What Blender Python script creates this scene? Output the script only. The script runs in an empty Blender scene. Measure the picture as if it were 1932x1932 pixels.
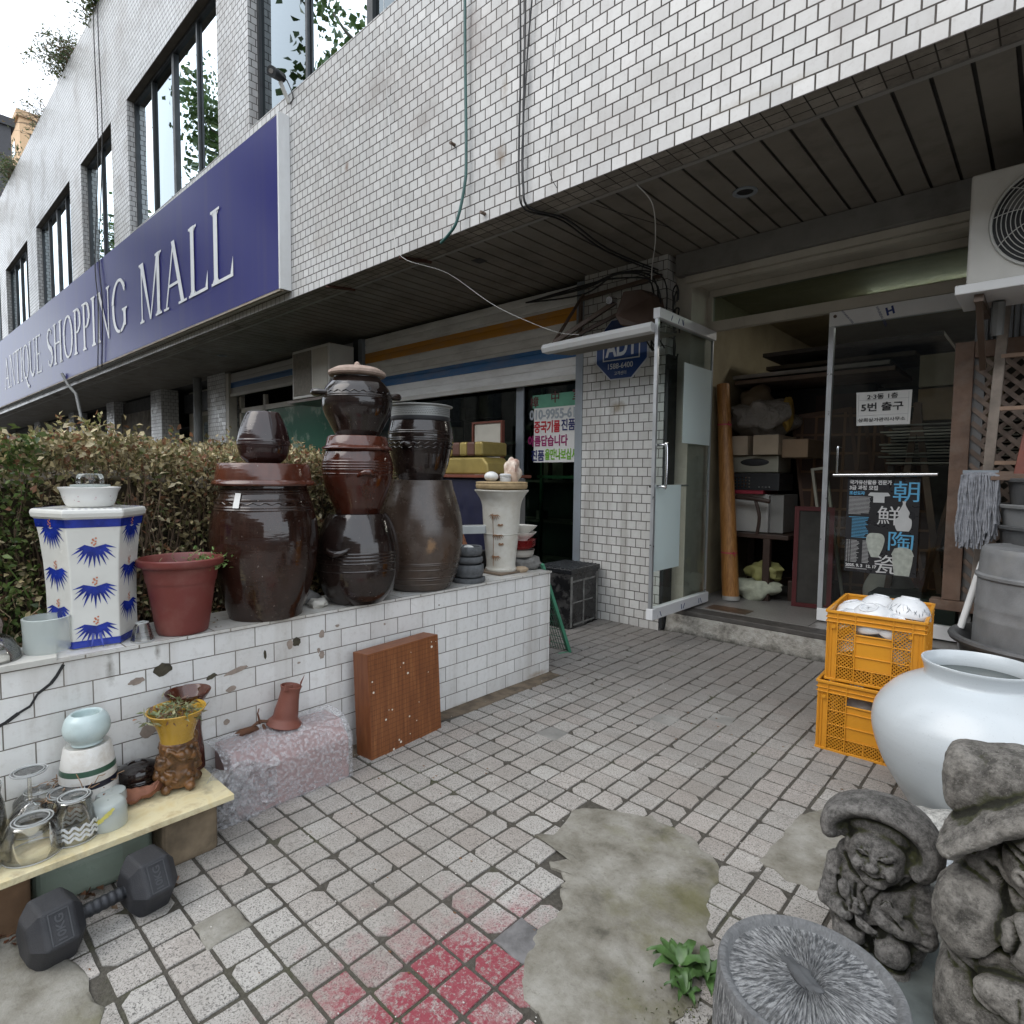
import bpy, math, random
import numpy as np
from mathutils import Vector, Matrix, noise as mnoise

S = bpy.context.scene
col = S.collection
random.seed(7)
rng = np.random.default_rng(7)
R = math.radians

# ------------------------------------------------------------------ camera
cam_d = bpy.data.cameras.new('camera')
cam = bpy.data.objects.new('camera', cam_d); col.objects.link(cam)
PITCH, ROLL, YAW = .0625, .0106, -.8298 + math.pi
fw = Vector((math.cos(YAW)*math.cos(PITCH), math.sin(YAW)*math.cos(PITCH), -math.sin(PITCH)))
rt = Vector((math.sin(YAW), -math.cos(YAW), 0)); up = rt.cross(fw)
rt2 = rt*math.cos(ROLL) + up*math.sin(ROLL); up2 = -rt*math.sin(ROLL) + up*math.cos(ROLL)
cam.matrix_world = Matrix(((rt2.x, up2.x, -fw.x, 0), (rt2.y, up2.y, -fw.y, 0), (rt2.z, up2.z, -fw.z, 1.3), (0, 0, 0, 1)))
cam_d.sensor_width = 36; cam_d.lens = 1115.16/1932*36
cam_d.clip_start = .02; cam_d.clip_end = 600
S.camera = cam

# ------------------------------------------------------------------ world and sun
SUN_EL, SUN_AZ = 48, 200            # sun behind the camera's left shoulder, veiled by cloud
w = bpy.data.worlds.new('World'); S.world = w; w.use_nodes = True
nt = w.node_tree; nt.nodes.clear()
out = nt.nodes.new('ShaderNodeOutputWorld'); bg = nt.nodes.new('ShaderNodeBackground')
sky = nt.nodes.new('ShaderNodeTexSky'); sky.sky_type = 'NISHITA'; sky.sun_disc = False
sky.sun_elevation = R(SUN_EL); sky.sun_rotation = R(SUN_AZ); sky.air_density = 1.0; sky.dust_density = 2.5
mx = nt.nodes.new('ShaderNodeMixRGB'); mx.inputs[0].default_value = .8      # thin overcast veils the blue
mx.inputs[2].default_value = (9.3, 9.9, 10.6, 1)
nt.links.new(sky.outputs[0], mx.inputs[1]); nt.links.new(mx.outputs[0], bg.inputs[0])
bg.inputs[1].default_value = .125
nt.links.new(bg.outputs[0], out.inputs[0])
sd = bpy.data.lights.new('sun', 'SUN'); sd.energy = .6; sd.angle = R(45); sd.color = (1, .96, .9)
sun = bpy.data.objects.new('sun', sd); col.objects.link(sun)
az = R(SUN_AZ); el = R(SUN_EL)
sdir = Vector((math.sin(az)*math.cos(el), math.cos(az)*math.cos(el), math.sin(el)))
sun.rotation_euler = (-sdir).to_track_quat('-Z', 'Y').to_euler(); sun.location = (0, -5, 12)
S.view_settings.view_transform = 'Standard'; S.view_settings.look = 'None'
S.view_settings.exposure = 0.90; S.view_settings.gamma = 1
S.view_settings.use_curve_mapping = False
S.cycles.max_bounces = 8; S.cycles.transparent_max_bounces = 16; S.cycles.transmission_bounces = 6
S.cycles.caustics_reflective = False; S.cycles.caustics_refractive = False

# ------------------------------------------------------------------ helpers
def tag(o, label=None, cat=None, group=None, kind=None):
    if label: o['label'] = label
    if cat: o['category'] = cat
    if group: o['group'] = group
    if kind: o['kind'] = kind
    return o

def empty(name, loc, label=None, cat=None, group=None, rz=0):
    o = bpy.data.objects.new(name, None); col.objects.link(o)
    o.empty_display_size = .1; o.location = loc; o.rotation_euler = (0, 0, rz)
    return tag(o, label, cat, group)

def world_mat(o):
    m = Matrix.LocRotScale(o.location, o.rotation_euler, o.scale)
    return (world_mat(o.parent) @ m) if o.parent else m

def copy_tree(o, parent=None):
    c = o.copy(); col.objects.link(c)
    if parent: c.parent = parent
    for ch in [x for x in bpy.data.objects if x.parent == o]:
        copy_tree(ch, c)
    return c

class MB:
    def __init__(s): s.v = []; s.f = []; s.c = []
    def add(s, vs, fs):
        n = len(s.v); s.v += [tuple(v) for v in vs]; s.f += [tuple(i+n for i in f) for f in fs]; return s
    def box(s, x0, x1, y0, y1, z0, z1, M=None):
        vs = [Vector((x, y, z)) for z in (z0, z1) for y in (y0, y1) for x in (x0, x1)]
        if M: vs = [M @ v for v in vs]
        return s.add(vs, [(0, 2, 3, 1), (4, 5, 7, 6), (0, 1, 5, 4), (2, 6, 7, 3), (0, 4, 6, 2), (1, 3, 7, 5)])
    def bar(s, a, b, wx, wy, upv=(0, 0, 1)):
        a = Vector(a); b = Vector(b); d = (b-a); L = d.length; d.normalize()
        u = Vector(upv)
        if abs(d.dot(u)) > .98: u = Vector((0, 1, 0))
        x = d.cross(u).normalized(); y = x.cross(d)
        vs = [p + x*sx*wx/2 + y*sy*wy/2 for p in (a, b) for sy in (-1, 1) for sx in (-1, 1)]
        return s.add(vs, [(0, 1, 3, 2), (4, 6, 7, 5), (0, 4, 5, 1), (2, 3, 7, 6), (0, 2, 6, 4), (1, 5, 7, 3)])
    def tube(s, pts, r, n=8, caps=True):
        pts = [Vector(p) for p in pts]; rs = r if isinstance(r, (list, tuple)) else [r]*len(pts)
        base = len(s.v); px = None
        for i, p in enumerate(pts):
            d = (pts[min(i+1, len(pts)-1)] - pts[max(i-1, 0)]).normalized()
            if px is None:
                px = d.orthogonal().normalized()
            else:
                px = (px - d*px.dot(d)).normalized()
            py = d.cross(px)
            for k in range(n):
                a = 2*math.pi*k/n
                s.v.append(tuple(p + (px*math.cos(a) + py*math.sin(a))*rs[i]))
        for i in range(len(pts)-1):
            for k in range(n):
                a = base+i*n+k; b = base+i*n+(k+1) % n
                s.f.append((a, b, b+n, a+n))
        if caps:
            s.f.append(tuple(base+k for k in range(n))[::-1]); s.f.append(tuple(base+(len(pts)-1)*n+k for k in range(n)))
        return s
    def lathe(s, cx, cy, prof, n=48, cap0=True, cap1=True, a0=0, wob=0, M=None, sq=None):
        base = len(s.v); ph = random.random()*6
        for (r, z) in prof:
            for k in range(n):
                a = a0 + 2*math.pi*k/n
                rr = r*(1 + wob*math.sin(a*2+ph+z*3))
                v = Vector((cx+rr*math.cos(a), cy+rr*math.sin(a), z))
                if sq: v.y = cy + (v.y-cy)*sq
                s.v.append(tuple(M @ v) if M else tuple(v))
        for i in range(len(prof)-1):
            for k in range(n):
                a = base+i*n+k; b = base+i*n+(k+1) % n
                s.f.append((a, b, b+n, a+n))
        if cap0: s.f.append(tuple(base+k for k in range(n))[::-1])
        if cap1: s.f.append(tuple(base+(len(prof)-1)*n+k for k in range(n)))
        return s
    def poly(s, pts): return s.add(pts, [tuple(range(len(pts)))])
    def prism(s, pts, d):
        n = len(pts); d = Vector(d); p2 = [Vector(p)+d for p in pts]
        return s.add(list(pts)+p2, [tuple(range(n))[::-1], tuple(range(n, 2*n))] + [(i, (i+1) % n, (i+1) % n+n, i+n) for i in range(n)])
    def blob(s, c, r, M=None, seg=16, rings=10, jit=0, seed=0, e=1):
        vs = []; fs = []
        for i in range(rings+1):
            th = math.pi*i/rings
            for k in range(seg):
                a = 2*math.pi*k/seg
                v = Vector((math.sin(th)*math.cos(a), math.sin(th)*math.sin(a), math.cos(th)))
                if e != 1: v = Vector([math.copysign(abs(t_)**e, t_) for t_ in v])
                q = 1 + (jit*mnoise.noise(v*1.7+Vector((seed, seed*2, 0))) if jit else 0)
                v = Vector((v.x*r[0]*q, v.y*r[1]*q, v.z*r[2]*q))
                if M: v = M @ v
                vs.append(v+Vector(c))
        for i in range(rings):
            for k in range(seg):
                a = i*seg+k; b = i*seg+(k+1) % seg
                fs.append((a, a+seg, b+seg, b))
        return s.add(vs, fs)
    def build(s, name, mat, parent=None, smooth=0, bevel=0, segs=2, uvoff=(0, 0), recalc=True, weld=False):
        me = bpy.data.meshes.new(name); me.from_pydata(s.v, [], s.f); me.update()
        if recalc:
            import bmesh
            b = bmesh.new(); b.from_mesh(me)
            if weld: bmesh.ops.remove_doubles(b, verts=b.verts, dist=1e-5)
            bmesh.ops.recalc_face_normals(b, faces=b.faces); b.to_mesh(me); b.free()
        uv = me.uv_layers.new(name='UVMap'); vs = me.vertices
        for p in me.polygons:
            nx, ny, nz = (abs(q) for q in p.normal)
            for li in p.loop_indices:
                c = vs[me.loops[li].vertex_index].co
                if nz >= nx and nz >= ny: t = (c.x, c.y)
                elif ny >= nx: t = (c.x, c.z)
                else: t = (c.y, c.z)
                uv.data[li].uv = (t[0]+uvoff[0], t[1]+uvoff[1])
        if mat is not None: me.materials.append(mat)
        if parent is not None:
            me.transform(world_mat(parent).inverted())
        if smooth:
            me.shade_smooth(); me.set_sharp_from_angle(angle=R(smooth))
        o = bpy.data.objects.new(name, me); col.objects.link(o); o.parent = parent
        if bevel:
            m = o.modifiers.new('bevel', 'BEVEL'); m.width = bevel; m.segments = segs; m.limit_method = 'ANGLE'; m.angle_limit = R(40)
        return o

def cr(pts, m=6):
    """Catmull-Rom through profile points"""
    P = [pts[0]] + list(pts) + [pts[-1]]; o = []
    for i in range(1, len(P)-2):
        for k in range(m):
            t = k/m; a, b, c, d = P[i-1], P[i], P[i+1], P[i+2]
            o.append(tuple(.5*((2*b[j]) + (-a[j]+c[j])*t + (2*a[j]-5*b[j]+4*c[j]-d[j])*t*t + (-a[j]+3*b[j]-3*c[j]+d[j])*t**3) for j in range(len(b))))
    o.append(tuple(pts[-1])); return o

# ------------------------------------------------------------------ materials
class NM:
    def __init__(s, name):
        s.m = bpy.data.materials.new(name); s.m.use_nodes = True; s.t = s.m.node_tree; s.t.nodes.clear()
        s.o = s.n('OutputMaterial'); s.b = s.n('BsdfPrincipled'); s.l(s.b.outputs[0], s.o.inputs[0])
    def n(s, k, **kw):
        q = s.t.nodes.new('ShaderNode'+k)
        for a, b in kw.items(): setattr(q, a, b)
        return q
    def l(s, a, b): s.t.links.new(a, b); return b
    def set(s, **kw):
        for k, v in kw.items(): s.b.inputs[k.replace('_', ' ')].default_value = v
    def pos(s): return s.n('NewGeometry').outputs['Position']
    def obj(s): return s.n('TexCoord').outputs['Object']
    def uv(s): return s.n('TexCoord').outputs['UV']
    def mapn(s, v, sc): q = s.n('Mapping'); q.inputs['Scale'].default_value = sc; s.l(v, q.inputs[0]); return q.outputs[0]
    def noise(s, v, scale, detail=4, rough=.55, dist=0):
        q = s.n('TexNoise'); q.inputs['Scale'].default_value = scale; q.inputs['Detail'].default_value = detail
        q.inputs['Roughness'].default_value = rough; q.inputs['Distortion'].default_value = dist
        s.l(v, q.inputs['Vector']); return q.outputs[0]
    def ramp(s, f, stops):
        q = s.n('ValToRGB'); e = q.color_ramp.elements
        while len(e) < len(stops): e.new(.5)
        for i, (p, c) in enumerate(stops):
            e[i].position = p; e[i].color = (c, c, c, 1) if isinstance(c, (int, float)) else (*c, 1)
        s.l(f, q.inputs[0]); return q.outputs[0]
    def mix(s, f, a, b, mode='MIX'):
        q = s.n('MixRGB', blend_type=mode)
        for i, x in enumerate((f, a, b)):
            if isinstance(x, (int, float)): q.inputs[i].default_value = x if i == 0 else (x, x, x, 1)
            elif isinstance(x, tuple): q.inputs[i].default_value = (*x, 1)
            else: s.l(x, q.inputs[i])
        return q.outputs[0]
    def math(s, op, a, b=0, clamp=False):
        q = s.n('Math', operation=op); q.use_clamp = clamp
        for i, x in enumerate((a, b)):
            if isinstance(x, (int, float)): q.inputs[i].default_value = x
            else: s.l(x, q.inputs[i])
        return q.outputs[0]
    def bump(s, h, st=.3, dist=.01, normal=None):
        q = s.n('Bump'); q.inputs['Strength'].default_value = st; q.inputs['Distance'].default_value = dist
        s.l(h, q.inputs['Height'])
        if normal: s.l(normal, q.inputs['Normal'])
        return q.outputs[0]
    def fin(s, c=None, r=None, nrm=None):
        if c is not None: s.l(c, s.b.inputs['Base Color'])
        if r is not None: s.l(r, s.b.inputs['Roughness'])
        if nrm is not None: s.l(nrm, s.b.inputs['Normal'])
        return s.m

_pm = {}
def P(name, c, rough=.5, var=.12, sc=6, bump=.1, bsc=60, metal=0, coat=0, dirt=0, dcol=(.09, .075, .06), dsc=3, **kw):
    """general painted/solid surface: colour variation, soiling, fine bump"""
    if name in _pm: return _pm[name]
    q = NM(name); v = q.obj()
    n1 = q.noise(v, sc, 5)
    lo = tuple(x*(1-var) for x in c); hi = tuple(min(1, x*(1+var)) for x in c)
    cc = q.ramp(n1, [(.3, lo), (.7, hi)])
    rr = q.ramp(q.noise(v, sc*2.3, 4), [(.3, max(.02, rough-.08)), (.7, min(1, rough+.1))])
    if dirt:
        d = q.ramp(q.noise(v, dsc, 7, .65), [(.5, 0), (.72, dirt)])
        cc = q.mix(d, cc, dcol)
        rr = q.mix(d, rr, .85)
    q.set(Metallic=metal)
    if coat: q.set(Coat_Weight=coat, Coat_Roughness=.06)
    for k, x in kw.items(): q.b.inputs[k.replace('_', ' ')].default_value = x
    _pm[name] = q.fin(cc, rr, q.bump(q.noise(v, bsc, 3), bump, .004) if bump else None)
    return _pm[name]

def brickmat(name, bw, bh, mort, c1, c2, mc, rough=.25, off=.5, dirt=.5, dcol=(.16, .14, .125), streak=.5, marks=(), bumpd=.004, dens=(.48, .75)):
    q = NM(name); uv = q.uv(); pos = q.pos()
    b = q.n('TexBrick'); b.offset = off; b.offset_frequency = 2; b.squash = 1
    for k, x in (('Scale', 1), ('Mortar Size', mort), ('Mortar Smooth', .15), ('Bias', 0), ('Brick Width', bw), ('Row Height', bh)): b.inputs[k].default_value = x
    b.inputs['Color1'].default_value = (*c1, 1); b.inputs['Color2'].default_value = (*c2, 1); b.inputs['Mortar'].default_value = (*mc, 1)
    q.l(uv, b.inputs['Vector'])
    fac = b.outputs['Fac']
    blot = q.ramp(q.noise(pos, 1.3, 8, .62), [(dens[0], 0), (dens[1], dirt)])
    st = q.ramp(q.noise(q.mapn(pos, (5, 5, .35)), 1.6, 6, .6), [(.5, 0), (.75, streak)])
    fine = q.ramp(q.noise(pos, 38, 4, .7), [(.52, 0), (.7, dirt*.5)])
    c = q.mix(blot, b.outputs['Color'], dcol, 'MIX'); c = q.mix(st, c, dcol); c = q.mix(fine, c, dcol)
    # second brick lookup gives each tile a slight shade of its own
    for (mx_, my_, mz_, sx, sy, sz, mcol, amt) in marks:
        mp = q.n('Mapping', vector_type='POINT'); mp.inputs['Location'].default_value = (-mx_/sx, -my_/sy, -mz_/sz); mp.inputs['Scale'].default_value = (1/sx, 1/sy, 1/sz)
        q.l(pos, mp.inputs[0])
        ln = q.n('VectorMath', operation='LENGTH'); q.l(mp.outputs[0], ln.inputs[0])
        nn = q.math('ADD', ln.outputs['Value'], q.math('MULTIPLY', q.noise(pos, 9, 6, .7), 1.1))
        c = q.mix(q.ramp(nn, [(.55, amt), (1.35 if 1.35 < 1 else .98, 0)]), c, mcol)
    b2 = q.n('TexBrick'); b2.offset = off; b2.offset_frequency = 2; b2.squash = 1
    for k, x in (('Scale', 1), ('Mortar Size', 0), ('Bias', 0), ('Brick Width', bw), ('Row Height', bh)): b2.inputs[k].default_value = x
    b2.inputs['Color1'].default_value = (0, 0, 0, 1); b2.inputs['Color2'].default_value = (1, 1, 1, 1); q.l(uv, b2.inputs['Vector'])
    rnd = q.n('TexWhiteNoise', noise_dimensions='1D'); q.l(q.math('MULTIPLY', b2.outputs['Color'], 37.7), rnd.inputs['W'])
    c = q.mix(q.math('MULTIPLY', fac, 0), c, c)
    tint = q.ramp(rnd.outputs['Value'], [(0, .92), (1, 1.0)]); c = q.mix(1, c, tint, 'MULTIPLY')
    tilt = q.n('VectorMath', operation='SCALE'); sb = q.n('VectorMath', operation='SUBTRACT'); q.l(rnd.outputs['Color'], sb.inputs[0]); sb.inputs[1].default_value = (.5, .5, .5)
    q.l(sb.outputs[0], tilt.inputs[0]); tilt.inputs['Scale'].default_value = .09
    an = q.n('VectorMath', operation='ADD'); q.l(q.n('NewGeometry').outputs['Normal'], an.inputs[0]); q.l(tilt.outputs[0], an.inputs[1])
    nz = q.n('VectorMath', operation='NORMALIZE'); q.l(an.outputs[0], nz.inputs[0])
    hb = q.math('SUBTRACT', 1, fac)
    nrm = q.bump(hb, .8, bumpd, nz.outputs[0]); nrm = q.bump(q.noise(pos, 14, 2), .12, .004, nrm)
    r = q.mix(fac, q.ramp(blot, [(0, rough), (.6, rough+.35)]), .9)
    q.set(IOR=1.5)
    return q.fin(c, r, nrm)

RUST = (.16, .085, .04)
M = {}
M['facade'] = brickmat('facade_tile', .0995, .0765, .0043, (.62, .615, .60), (.56, .555, .545), (.055, .048, .042), .28, dirt=.42, dcol=(.30, .26, .235), streak=.2,
    marks=((-4.786, 3, 4.02, .10, 9, .16, RUST, .8), (-2.88, 3, 3.45, .13, 9, .25, (.2, .14, .09), .8), (-2.85, 3, 3.9, .11, 9, .35, (.25, .2, .15), .75), (-3.22, 3, 3.72, .04, 9, .1, (.08, .07, .06), .8), (-3.2, 3, 4.4, .5, 9, .6, (.27, .22, .2), .5), (-4.3, 3, 4.5, .9, 9, .55, (.30, .262, .24), .5), (-3.7, 3, 4.0, .5, 9, .35, (.31, .275, .25), .45), (-2.2, 3, 4.7, .6, 9, .5, (.32, .29, .26), .35), (-5.2, 3, 3.5, .5, 9, .3, (.33, .3, .27), .3), (-1.2, 3, 3.15, 1.0, 9, .06, (.3, .26, .2), .35), (-12, 3, 4.5, 3, 9, 3, (.22, .2, .18), .3)))
M['edge_tile'] = brickmat('soffit_edge_tile', .0995, .0765, .0035, (.34, .31, .27), (.22, .2, .17), (.03, .026, .022), .5, off=0, dirt=.8, dcol=(.06, .05, .04))
M['pillar'] = brickmat('pillar_tile', .098, .0765, .0035, (.66, .66, .64), (.58, .575, .56), (.085, .078, .07), .25, dirt=.32, dcol=(.27, .25, .22),
    marks=((-2.85, 4.45, 1.9, .22, 9, .14, (.22, .17, .1), .8),))
M['planter'] = brickmat('planter_tile', .16, .0825, .002, (.80, .80, .785), (.76, .76, .745), (.17, .155, .135), .18, dirt=.40, dcol=(.36, .32, .27), streak=.4,
    marks=((-2.4, .55, .62, 9, .04, .18, (.1, .08, .05), .8), (-2.4, .7, .64, 9, .03, .1, (.1, .08, .05), .8), (-2.4, 2.9, .02, 9, .35, .06, (.3, .2, .1), .7), (-2.4, 2.2, .0, 9, .6, .04, (.3, .22, .12), .5)), dens=(.5, .8))

def glassmat(name, tint=(.75, .85, .82), refl=(.9, .95, 1), rough=.0, trans=1.0, ior=1.5, boost=1.0, wavy=.02):
    m = bpy.data.materials.new(name); m.use_nodes = True; t = m.node_tree; t.nodes.clear()
    o = t.nodes.new('ShaderNodeOutputMaterial'); mixn = t.nodes.new('ShaderNodeMixShader')
    tr = t.nodes.new('ShaderNodeBsdfTransparent'); gl = t.nodes.new('ShaderNodeBsdfGlossy'); fr = t.nodes.new('ShaderNodeFresnel')
    tr.inputs[0].default_value = (*[x*trans for x in tint], 1); gl.inputs[0].default_value = (*refl, 1); gl.inputs['Roughness'].default_value = rough
    fr.inputs[0].default_value = ior
    mu = t.nodes.new('ShaderNodeMath'); mu.operation = 'MULTIPLY'; mu.use_clamp = True; mu.inputs[1].default_value = boost
    t.links.new(fr.outputs[0], mu.inputs[0]); t.links.new(mu.outputs[0], mixn.inputs[0])
    t.links.new(tr.outputs[0], mixn.inputs[1]); t.links.new(gl.outputs[0], mixn.inputs[2]); t.links.new(mixn.outputs[0], o.inputs[0])
    if wavy:
        ge = t.nodes.new('ShaderNodeNewGeometry'); no = t.nodes.new('ShaderNodeTexNoise'); no.inputs['Scale'].default_value = 1.2; no.inputs['Detail'].default_value = 1
        bu = t.nodes.new('ShaderNodeBump'); bu.inputs['Strength'].default_value = wavy; bu.inputs['Distance'].default_value = .05
        t.links.new(ge.outputs['Position'], no.inputs['Vector']); t.links.new(no.outputs[0], bu.inputs['Height'])
        t.links.new(bu.outputs[0], gl.inputs['Normal'])
    return m

M['winglass'] = glassmat('window_glass', (.12, .2, .19), (.85, .95, 1), .01, boost=2.2, wavy=.06)
M['doorglass'] = glassmat('door_glass', (.86, .93, .9), (.9, .95, 1), .0, boost=.85, wavy=.01)
M['shopglass'] = glassmat('shop_glass', (.5, .62, .56), (.8, .9, .9), .0, boost=1.0, wavy=.02)
M['jarglass'] = glassmat('jar_glass', (.985, .985, .98), (1, 1, 1), .05, boost=.9, wavy=0)
M['alu'] = P('aluminium', (.52, .54, .56), .35, .08, metal=.7, bump=.05)
M['steel'] = P('polished_steel', (.75, .76, .78), .12, .05, metal=1, bump=.02)
M['darkframe'] = P('dark_window_frame', (.028, .03, .032), .4, .2)
M['grayframe'] = P('grey_blue_frame', (.24, .27, .30), .45, .1, dirt=.4)
M['cream'] = P('aged_cream_panel', (.48, .45, .38), .45, .08, dirt=.5, dcol=(.2, .17, .13))
M['white'] = P('white_paint', (.72, .73, .73), .4, .05, dirt=.25, dcol=(.3, .28, .25))
M['offwhite'] = P('offwhite_paint', (.6, .59, .55), .45, .06, dirt=.35, dcol=(.25, .22, .18))
M['black'] = P('black_rubber', (.018, .019, .021), .55, .3, bump=.15)
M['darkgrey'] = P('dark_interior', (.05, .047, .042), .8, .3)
M['wire'] = P('black_cable', (.015, .015, .016), .5, .2, bump=0)
M['soil'] = P('soil', (.07, .05, .035), .95, .5, sc=20, bump=.8, bsc=30)
M['brownmetal'] = P('brown_enamel', (.10, .065, .045), .35, .2, dirt=.4)

# ------------------------------------------------------------------ ground and paving
G_ = P('asphalt_ground', (.09, .088, .085), .9, .25, sc=2, bump=.5, bsc=120)
tag(MB().poly([(-300, -300, -.03), (300, -300, -.03), (300, 300, -.03), (-300, 300, -.03)]).build('ground', G_), kind='structure')

q = NM('grout_bed'); pos = q.pos()
c = q.ramp(q.noise(pos, 2.2, 6, .6), [(.35, (.045, .040, .032)), (.55, (.065, .058, .047)), (.68, (.05, .056, .022))])
c = q.mix(q.ramp(q.noise(pos, 90, 3), [(.45, 0), (.7, .45)]), c, (.13, .12, .10))
M['grout'] = q.fin(c, None, q.bump(q.noise(pos, 120, 4), .9, .006)); q.set(Roughness=.95)
bed = MB().poly([(-12, -4, .0028), (6, -4, .0028), (6, 4.55, .0028), (-12, 4.55, .0028)]).build('paving_bed', M['grout'])
tag(bed, kind='structure')

TX, TY, TP = -2.185, 1.4625, .10985
patch = [(-1.285, 1.575), (-1.235, 1.64), (-1.30, 1.78), (-1.25, 1.85), (-1.18, 1.89), (-1.06, 1.955), (-.98, 1.93), (-.9, 1.925), (-.78, 1.86), (-.745, 1.76), (-.72, 1.62), (-.665, 1.53), (-.64, 1.47), (-.60, 1.34), (-.625, 1.22), (-.6, 1.05), (-.74, 1.02), (-.85, 1.06), (-.94, 1.10), (-.985, 1.19), (-1.01, 1.29), (-.99, 1.34), (-1.04, 1.42), (-1.06, 1.47), (-1.15, 1.50), (-1.13, 1.56)]
patch2 = [(-.655, 2.0), (-.64, 2.2), (-.63, 2.36), (-.6, 2.46), (-.52, 2.56), (-.4, 2.6), (-.2, 2.5), (-.1, 2.2), (-.2, 1.95), (-.36, 1.9), (-.45, 2.0), (-.55, 1.98)]
patch3 = [(-2.35, -.3), (-1.45, -.3), (-1.52, .26), (-1.64, .315), (-1.80, .30), (-1.95, .25), (-2.12, .21), (-2.35, .2)]
def inpoly(x, y, pl):
    r_ = False; n = len(pl)
    for i in range(n):
        x0, y0 = pl[i]; x1, y1 = pl[(i+1) % n]
        if (y0 > y) != (y1 > y) and x < (x1-x0)*(y-y0)/(y1-y0)+x0: r_ = not r_
    return r_
# individual pavers: rounded, chamfered tops, every one a little uneven
V, F, C4 = [], [], []
miss = {(4, -8), (10, -3), (6, 12), (3, 7), (8, 14)}
for i in range(-62, 34):
    for j in range(-34, 30):
        x0, y0 = TX+i*TP, TY+j*TP
        cx, cy = x0+TP/2, y0+TP/2
        if cy > 4.5 or cx > 3.2 or cx < -9 or cy < -2.2: continue
        if cx < -2.32 and cy < 3.0: continue
        if inpoly(cx, cy, patch) or inpoly(cx, cy, patch2) or inpoly(cx, cy, patch3): continue
        if (i, j) in miss: continue
        if cx < -2.27 and cy < 3.0 and random.random() < .75: continue
        near = cx*cx+cy*cy < 30
        wid = TP/2 - .0040 - random.random()*.0014 - (.0015 if random.random() < .2 else 0)
        dz = random.uniform(-.002, .002); tx = random.uniform(-.012, .012); ty = random.uniform(-.012, .012)
        ox = random.uniform(-.0015, .0015); oy = random.uniform(-.0015, .0015); rot = random.gauss(0, .008)
        ring = []
        for (sx, sy) in ((1, 1), (-1, 1), (-1, -1), (1, -1)):
            cut = random.uniform(.002, .006) if random.random() > .10 else random.uniform(.012, .030)
            if not near: cut = .006
            a = (sx*wid, sy*(wid-cut)); b = (sx*(wid-cut), sy*wid)
            mcx = (sx*(wid-cut*.3), sy*(wid-cut*.3)) if cut < .012 else (sx*(wid-cut*.55), sy*(wid-cut*.45))
            ring += [a, mcx, b] if sx*sy > 0 else [b, mcx, a]
        # mid-edge points with slight wear
        rr = []
        for k in range(12):
            rr.append(ring[k])
            if k % 3 == 2:
                a, b = ring[k], ring[(k+1) % 12]; e = 1-random.uniform(0, .03)
                rr.append(((a[0]+b[0])/2*e, (a[1]+b[1])/2*e))
        n0 = len(V); N = len(rr)
        for lev, (sc_, z) in enumerate(((1.0, -.02), (1.0, .0045), (.982, .0066))):
            for (px, py) in rr:
                qx, qy = px*sc_, py*sc_
                X = cx+ox+qx-qy*rot; Y = cy+oy+qy+qx*rot
                V.append((X, Y, z+dz+(qx*tx+qy*ty if z > 0 else 0)))
        V.append((cx+ox, cy+oy, .0068+dz))
        for lev in (0, 1):
            for k in range(N):
                a = n0+lev*N+k; b = n0+lev*N+(k+1) % N
                F.append((a, b, b+N, a+N))
        for k in range(N): F.append((n0+2*N+k, n0+2*N+(k+1) % N, n0+3*N))
        sh = random.gauss(0, 1); hue = random.random()
        C4 += [(max(0, min(1, .5+.17*sh)), hue, random.random(), 1)]*(3*N+1)
me = bpy.data.meshes.new('paving'); me.from_pydata(V, [], F); me.update()
ca = me.color_attributes.new('tile', 'FLOAT_COLOR', 'POINT'); ca.data.foreach_set('color', np.array(C4, dtype=np.float32).ravel())
q = NM('granite_paver'); pos = q.pos()
at = q.n('Attribute', attribute_name='tile'); sep = q.n('SeparateColor'); q.l(at.outputs['Color'], sep.inputs[0])
base = q.ramp(sep.outputs[0], [(.1, (.31, .292, .268)), (.5, (.385, .366, .34)), (.9, (.455, .438, .41))])
base = q.mix(q.ramp(sep.outputs[1], [(.55, 0), (.95, .3)]), base, (.40, .33, .29))
spk = q.ramp(q.noise(pos, 210, 3, .7), [(.38, .28), (.48, 1)]); base = q.mix(1, base, spk, 'MULTIPLY')
spk2 = q.ramp(q.noise(pos, 90, 3, .7), [(.33, .5), (.42, 1)]); base = q.mix(1, base, spk2, 'MULTIPLY')
lite = q.ramp(q.noise(pos, 150, 2), [(.6, 0), (.72, .55)]); base = q.mix(lite, base, (.6, .58, .55))
grim = q.ramp(q.noise(pos, 1.6, 9, .7), [(.42, 0), (.70, .7)]); base = q.mix(grim, base, (.2, .175, .15))
# stones turn darker and greyer towards the shopfronts, under the canopy
sy_ = q.n('SeparateXYZ'); q.l(pos, sy_.inputs[0])
can = q.math('ADD', sy_.outputs[1], q.math('MULTIPLY', q.noise(pos, 1.4, 6, .6), 1.6))
base = q.mix(q.ramp(q.math('MULTIPLY', q.math('SUBTRACT', can, 2.9), .6), [(.1, 0), (.8, .62)]), base, (.14, .132, .125))
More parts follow.
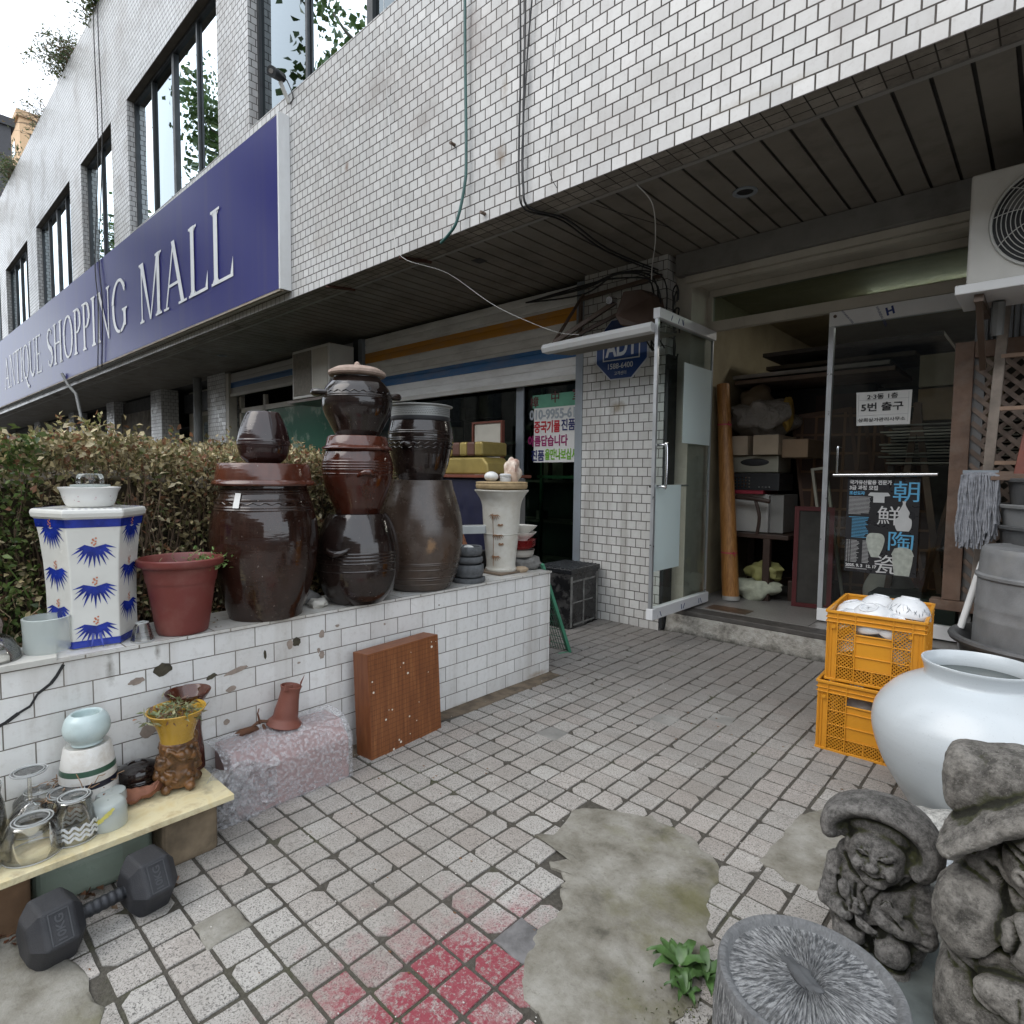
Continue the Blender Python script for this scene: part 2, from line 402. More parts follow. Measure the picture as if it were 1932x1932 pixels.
# worn red paint spilled on the stones
mp = q.n('Mapping'); mp.inputs['Location'].default_value = (1.035/.30, -.90/.38, 0); mp.inputs['Scale'].default_value = (1/.30, 1/.38, 1)
q.l(pos, mp.inputs[0]); sx_ = q.n('VectorMath', operation='MULTIPLY'); q.l(mp.outputs[0], sx_.inputs[0]); sx_.inputs[1].default_value = (1, 1, 0)
ln = q.n('VectorMath', operation='LENGTH'); q.l(sx_.outputs[0], ln.inputs[0])
pa = q.math('ADD', q.math('MULTIPLY', ln.outputs['Value'], .8), q.math('MULTIPLY', q.math('SUBTRACT', q.noise(pos, 7, 8, .75), .5), 2.0))
pa = q.math('ADD', pa, q.math('MULTIPLY', q.math('SUBTRACT', sep.outputs[2], .5), .28))
red = q.ramp(pa, [(.40, .95), (.52, .8), (.66, .36), (.84, .14), (.95, 0)])
wear = q.ramp(q.noise(pos, 70, 6, .8), [(.38, .1), (.52, 1)]); red = q.mix(1, red, wear, 'MULTIPLY')
base = q.mix(red, base, (.235, .030, .048))
q.set(Roughness=.75)
me.materials.append(q.fin(base, None, q.bump(q.noise(pos, 160, 4, .7), .5, .003)))
pav = bpy.data.objects.new('paving', me); col.objects.link(pav); tag(pav, kind='structure')

q = NM('mortar_patch'); pos = q.pos()
c = q.ramp(q.noise(pos, 6, 8, .68), [(.32, (.085, .078, .06)), (.44, (.185, .172, .14)), (.56, (.25, .238, .205)), (.72, (.34, .328, .295))])
c = q.mix(q.ramp(q.noise(pos, 2.2, 7, .65), [(.52, 0), (.66, .7)]), c, (.125, .118, .045))
c = q.mix(q.ramp(q.noise(pos, 60, 4, .7), [(.55, 0), (.7, .5)]), c, (.13, .115, .09))
M['mortar'] = q.fin(c, None, q.bump(q.noise(pos, 12, 9, .72), .7, .012)); q.set(Roughness=.9)
def slab(name, pl, z, mat, jag=.012, sub=4):
    pts = []
    n = len(pl)
    for i in range(n):
        a, b = pl[i], pl[(i+1) % n]
        for k in range(sub):
            t = k/sub; pts.append((a[0]+(b[0]-a[0])*t+random.uniform(-jag, jag), a[1]+(b[1]-a[1])*t+random.uniform(-jag, jag)))
    cx = sum(p[0] for p in pts)/len(pts); cy = sum(p[1] for p in pts)/len(pts)
    vs = []; fs = []; N = len(pts)
    levels = [(1.0, -.01), (.99, z*.7), (.94, z), (.7, z+.002), (.4, z+.001), (.15, z+.003)]
    for (k, zz) in levels:
        for p in pts: vs.append((cx+(p[0]-cx)*k, cy+(p[1]-cy)*k, zz+(mnoise.noise(Vector((p[0]*6*k, p[1]*6, k)))*.004 if k < .99 else 0)))
    vs.append((cx, cy, z))
    for L in range(len(levels)-1):
        for i in range(N):
            a = L*N+i; b = L*N+(i+1) % N; fs.append((a, b, b+N, a+N))
    for i in range(N): fs.append(((len(levels)-1)*N+i, (len(levels)-1)*N+(i+1) % N, len(levels)*N))
    return tag(MB().add(vs, fs).build(name, mat, smooth=60), kind='structure')
def grow(pl, d):
    cx = sum(p[0] for p in pl)/len(pl); cy = sum(p[1] for p in pl)/len(pl); o = []
    for (x, y) in pl:
        L = math.hypot(x-cx, y-cy); k = (L+d)/L; o.append((cx+(x-cx)*k, cy+(y-cy)*k))
    return o
slab('concrete_patch', grow(patch, .028), .0125, M['mortar'])
slab('concrete_patch', grow(patch2, .025), .0125, M['mortar'])
slab('concrete_patch', grow(patch3, .03), .0115, M['mortar'])
def tilefill(i, j, mat, z): x0, y0 = TX+i*TP, TY+j*TP; slab('joint_fill', [(x0-.006, y0-.006), (x0+TP+.006, y0-.004), (x0+TP+.004, y0+TP+.006), (x0-.004, y0+TP+.004)], z, mat, .006, 3)
tilefill(4, -8, M['mortar'], .006); tilefill(6, 12, P('grey_fill', (.22, .215, .2), .9, .25, bump=.6), .0055); tilefill(3, 7, P('grey_fill', (.22, .215, .2)), .0055); tilefill(8, 14, P('grey_fill', (.22, .215, .2)), .0055)
tilefill(10, -3, P('dark_stone_fill', (.15, .145, .145), .85, .3, sc=20, bump=.8), .008)
slab('dirt_strip', [(-2.42, 3.05), (-2.42, 1.0), (-2.3, 1.1), (-2.31, 2.0), (-2.28, 2.7), (-2.3, 3.02)], .006, P('brown_dirt', (.13, .10, .07), .95, .45, sc=14, bump=.8, bsc=80), jag=.015)
# small litter: grit and paint flakes
mb = MB()
for k in range(420):
    x = random.uniform(-2.35, -.3); y = random.uniform(.4, 4.4); s_ = random.uniform(.0008, .0026)
    mb.blob((x, y, .009), (s_*1.5, s_, s_*.5), seg=5, rings=3)
tag(mb.build('grit', P('pale_grit', (.55, .53, .5), .8, .3), smooth=60), 'pale grit and paint flakes scattered on the paving', 'grit', kind='stuff')
mb = MB()
for k in range(70):
    x = random.uniform(-2.4, -.4); y = random.choice([random.uniform(.3, 2), random.uniform(2.6, 3.2)]); s_ = random.uniform(.002, .005)
    mb.blob((x, y, .008), (s_*1.6, s_*.7, s_*.4), seg=5, rings=3, jit=.8)
tag(mb.build('leaf_crumbs', P('dead_leaf', (.16, .08, .035), .8, .4), smooth=60), 'crumbs of dead brown leaf on the paving joints', 'leaf litter', kind='stuff')

# ------------------------------------------------------------------ shop building
bld = empty('shop_building', (-8, 3, 0), 'long two storey building faced in white glazed tiles with dark soffit', 'building')
ZS, ZSILL, ZHEAD, ZTOP = 3.067, 5.07, 7.12, 9.3
wins = [(-6.72, -2.4), (-11.05, -7.55), (-14.0, -11.93), (-18.35, -14.9), (-22.9, -19.5), (-26.0, -24.0), (-30.4, -27.0), (-35.4, -32), (.2, 4.0)]
RC = .15
XL, XR = -44, 5.0
mb = MB()
def fq(x0, x1, z0, z1, y=3.0): mb.add([(x0, y, z0), (x1, y, z0), (x1, y, z1), (x0, y, z1)], [(0, 1, 2, 3)])
fq(XL, XR, ZS, ZSILL); fq(XL, XR, ZHEAD, ZTOP)
ws = sorted(wins); x = XL
for a, b in ws: fq(x, a, ZSILL, ZHEAD); x = b
fq(x, XR, ZSILL, ZHEAD)
for a, b in ws:
    mb.add([(a, 3, ZSILL), (a, 3+RC, ZSILL), (a, 3+RC, ZHEAD), (a, 3, ZHEAD)], [(0, 1, 2, 3)])
    mb.add([(b, 3, ZSILL), (b, 3+RC, ZSILL), (b, 3+RC, ZHEAD), (b, 3, ZHEAD)], [(0, 3, 2, 1)])
    mb.add([(a, 3, ZSILL), (b, 3, ZSILL), (b, 3+RC, ZSILL), (a, 3+RC, ZSILL)], [(0, 1, 2, 3)])
mb.add([(XR, 3, ZS), (XR, 9, ZS), (XR, 9, ZTOP), (XR, 3, ZTOP)], [(0, 1, 2, 3)])
mb.add([(XL, 3, ZTOP), (XR, 3, ZTOP), (XR, 3.25, ZTOP), (XL, 3.25, ZTOP)], [(0, 1, 2, 3)])
mb.build('upper_wall', M['facade'], bld, recalc=False, uvoff=(.05, -ZS+.0765*40))
for a, b in ws: MB().box(a-.001, b+.001, 3.005, 3+RC, ZHEAD, ZHEAD+.02).build('window_head', P('stained_concrete', (.12, .105, .085), .8, .3, dirt=.6), bld)
MB().box(XL, XR, 3.25, 9, ZTOP-.5, ZTOP-.3).build('roof_slab', P('roof_concrete', (.3, .29, .27), .85, .2), bld)
mb = MB().box(XL, XR, 3.004, 3.2, ZS+.0005, ZS+.06)
mb.build('tiled_edge', M['edge_tile'], bld, uvoff=(.05, 0))
MB().box(XL, XR, 3.2, 3.23, ZS-.006, ZS+.04).build('metal_trim', P('grey_trim', (.32, .31, .29), .4, .15, metal=.3, dirt=.5), bld)
mb = MB()
x = -26.0; pw = .15
while x < 4.0:
    mb.box(x+.009, x+pw-.009, 3.23, 4.62, ZS+.035, ZS+.045); x += pw
mb.box(XL, -26, 3.23, 4.62, ZS+.035, ZS+.045)
mb.build('soffit_panel', P('soffit_paint', (.20, .182, .155), .5, .15, sc=2, dirt=.4, dcol=(.07, .06, .05)), bld)
MB().box(XL, XR, 3.2, 9, ZS+.06, ZS+.1).build('floor_slab', M['darkgrey'], bld)
def downlight(x, y):
    g = MB().lathe(x, y, [(.075, ZS+.034), (.075, ZS+.026), (.055, ZS+.024), (.05, ZS+.034)], 28, False, False).build('light_ring', M['grayframe'], bld, smooth=40)
    MB().lathe(x, y, [(.05, ZS+.0335), (.03, ZS+.0336)], 20, True, True).build('light_socket', M['wire'], g)
downlight(-1.53, 3.82); downlight(-9.6, 3.8)
MB().box(-3.72, -3.62, 3.52, 3.62, ZS+.0335, ZS+.0345).build('soffit_hole', M['wire'], bld)

# upper windows
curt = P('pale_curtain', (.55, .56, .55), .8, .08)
for a, b in ws:
    n = 4 if b-a > 2.8 else 2
    fr = MB(); y0, y1 = 3+RC-.05, 3+RC
    fr.box(a, b, y0, y1, ZSILL+.002, ZSILL+.05); fr.box(a, b, y0, y1, ZHEAD-.05, ZHEAD-.002)
    fr.box(a+.002, a+.05, y0, y1, ZSILL+.05, ZHEAD-.05); fr.box(b-.05, b-.002, y0, y1, ZSILL+.05, ZHEAD-.05)
    for k in range(1, n):
        xm = a+(b-a)*k/n; wd = .042 if (k % 2 == 0 and n > 2) else .02
        fr.box(xm-wd, xm+wd, y0-.005, y1+.002, ZSILL+.05, ZHEAD-.05)
    f = fr.build('window', M['darkframe'], bld)
    for k in range(n):
        p0 = a+(b-a)*k/n; p1 = a+(b-a)*(k+1)/n
        MB().poly([(p0+.04, 3+RC-.02, ZSILL+.05), (p1-.04, 3+RC-.02+random.uniform(-.003, .003), ZSILL+.05), (p1-.04, 3+RC-.02, ZHEAD-.05), (p0+.04, 3+RC-.02+random.uniform(-.003, .003), ZHEAD-.05)]).build('pane', M['winglass'], f)
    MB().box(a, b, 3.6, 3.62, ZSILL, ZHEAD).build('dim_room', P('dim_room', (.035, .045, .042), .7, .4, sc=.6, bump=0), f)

# ------------------------------------------------------------------ ground floor of the building
YW = 4.45
def pillar(x0, x1, y0=YW, y1=4.8, cable=False):
    o = MB().box(x0, x1, y0, y1, 0, ZS+.034).build('pillar', M['pillar'], bld, uvoff=(-x0+.002, 0))
    return o
pillar(-3.22, -2.40, 4.462, 5.0)
pillar(-11.95, -11.12); pillar(-15.25, -14.55); pillar(-18.9, -18.2); pillar(-23.3, -22.6); pillar(-29, -28); pillar(-36, -35)
# door reveal wall beside the entrance
MB().box(-2.398, -2.26, 4.62, 5.02, 0, ZS+.034).build('reveal_wall', M['cream'], bld)
MB().box(-2.398, -2.37, 4.47, 4.62, .02, 2.3).build('cable_duct', M['darkframe'], bld)
# entrance header: shutter housing, track, transom window, beam
hd = MB().box(-2.36, .1, 4.52, 4.60, 2.93, ZS+.03).build('shutter_housing', P('grey_metal', (.22, .215, .2), .45, .12, metal=.2, dirt=.6, dcol=(.07, .06, .05)), bld)
mb = MB().box(-2.3, .1, 4.57, 4.66, 2.875, 2.925).box(-2.3, .1, 4.66, 4.97, 2.89, 2.92).box(-2.3, .1, 4.60, 4.64, 2.84, 2.87).box(-2.25, .1, 4.93, 4.99, 2.83, 2.886)
mb.build('header_rail', M['cream'], hd)
tw = MB().box(-2.26, .1, 4.92, 4.98, 2.54, 2.62).box(-2.26, -2.22, 4.92, 4.98, 2.62, 2.83).build('transom_frame', M['cream'], bld)
MB().poly([(-2.22, 4.95, 2.62), (.1, 4.95, 2.62), (.1, 4.95, 2.83), (-2.22, 4.95, 2.83)]).build('transom_pane', M['shopglass'], tw)

# plinth step and shop floor
q = NM('rough_concrete_step'); pos = q.pos()
c = q.ramp(q.noise(pos, 9, 8, .7), [(.3, (.12, .11, .095)), (.5, (.34, .325, .29)), (.7, (.46, .45, .42))])
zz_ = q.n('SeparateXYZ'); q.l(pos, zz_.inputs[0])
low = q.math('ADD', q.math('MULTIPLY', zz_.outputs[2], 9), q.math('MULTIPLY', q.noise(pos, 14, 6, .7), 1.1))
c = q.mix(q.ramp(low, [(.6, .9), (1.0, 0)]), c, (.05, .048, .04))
M['step'] = q.fin(c, None, q.bump(q.noise(pos, 16, 8, .7), 1, .03)); q.set(Roughness=.95)
mb = MB(); N = 60; ys = []
for k in range(N+1):
    x = -2.36+k*(2.9/N); ys.append((x, 4.52+.012*mnoise.noise(Vector((x*3, 0, 0)))))
vs = []; fs = []
for (x, y) in ys:
    for (dy, z) in ((.0-.02+.02*mnoise.noise(Vector((x*7, 2, 0))), 0), (.0, .06), (.005, .12), (.012, .155), (.3, .16)):
        vs.append((x, y+dy+.008*mnoise.noise(Vector((x*11, z*40, 0))), z))
for k in range(N):
    for j in range(4):
        a = k*5+j; fs.append((a, a+5, a+6, a+1))
o = MB().add(vs, fs).build('shop_step', M['step'], smooth=50); tag(o, kind='structure')
tag(MB().box(-2.36, .6, 4.535, 4.70, .155, .195).build('step_nosing', P('dark_worn_wood', (.06, .055, .05), .6, .35, sc=9, bump=.4, bsc=40), bevel=.006), kind='structure')
q = NM('terrazzo'); pos = q.pos()
c = q.mix(q.ramp(q.noise(pos, 80, 3, .7), [(.45, 0), (.6, .6)]), (.26, .25, .235), (.14, .13, .125))
c = q.mix(q.ramp(q.noise(pos, 2, 5), [(.4, 0), (.7, .5)]), c, (.13, .12, .11)); q.set(Roughness=.35)
tag(MB().box(-2.36, 3, 4.70, 9, .15, .197).build('shop_floor', q.fin(c)), kind='structure')
MB().box(-2.12, -1.78, 4.74, 4.92, .197, .2).build('floor_plate', M['brownmetal'], bld)
MB().box(-1.302, -1.296, 4.70, 7, .1972, .1976).build('floor_joint', M['wire'], bld)

# interior shell
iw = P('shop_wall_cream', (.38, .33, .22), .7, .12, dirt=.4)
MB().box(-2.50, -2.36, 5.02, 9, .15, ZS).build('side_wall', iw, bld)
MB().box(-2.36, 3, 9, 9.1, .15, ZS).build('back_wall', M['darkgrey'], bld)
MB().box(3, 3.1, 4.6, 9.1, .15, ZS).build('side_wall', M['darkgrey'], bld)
MB().box(-2.36, 3, 4.98, 9, 2.96, 3.0).build('shop_ceiling', iw, bld)
lamp = MB().box(-1.35, -.25, 6.2, 6.32, 2.925, 2.958).build('ceiling_lamp', M['white'], bld)
em = bpy.data.materials.new('lit_tube'); em.use_nodes = True; em.node_tree.nodes.clear()
a_ = em.node_tree.nodes.new('ShaderNodeEmission'); b_ = em.node_tree.nodes.new('ShaderNodeOutputMaterial'); a_.inputs[0].default_value = (1, .96, .86, 1); a_.inputs[1].default_value = 13
em.node_tree.links.new(a_.outputs[0], b_.inputs[0])
MB().box(-1.33, -.27, 6.22, 6.30, 2.905, 2.925).build('tube', em, lamp)

# shop two: half raised shutter and window
q = NM('slat_shutter'); pos = q.pos(); s3 = q.n('SeparateXYZ'); q.l(pos, s3.inputs[0])
zc = s3.outputs[2]
ylo = q.math('MULTIPLY', q.math('GREATER_THAN', zc, 2.735), q.math('LESS_THAN', zc, 2.865))
blu = q.math('MULTIPLY', q.math('GREATER_THAN', zc, 2.405), q.math('LESS_THAN', zc, 2.525))
c = q.mix(ylo, (.80, .80, .79), (.55, .24, .02)); c = q.mix(blu, c, (.02, .13, .34))
c = q.mix(q.ramp(q.noise(q.mapn(pos, (1, 1, 4)), 2.2, 7, .65), [(.45, 0), (.75, .5)]), c, (.24, .22, .19))
q.set(Roughness=.42); M['shutter'] = q.fin(c)
q = NM('slat_shutter_blue'); pos = q.pos(); s3 = q.n('SeparateXYZ'); q.l(pos, s3.inputs[0])
zc = s3.outputs[2]; blu = q.math('MULTIPLY', q.math('GREATER_THAN', zc, 2.80), q.math('LESS_THAN', zc, 2.90))
c = q.mix(blu, (.42, .41, .38), (.02, .10, .26)); q.set(Roughness=.5); M['shutterb'] = q.fin(c)
def shutter(x0, x1, z0, z1, mat, y=4.5, pitch=.0825):
    n = int(round((z1-z0)/pitch)); vs = []; fs = []
    prof = []
    for k in range(n):
        zb = z0+(z1-z0)*k/n; h = (z1-z0)/n
        prof += [(y+.006, zb), (y, zb+.006), (y-.004, zb+h*.5), (y, zb+h-.006), (y+.006, zb+h-.001)]
    for (yy, zz) in prof: vs += [(x0, yy, zz), (x1, yy, zz)]
    for k in range(len(prof)-1): fs.append((2*k, 2*k+1, 2*k+3, 2*k+2))
    o = MB().add(vs, fs).build('rolling_shutter', mat, bld, smooth=35)
    MB().box(x0, x1, y-.02, y+.03, z0-.05, z0).build('bottom_bar', M['offwhite'], o, bevel=.004)
    return o
shutter(-6.76, -3.30, 2.24, 3.06, M['shutter'])
sf = MB().box(-3.30, -3.22, 4.455, 4.60, 0, 3.06).build('shopfront_frame', M['grayframe'], bld)
MB().box(-6.86, -6.77, 4.455, 4.6, 0, 3.06).build('side_post', M['grayframe'], sf)
mb = MB().box(-4.13, -4.05, 4.56, 4.62, .25, 2.24).box(-6.77, -3.3, 4.56, 4.62, .12, .3).box(-5.9, -5.84, 4.56, 4.62, .3, 2.24).box(-4.045, -4.02, 4.55, 4.565, .3, 2.24)
wf = mb.build('window_frame', M['grayframe'], sf)
MB().poly([(-4.05, 4.59, .3), (-3.3, 4.59, .3), (-3.3, 4.59, 2.24), (-4.05, 4.59, 2.24)]).build('pane', M['shopglass'], wf)
MB().poly([(-5.84, 4.6, .3), (-4.13, 4.6, .3), (-4.13, 4.6, 2.24), (-5.84, 4.6, 2.24)]).build('pane', M['shopglass'], wf)
MB().poly([(-6.77, 4.6, .3), (-5.9, 4.6, .3), (-5.9, 4.6, 2.24), (-6.77, 4.6, 2.24)]).build('pane', M['shopglass'], wf)
MB().box(-6.77, -3.22, 4.5, 4.66, 0, .119).build('shop_sill', M['step'], sf)
MB().box(-6.9, -3.25, 6.4, 6.45, 0, 3.0).box(-6.9, -3.25, 4.7, 6.4, -.01, .01).box(-6.95, -6.9, 4.66, 6.4, 0, 3).box(-3.28, -3.24, 5.0, 6.4, 0, 3).build('shop_room', P('green_dark_room', (.03, .045, .033), .8, .6, sc=1.5, bump=0), sf)
# shelves of dim stock behind the glass
mb = MB()
for k in range(46):
    x = random.uniform(-6.6, -3.4); z = random.choice([.35, .8, 1.25, 1.7, 2.0]); s_ = random.uniform(.05, .16)
    mb.box(x, x+s_, 5.2, 5.35, z, z+random.uniform(.05, .3))
for z in (.3, .75, 1.2, 1.65): mb.box(-6.8, -3.4, 5.15, 5.5, z+.02, z+.045)
mb.build('dim_stock', P('dim_stock', (.12, .12, .085), .7, .7, sc=5), sf)
MB().box(-4.0, -3.42, 4.75, 4.78, 1.27, 1.30).box(-3.96, -3.93, 4.75, 4.78, .3, 2.2).build('green_rail', P('green_paint', (.05, .16, .07), .5, .2), sf)

# shop three: blue striped shutter, poster-green window
shutter(-11.0, -6.95, 2.70, 3.06, M['shutterb'], 4.5, .09)
mb = MB().box(-11.12, -11.0, 4.455, 4.6, 0, 3.06).box(-9.95, -9.88, 4.6, 4.66, .8, 2.62).box(-10.9, -6.95, 4.6, 4.66, 2.36, 2.44).box(-10.9, -10.82, 4.6, 4.66, 0, 2.65).box(-7.0, -6.9, 4.56, 4.66, 0, 2.66)
s3f = mb.build('shopfront_frame', M['cream'], bld)
q = NM('green_film'); pos = q.pos(); c = q.ramp(q.noise(pos, 2.6, 7, .65), [(.52, (.02, .12, .075)), (.6, (.2, .3, .23)), (.7, (.4, .43, .35))]); q.set(Roughness=.12)
MB().poly([(-9.88, 4.63, .5), (-7.0, 4.63, .5), (-7.0, 4.63, 2.36), (-9.88, 4.63, 2.36)]).build('green_pane', q.fin(c), s3f)
MB().poly([(-10.82, 4.63, .3), (-9.95, 4.63, .3), (-9.95, 4.63, 2.36), (-10.82, 4.63, 2.36)]).build('pane', M['shopglass'], s3f)
MB().box(-10.9, -9.95, 4.9, 4.95, 1.9, 2.28).build('paper_strip', M['cream'], s3f)
MB().box(-11.0, -6.9, 6.0, 6.05, 0, 3.0).build('shop_room', M['darkgrey'], s3f)
MB().box(-7.0, -6.86, 4.47, 4.6, 2.66, 3.06).build('dark_post', M['darkframe'], s3f)
# further bays
MB().tube([(-12.25, 4.38, 0), (-12.25, 4.38, ZS+.03)], .075, 16).build('drain_pipe', P('pipe_grey', (.17, .175, .17), .5, .1), bld, smooth=50)
MB().box(-14.5, -12.0, 5.0, 5.1, 0, ZS).build('recess_wall', M['cream'], bld)
dr = MB().box(-13.6, -12.5, 4.95, 5.0, 0, 2.5).build('shop_door', P('olive_door', (.2, .2, .15), .5, .15), bld)
MB().box(-13.5, -12.6, 4.94, 4.95, 1.3, 2.35).build('door_pane', M['winglass'], dr)
MB().box(-14.5, -12.0, 4.9, 5.0, 2.6, 3.0).build('door_header', M['darkframe'], dr)
mb = MB()
for k in range(26): mb.box(-18.15+k*.11, -18.15+k*.11+.075, 4.6, 4.66, 0, 2.75)
lv = mb.build('board_shutter', P('weathered_boards', (.17, .145, .11), .7, .3), bld)
MB().box(-18.2, -15.25, 4.66, 4.7, 0, ZS).build('backing', M['darkgrey'], lv)
MB().box(-17.2, -15.3, 4.58, 4.6, 1.5, 1.54).build('cross_bar', M['cream'], lv)
wb = MB().box(-22.6, -18.9, 4.9, 4.95, 0, ZS).build('far_shopfront', M['darkgrey'], bld)
for i, (c_, x_) in enumerate((((.3, .24, .02), -21.1), ((.35, .36, .38), -20.2), ((.25, .1, .12), -19.4))):
    MB().box(x_, x_+.5, 4.85, 4.9, 1.2, 2.4).build('hanging_banner', P('banner_%d' % i, c_, .6), wb)
MB().box(-28, -23.3, 4.7, 4.75, 0, ZS).build('far_shopfront', P('tan_front', (.15, .125, .09), .7), bld)
MB().box(-44, -29, 4.7, 4.75, 0, ZS).build('far_shopfront', M['darkgrey'], bld)

MB().box(XL, XR, 9.11, 9.2, 0, ZTOP).build('rear_wall', M['darkgrey'], bld)

# ------------------------------------------------------------------ serif lettering built from strokes
def ssweep(pts, ws_):
    """flat ribbon along points with a width at each"""
    L = []; Rr = []
    for i, p in enumerate(pts):
        a = pts[max(i-1, 0)]; b = pts[min(i+1, len(pts)-1)]
        d = (b[0]-a[0], b[1]-a[1]); n = math.hypot(*d) or 1; nx, ny = -d[1]/n, d[0]/n
        L.append((p[0]+nx*ws_[i]/2, p[1]+ny*ws_[i]/2)); Rr.append((p[0]-nx*ws_[i]/2, p[1]-ny*ws_[i]/2))
    return [[L[i], L[i+1], Rr[i+1], Rr[i]] for i in range(len(pts)-1)]
def rect(x0, y0, x1, y1): return [[(x0, y0), (x1, y0), (x1, y1), (x0, y1)]]
TK, TN, SH = .125, .05, .035
def stem(x, w_=TK, y0=0, y1=1, s0=True, s1=True, e=.08):
    o = rect(x, y0, x+w_, y1)
    if s0: o += rect(x-e, y0, x+w_+e, y0+SH) + [[(x-e*.5, y0+SH), (x, y0+SH), (x, y0+SH+.05)], [(x+w_, y0+SH), (x+w_+e*.5, y0+SH), (x+w_, y0+SH+.05)]]
    if s1: o += rect(x-e, y1-SH, x+w_+e, y1) + [[(x-e*.5, y1-SH), (x, y1-SH-.05), (x, y1-SH)], [(x+w_, y1-SH), (x+w_, y1-SH-.05), (x+w_+e*.5, y1-SH)]]
    return o
def diag(x0, y0, x1, y1, w_): return [[(x0-w_/2, y0), (x0+w_/2, y0), (x1+w_/2, y1), (x1-w_/2, y1)]]
def arcpts(cx, cy, rx, ry, a0, a1, n=22): return [(cx+rx*math.cos(R(a0+(a1-a0)*i/n)), cy+ry*math.sin(R(a0+(a1-a0)*i/n))) for i in range(n+1)]
def ring_(cx, cy, rx, ry, a0=0, a1=360, tk=TK, tn=TN, n=36):
    P_ = arcpts(cx, cy, rx, ry, a0, a1, n); W = [tn+(tk-tn)*abs(math.cos(R(a0+(a1-a0)*i/n)))**1.3 for i in range(n+1)]
    return ssweep(P_, W)
def glyph(ch):
    if ch == 'A': return diag(.1, 0, .44, 1, TN)+diag(.42, 1, .78, 0, TK)[:1]+rect(.22, .32, .66, .365)+rect(-.0, 0, .22, SH)+rect(.62, 0, .94, SH), .94
    if ch == 'N': return stem(.12, TN, s1=True)+[[(.10, 1), (.25, 1), (.80, 0), (.74, 0)]]+stem(.75, TN, s0=False), .92
    if ch == 'T': return stem(.34, TK, s1=False)+rect(.02, .955, .78, 1)+[[(.02, .955), (.06, .955), (.02, .78)], [(.74, .955), (.78, .955), (.78, .78)]], .80
    if ch == 'I': return stem(.1, TK), .34
    if ch in 'OQ':
        o = ring_(.45, .5, .37, .47)
        if ch == 'Q': o += ssweep([(.42, .04), (.55, -.08), (.68, -.2), (.84, -.24), (.95, -.2)], [.05, .10, .12, .08, .02])
        return o, .9
    if ch == 'U': return stem(.1, TK, y0=.3, s0=False)+stem(.70, TN, y0=.3, s0=False)+ssweep([(.1625, .32)]+arcpts(.445, .3, .283, .275, 180, 360, 20)+[(.725, .32)], [TK]+[TK+(TN-TK)*i/20 for i in range(21)]+[TN]), .86
    if ch == 'E': return stem(.1, TK)+rect(.2, .955, .64, 1)+rect(.2, 0, .68, .045)+rect(.2, .49, .5, .53)+[[(.6, .955), (.64, .955), (.64, .80)], [(.62, .045), (.68, .22), (.68, .045)], [(.47, .53), (.5, .53), (.5, .62)], [(.47, .49), (.5, .40), (.5, .49)]], .72
    if ch == 'S':
        P_ = arcpts(.30, .745, .21, .215, 20, 250, 18)+[(.36, .47)]+arcpts(.33, .265, .225, .225, 50, -160, 18)
        n = len(P_); W = [TN+(TK+.02-TN)*max(0, math.cos((i/(n-1)-.5)*math.pi*1.25))**1.1 for i in range(n)]
        return ssweep(P_, W)+[[(.47, .80), (.51, .80), (.51, .98)], [(.09, .02), (.09, .2), (.13, .2)]], .64
    if ch == 'H': return stem(.1, TK)+stem(.67, TK)+rect(.2, .485, .70, .53), .92
    if ch == 'P': return stem(.1, TK)+ring_(.3, .73, .25, .245, -95, 95)+rect(.2, .955, .31, 1)+rect(.2, .465, .31, .505), .64
    if ch == 'G':
        P_ = arcpts(.47, .5, .38, .47, 35, 325, 34); W = [TN+(TK-TN)*abs(math.cos(R(35+290*i/34)))**1.3 for i in range(35)]
        return ssweep(P_, W)+stem(.70, TK, y0=.1, y1=.42, s0=False)+[[(.76, .72), (.8, .72), (.8, .95)]], .93
    if ch == 'M': return stem(.12, TN, s1=True)+[[(.1, 1), (.26, 1), (.60, 0), (.54, 0)], [(.90, 1), (.98, 1), (.60, 0), (.56, 0)]]+stem(.90, TK), 1.12
    if ch == 'L': return stem(.1, TK)+rect(.2, 0, .68, .045)+[[(.60, .045), (.68, .26), (.68, .045)]], .72
    return [], .4
def serif(word, x0, x1, zb, h, y, mb, slope=0):
    ws_ = [glyph(c)[1] for c in word]; gap = .07; tot = sum(ws_)+gap*(len(word)-1); k = (x1-x0)/tot; x = x0; n = 0
    for c, wd in zip(word, ws_):
        for pl in glyph(c)[0]:
            yy = y-.0006*(n % 12); n += 1
            pts = [(x+p[0]*k, yy, zb+p[1]*h+slope*(x+p[0]*k)) for p in pl]
            ar = sum(pts[i][0]*pts[(i+1) % len(pts)][2]-pts[(i+1) % len(pts)][0]*pts[i][2] for i in range(len(pts)))
            mb.poly(pts if ar > 0 else pts[::-1])
        x += (wd+gap)*k

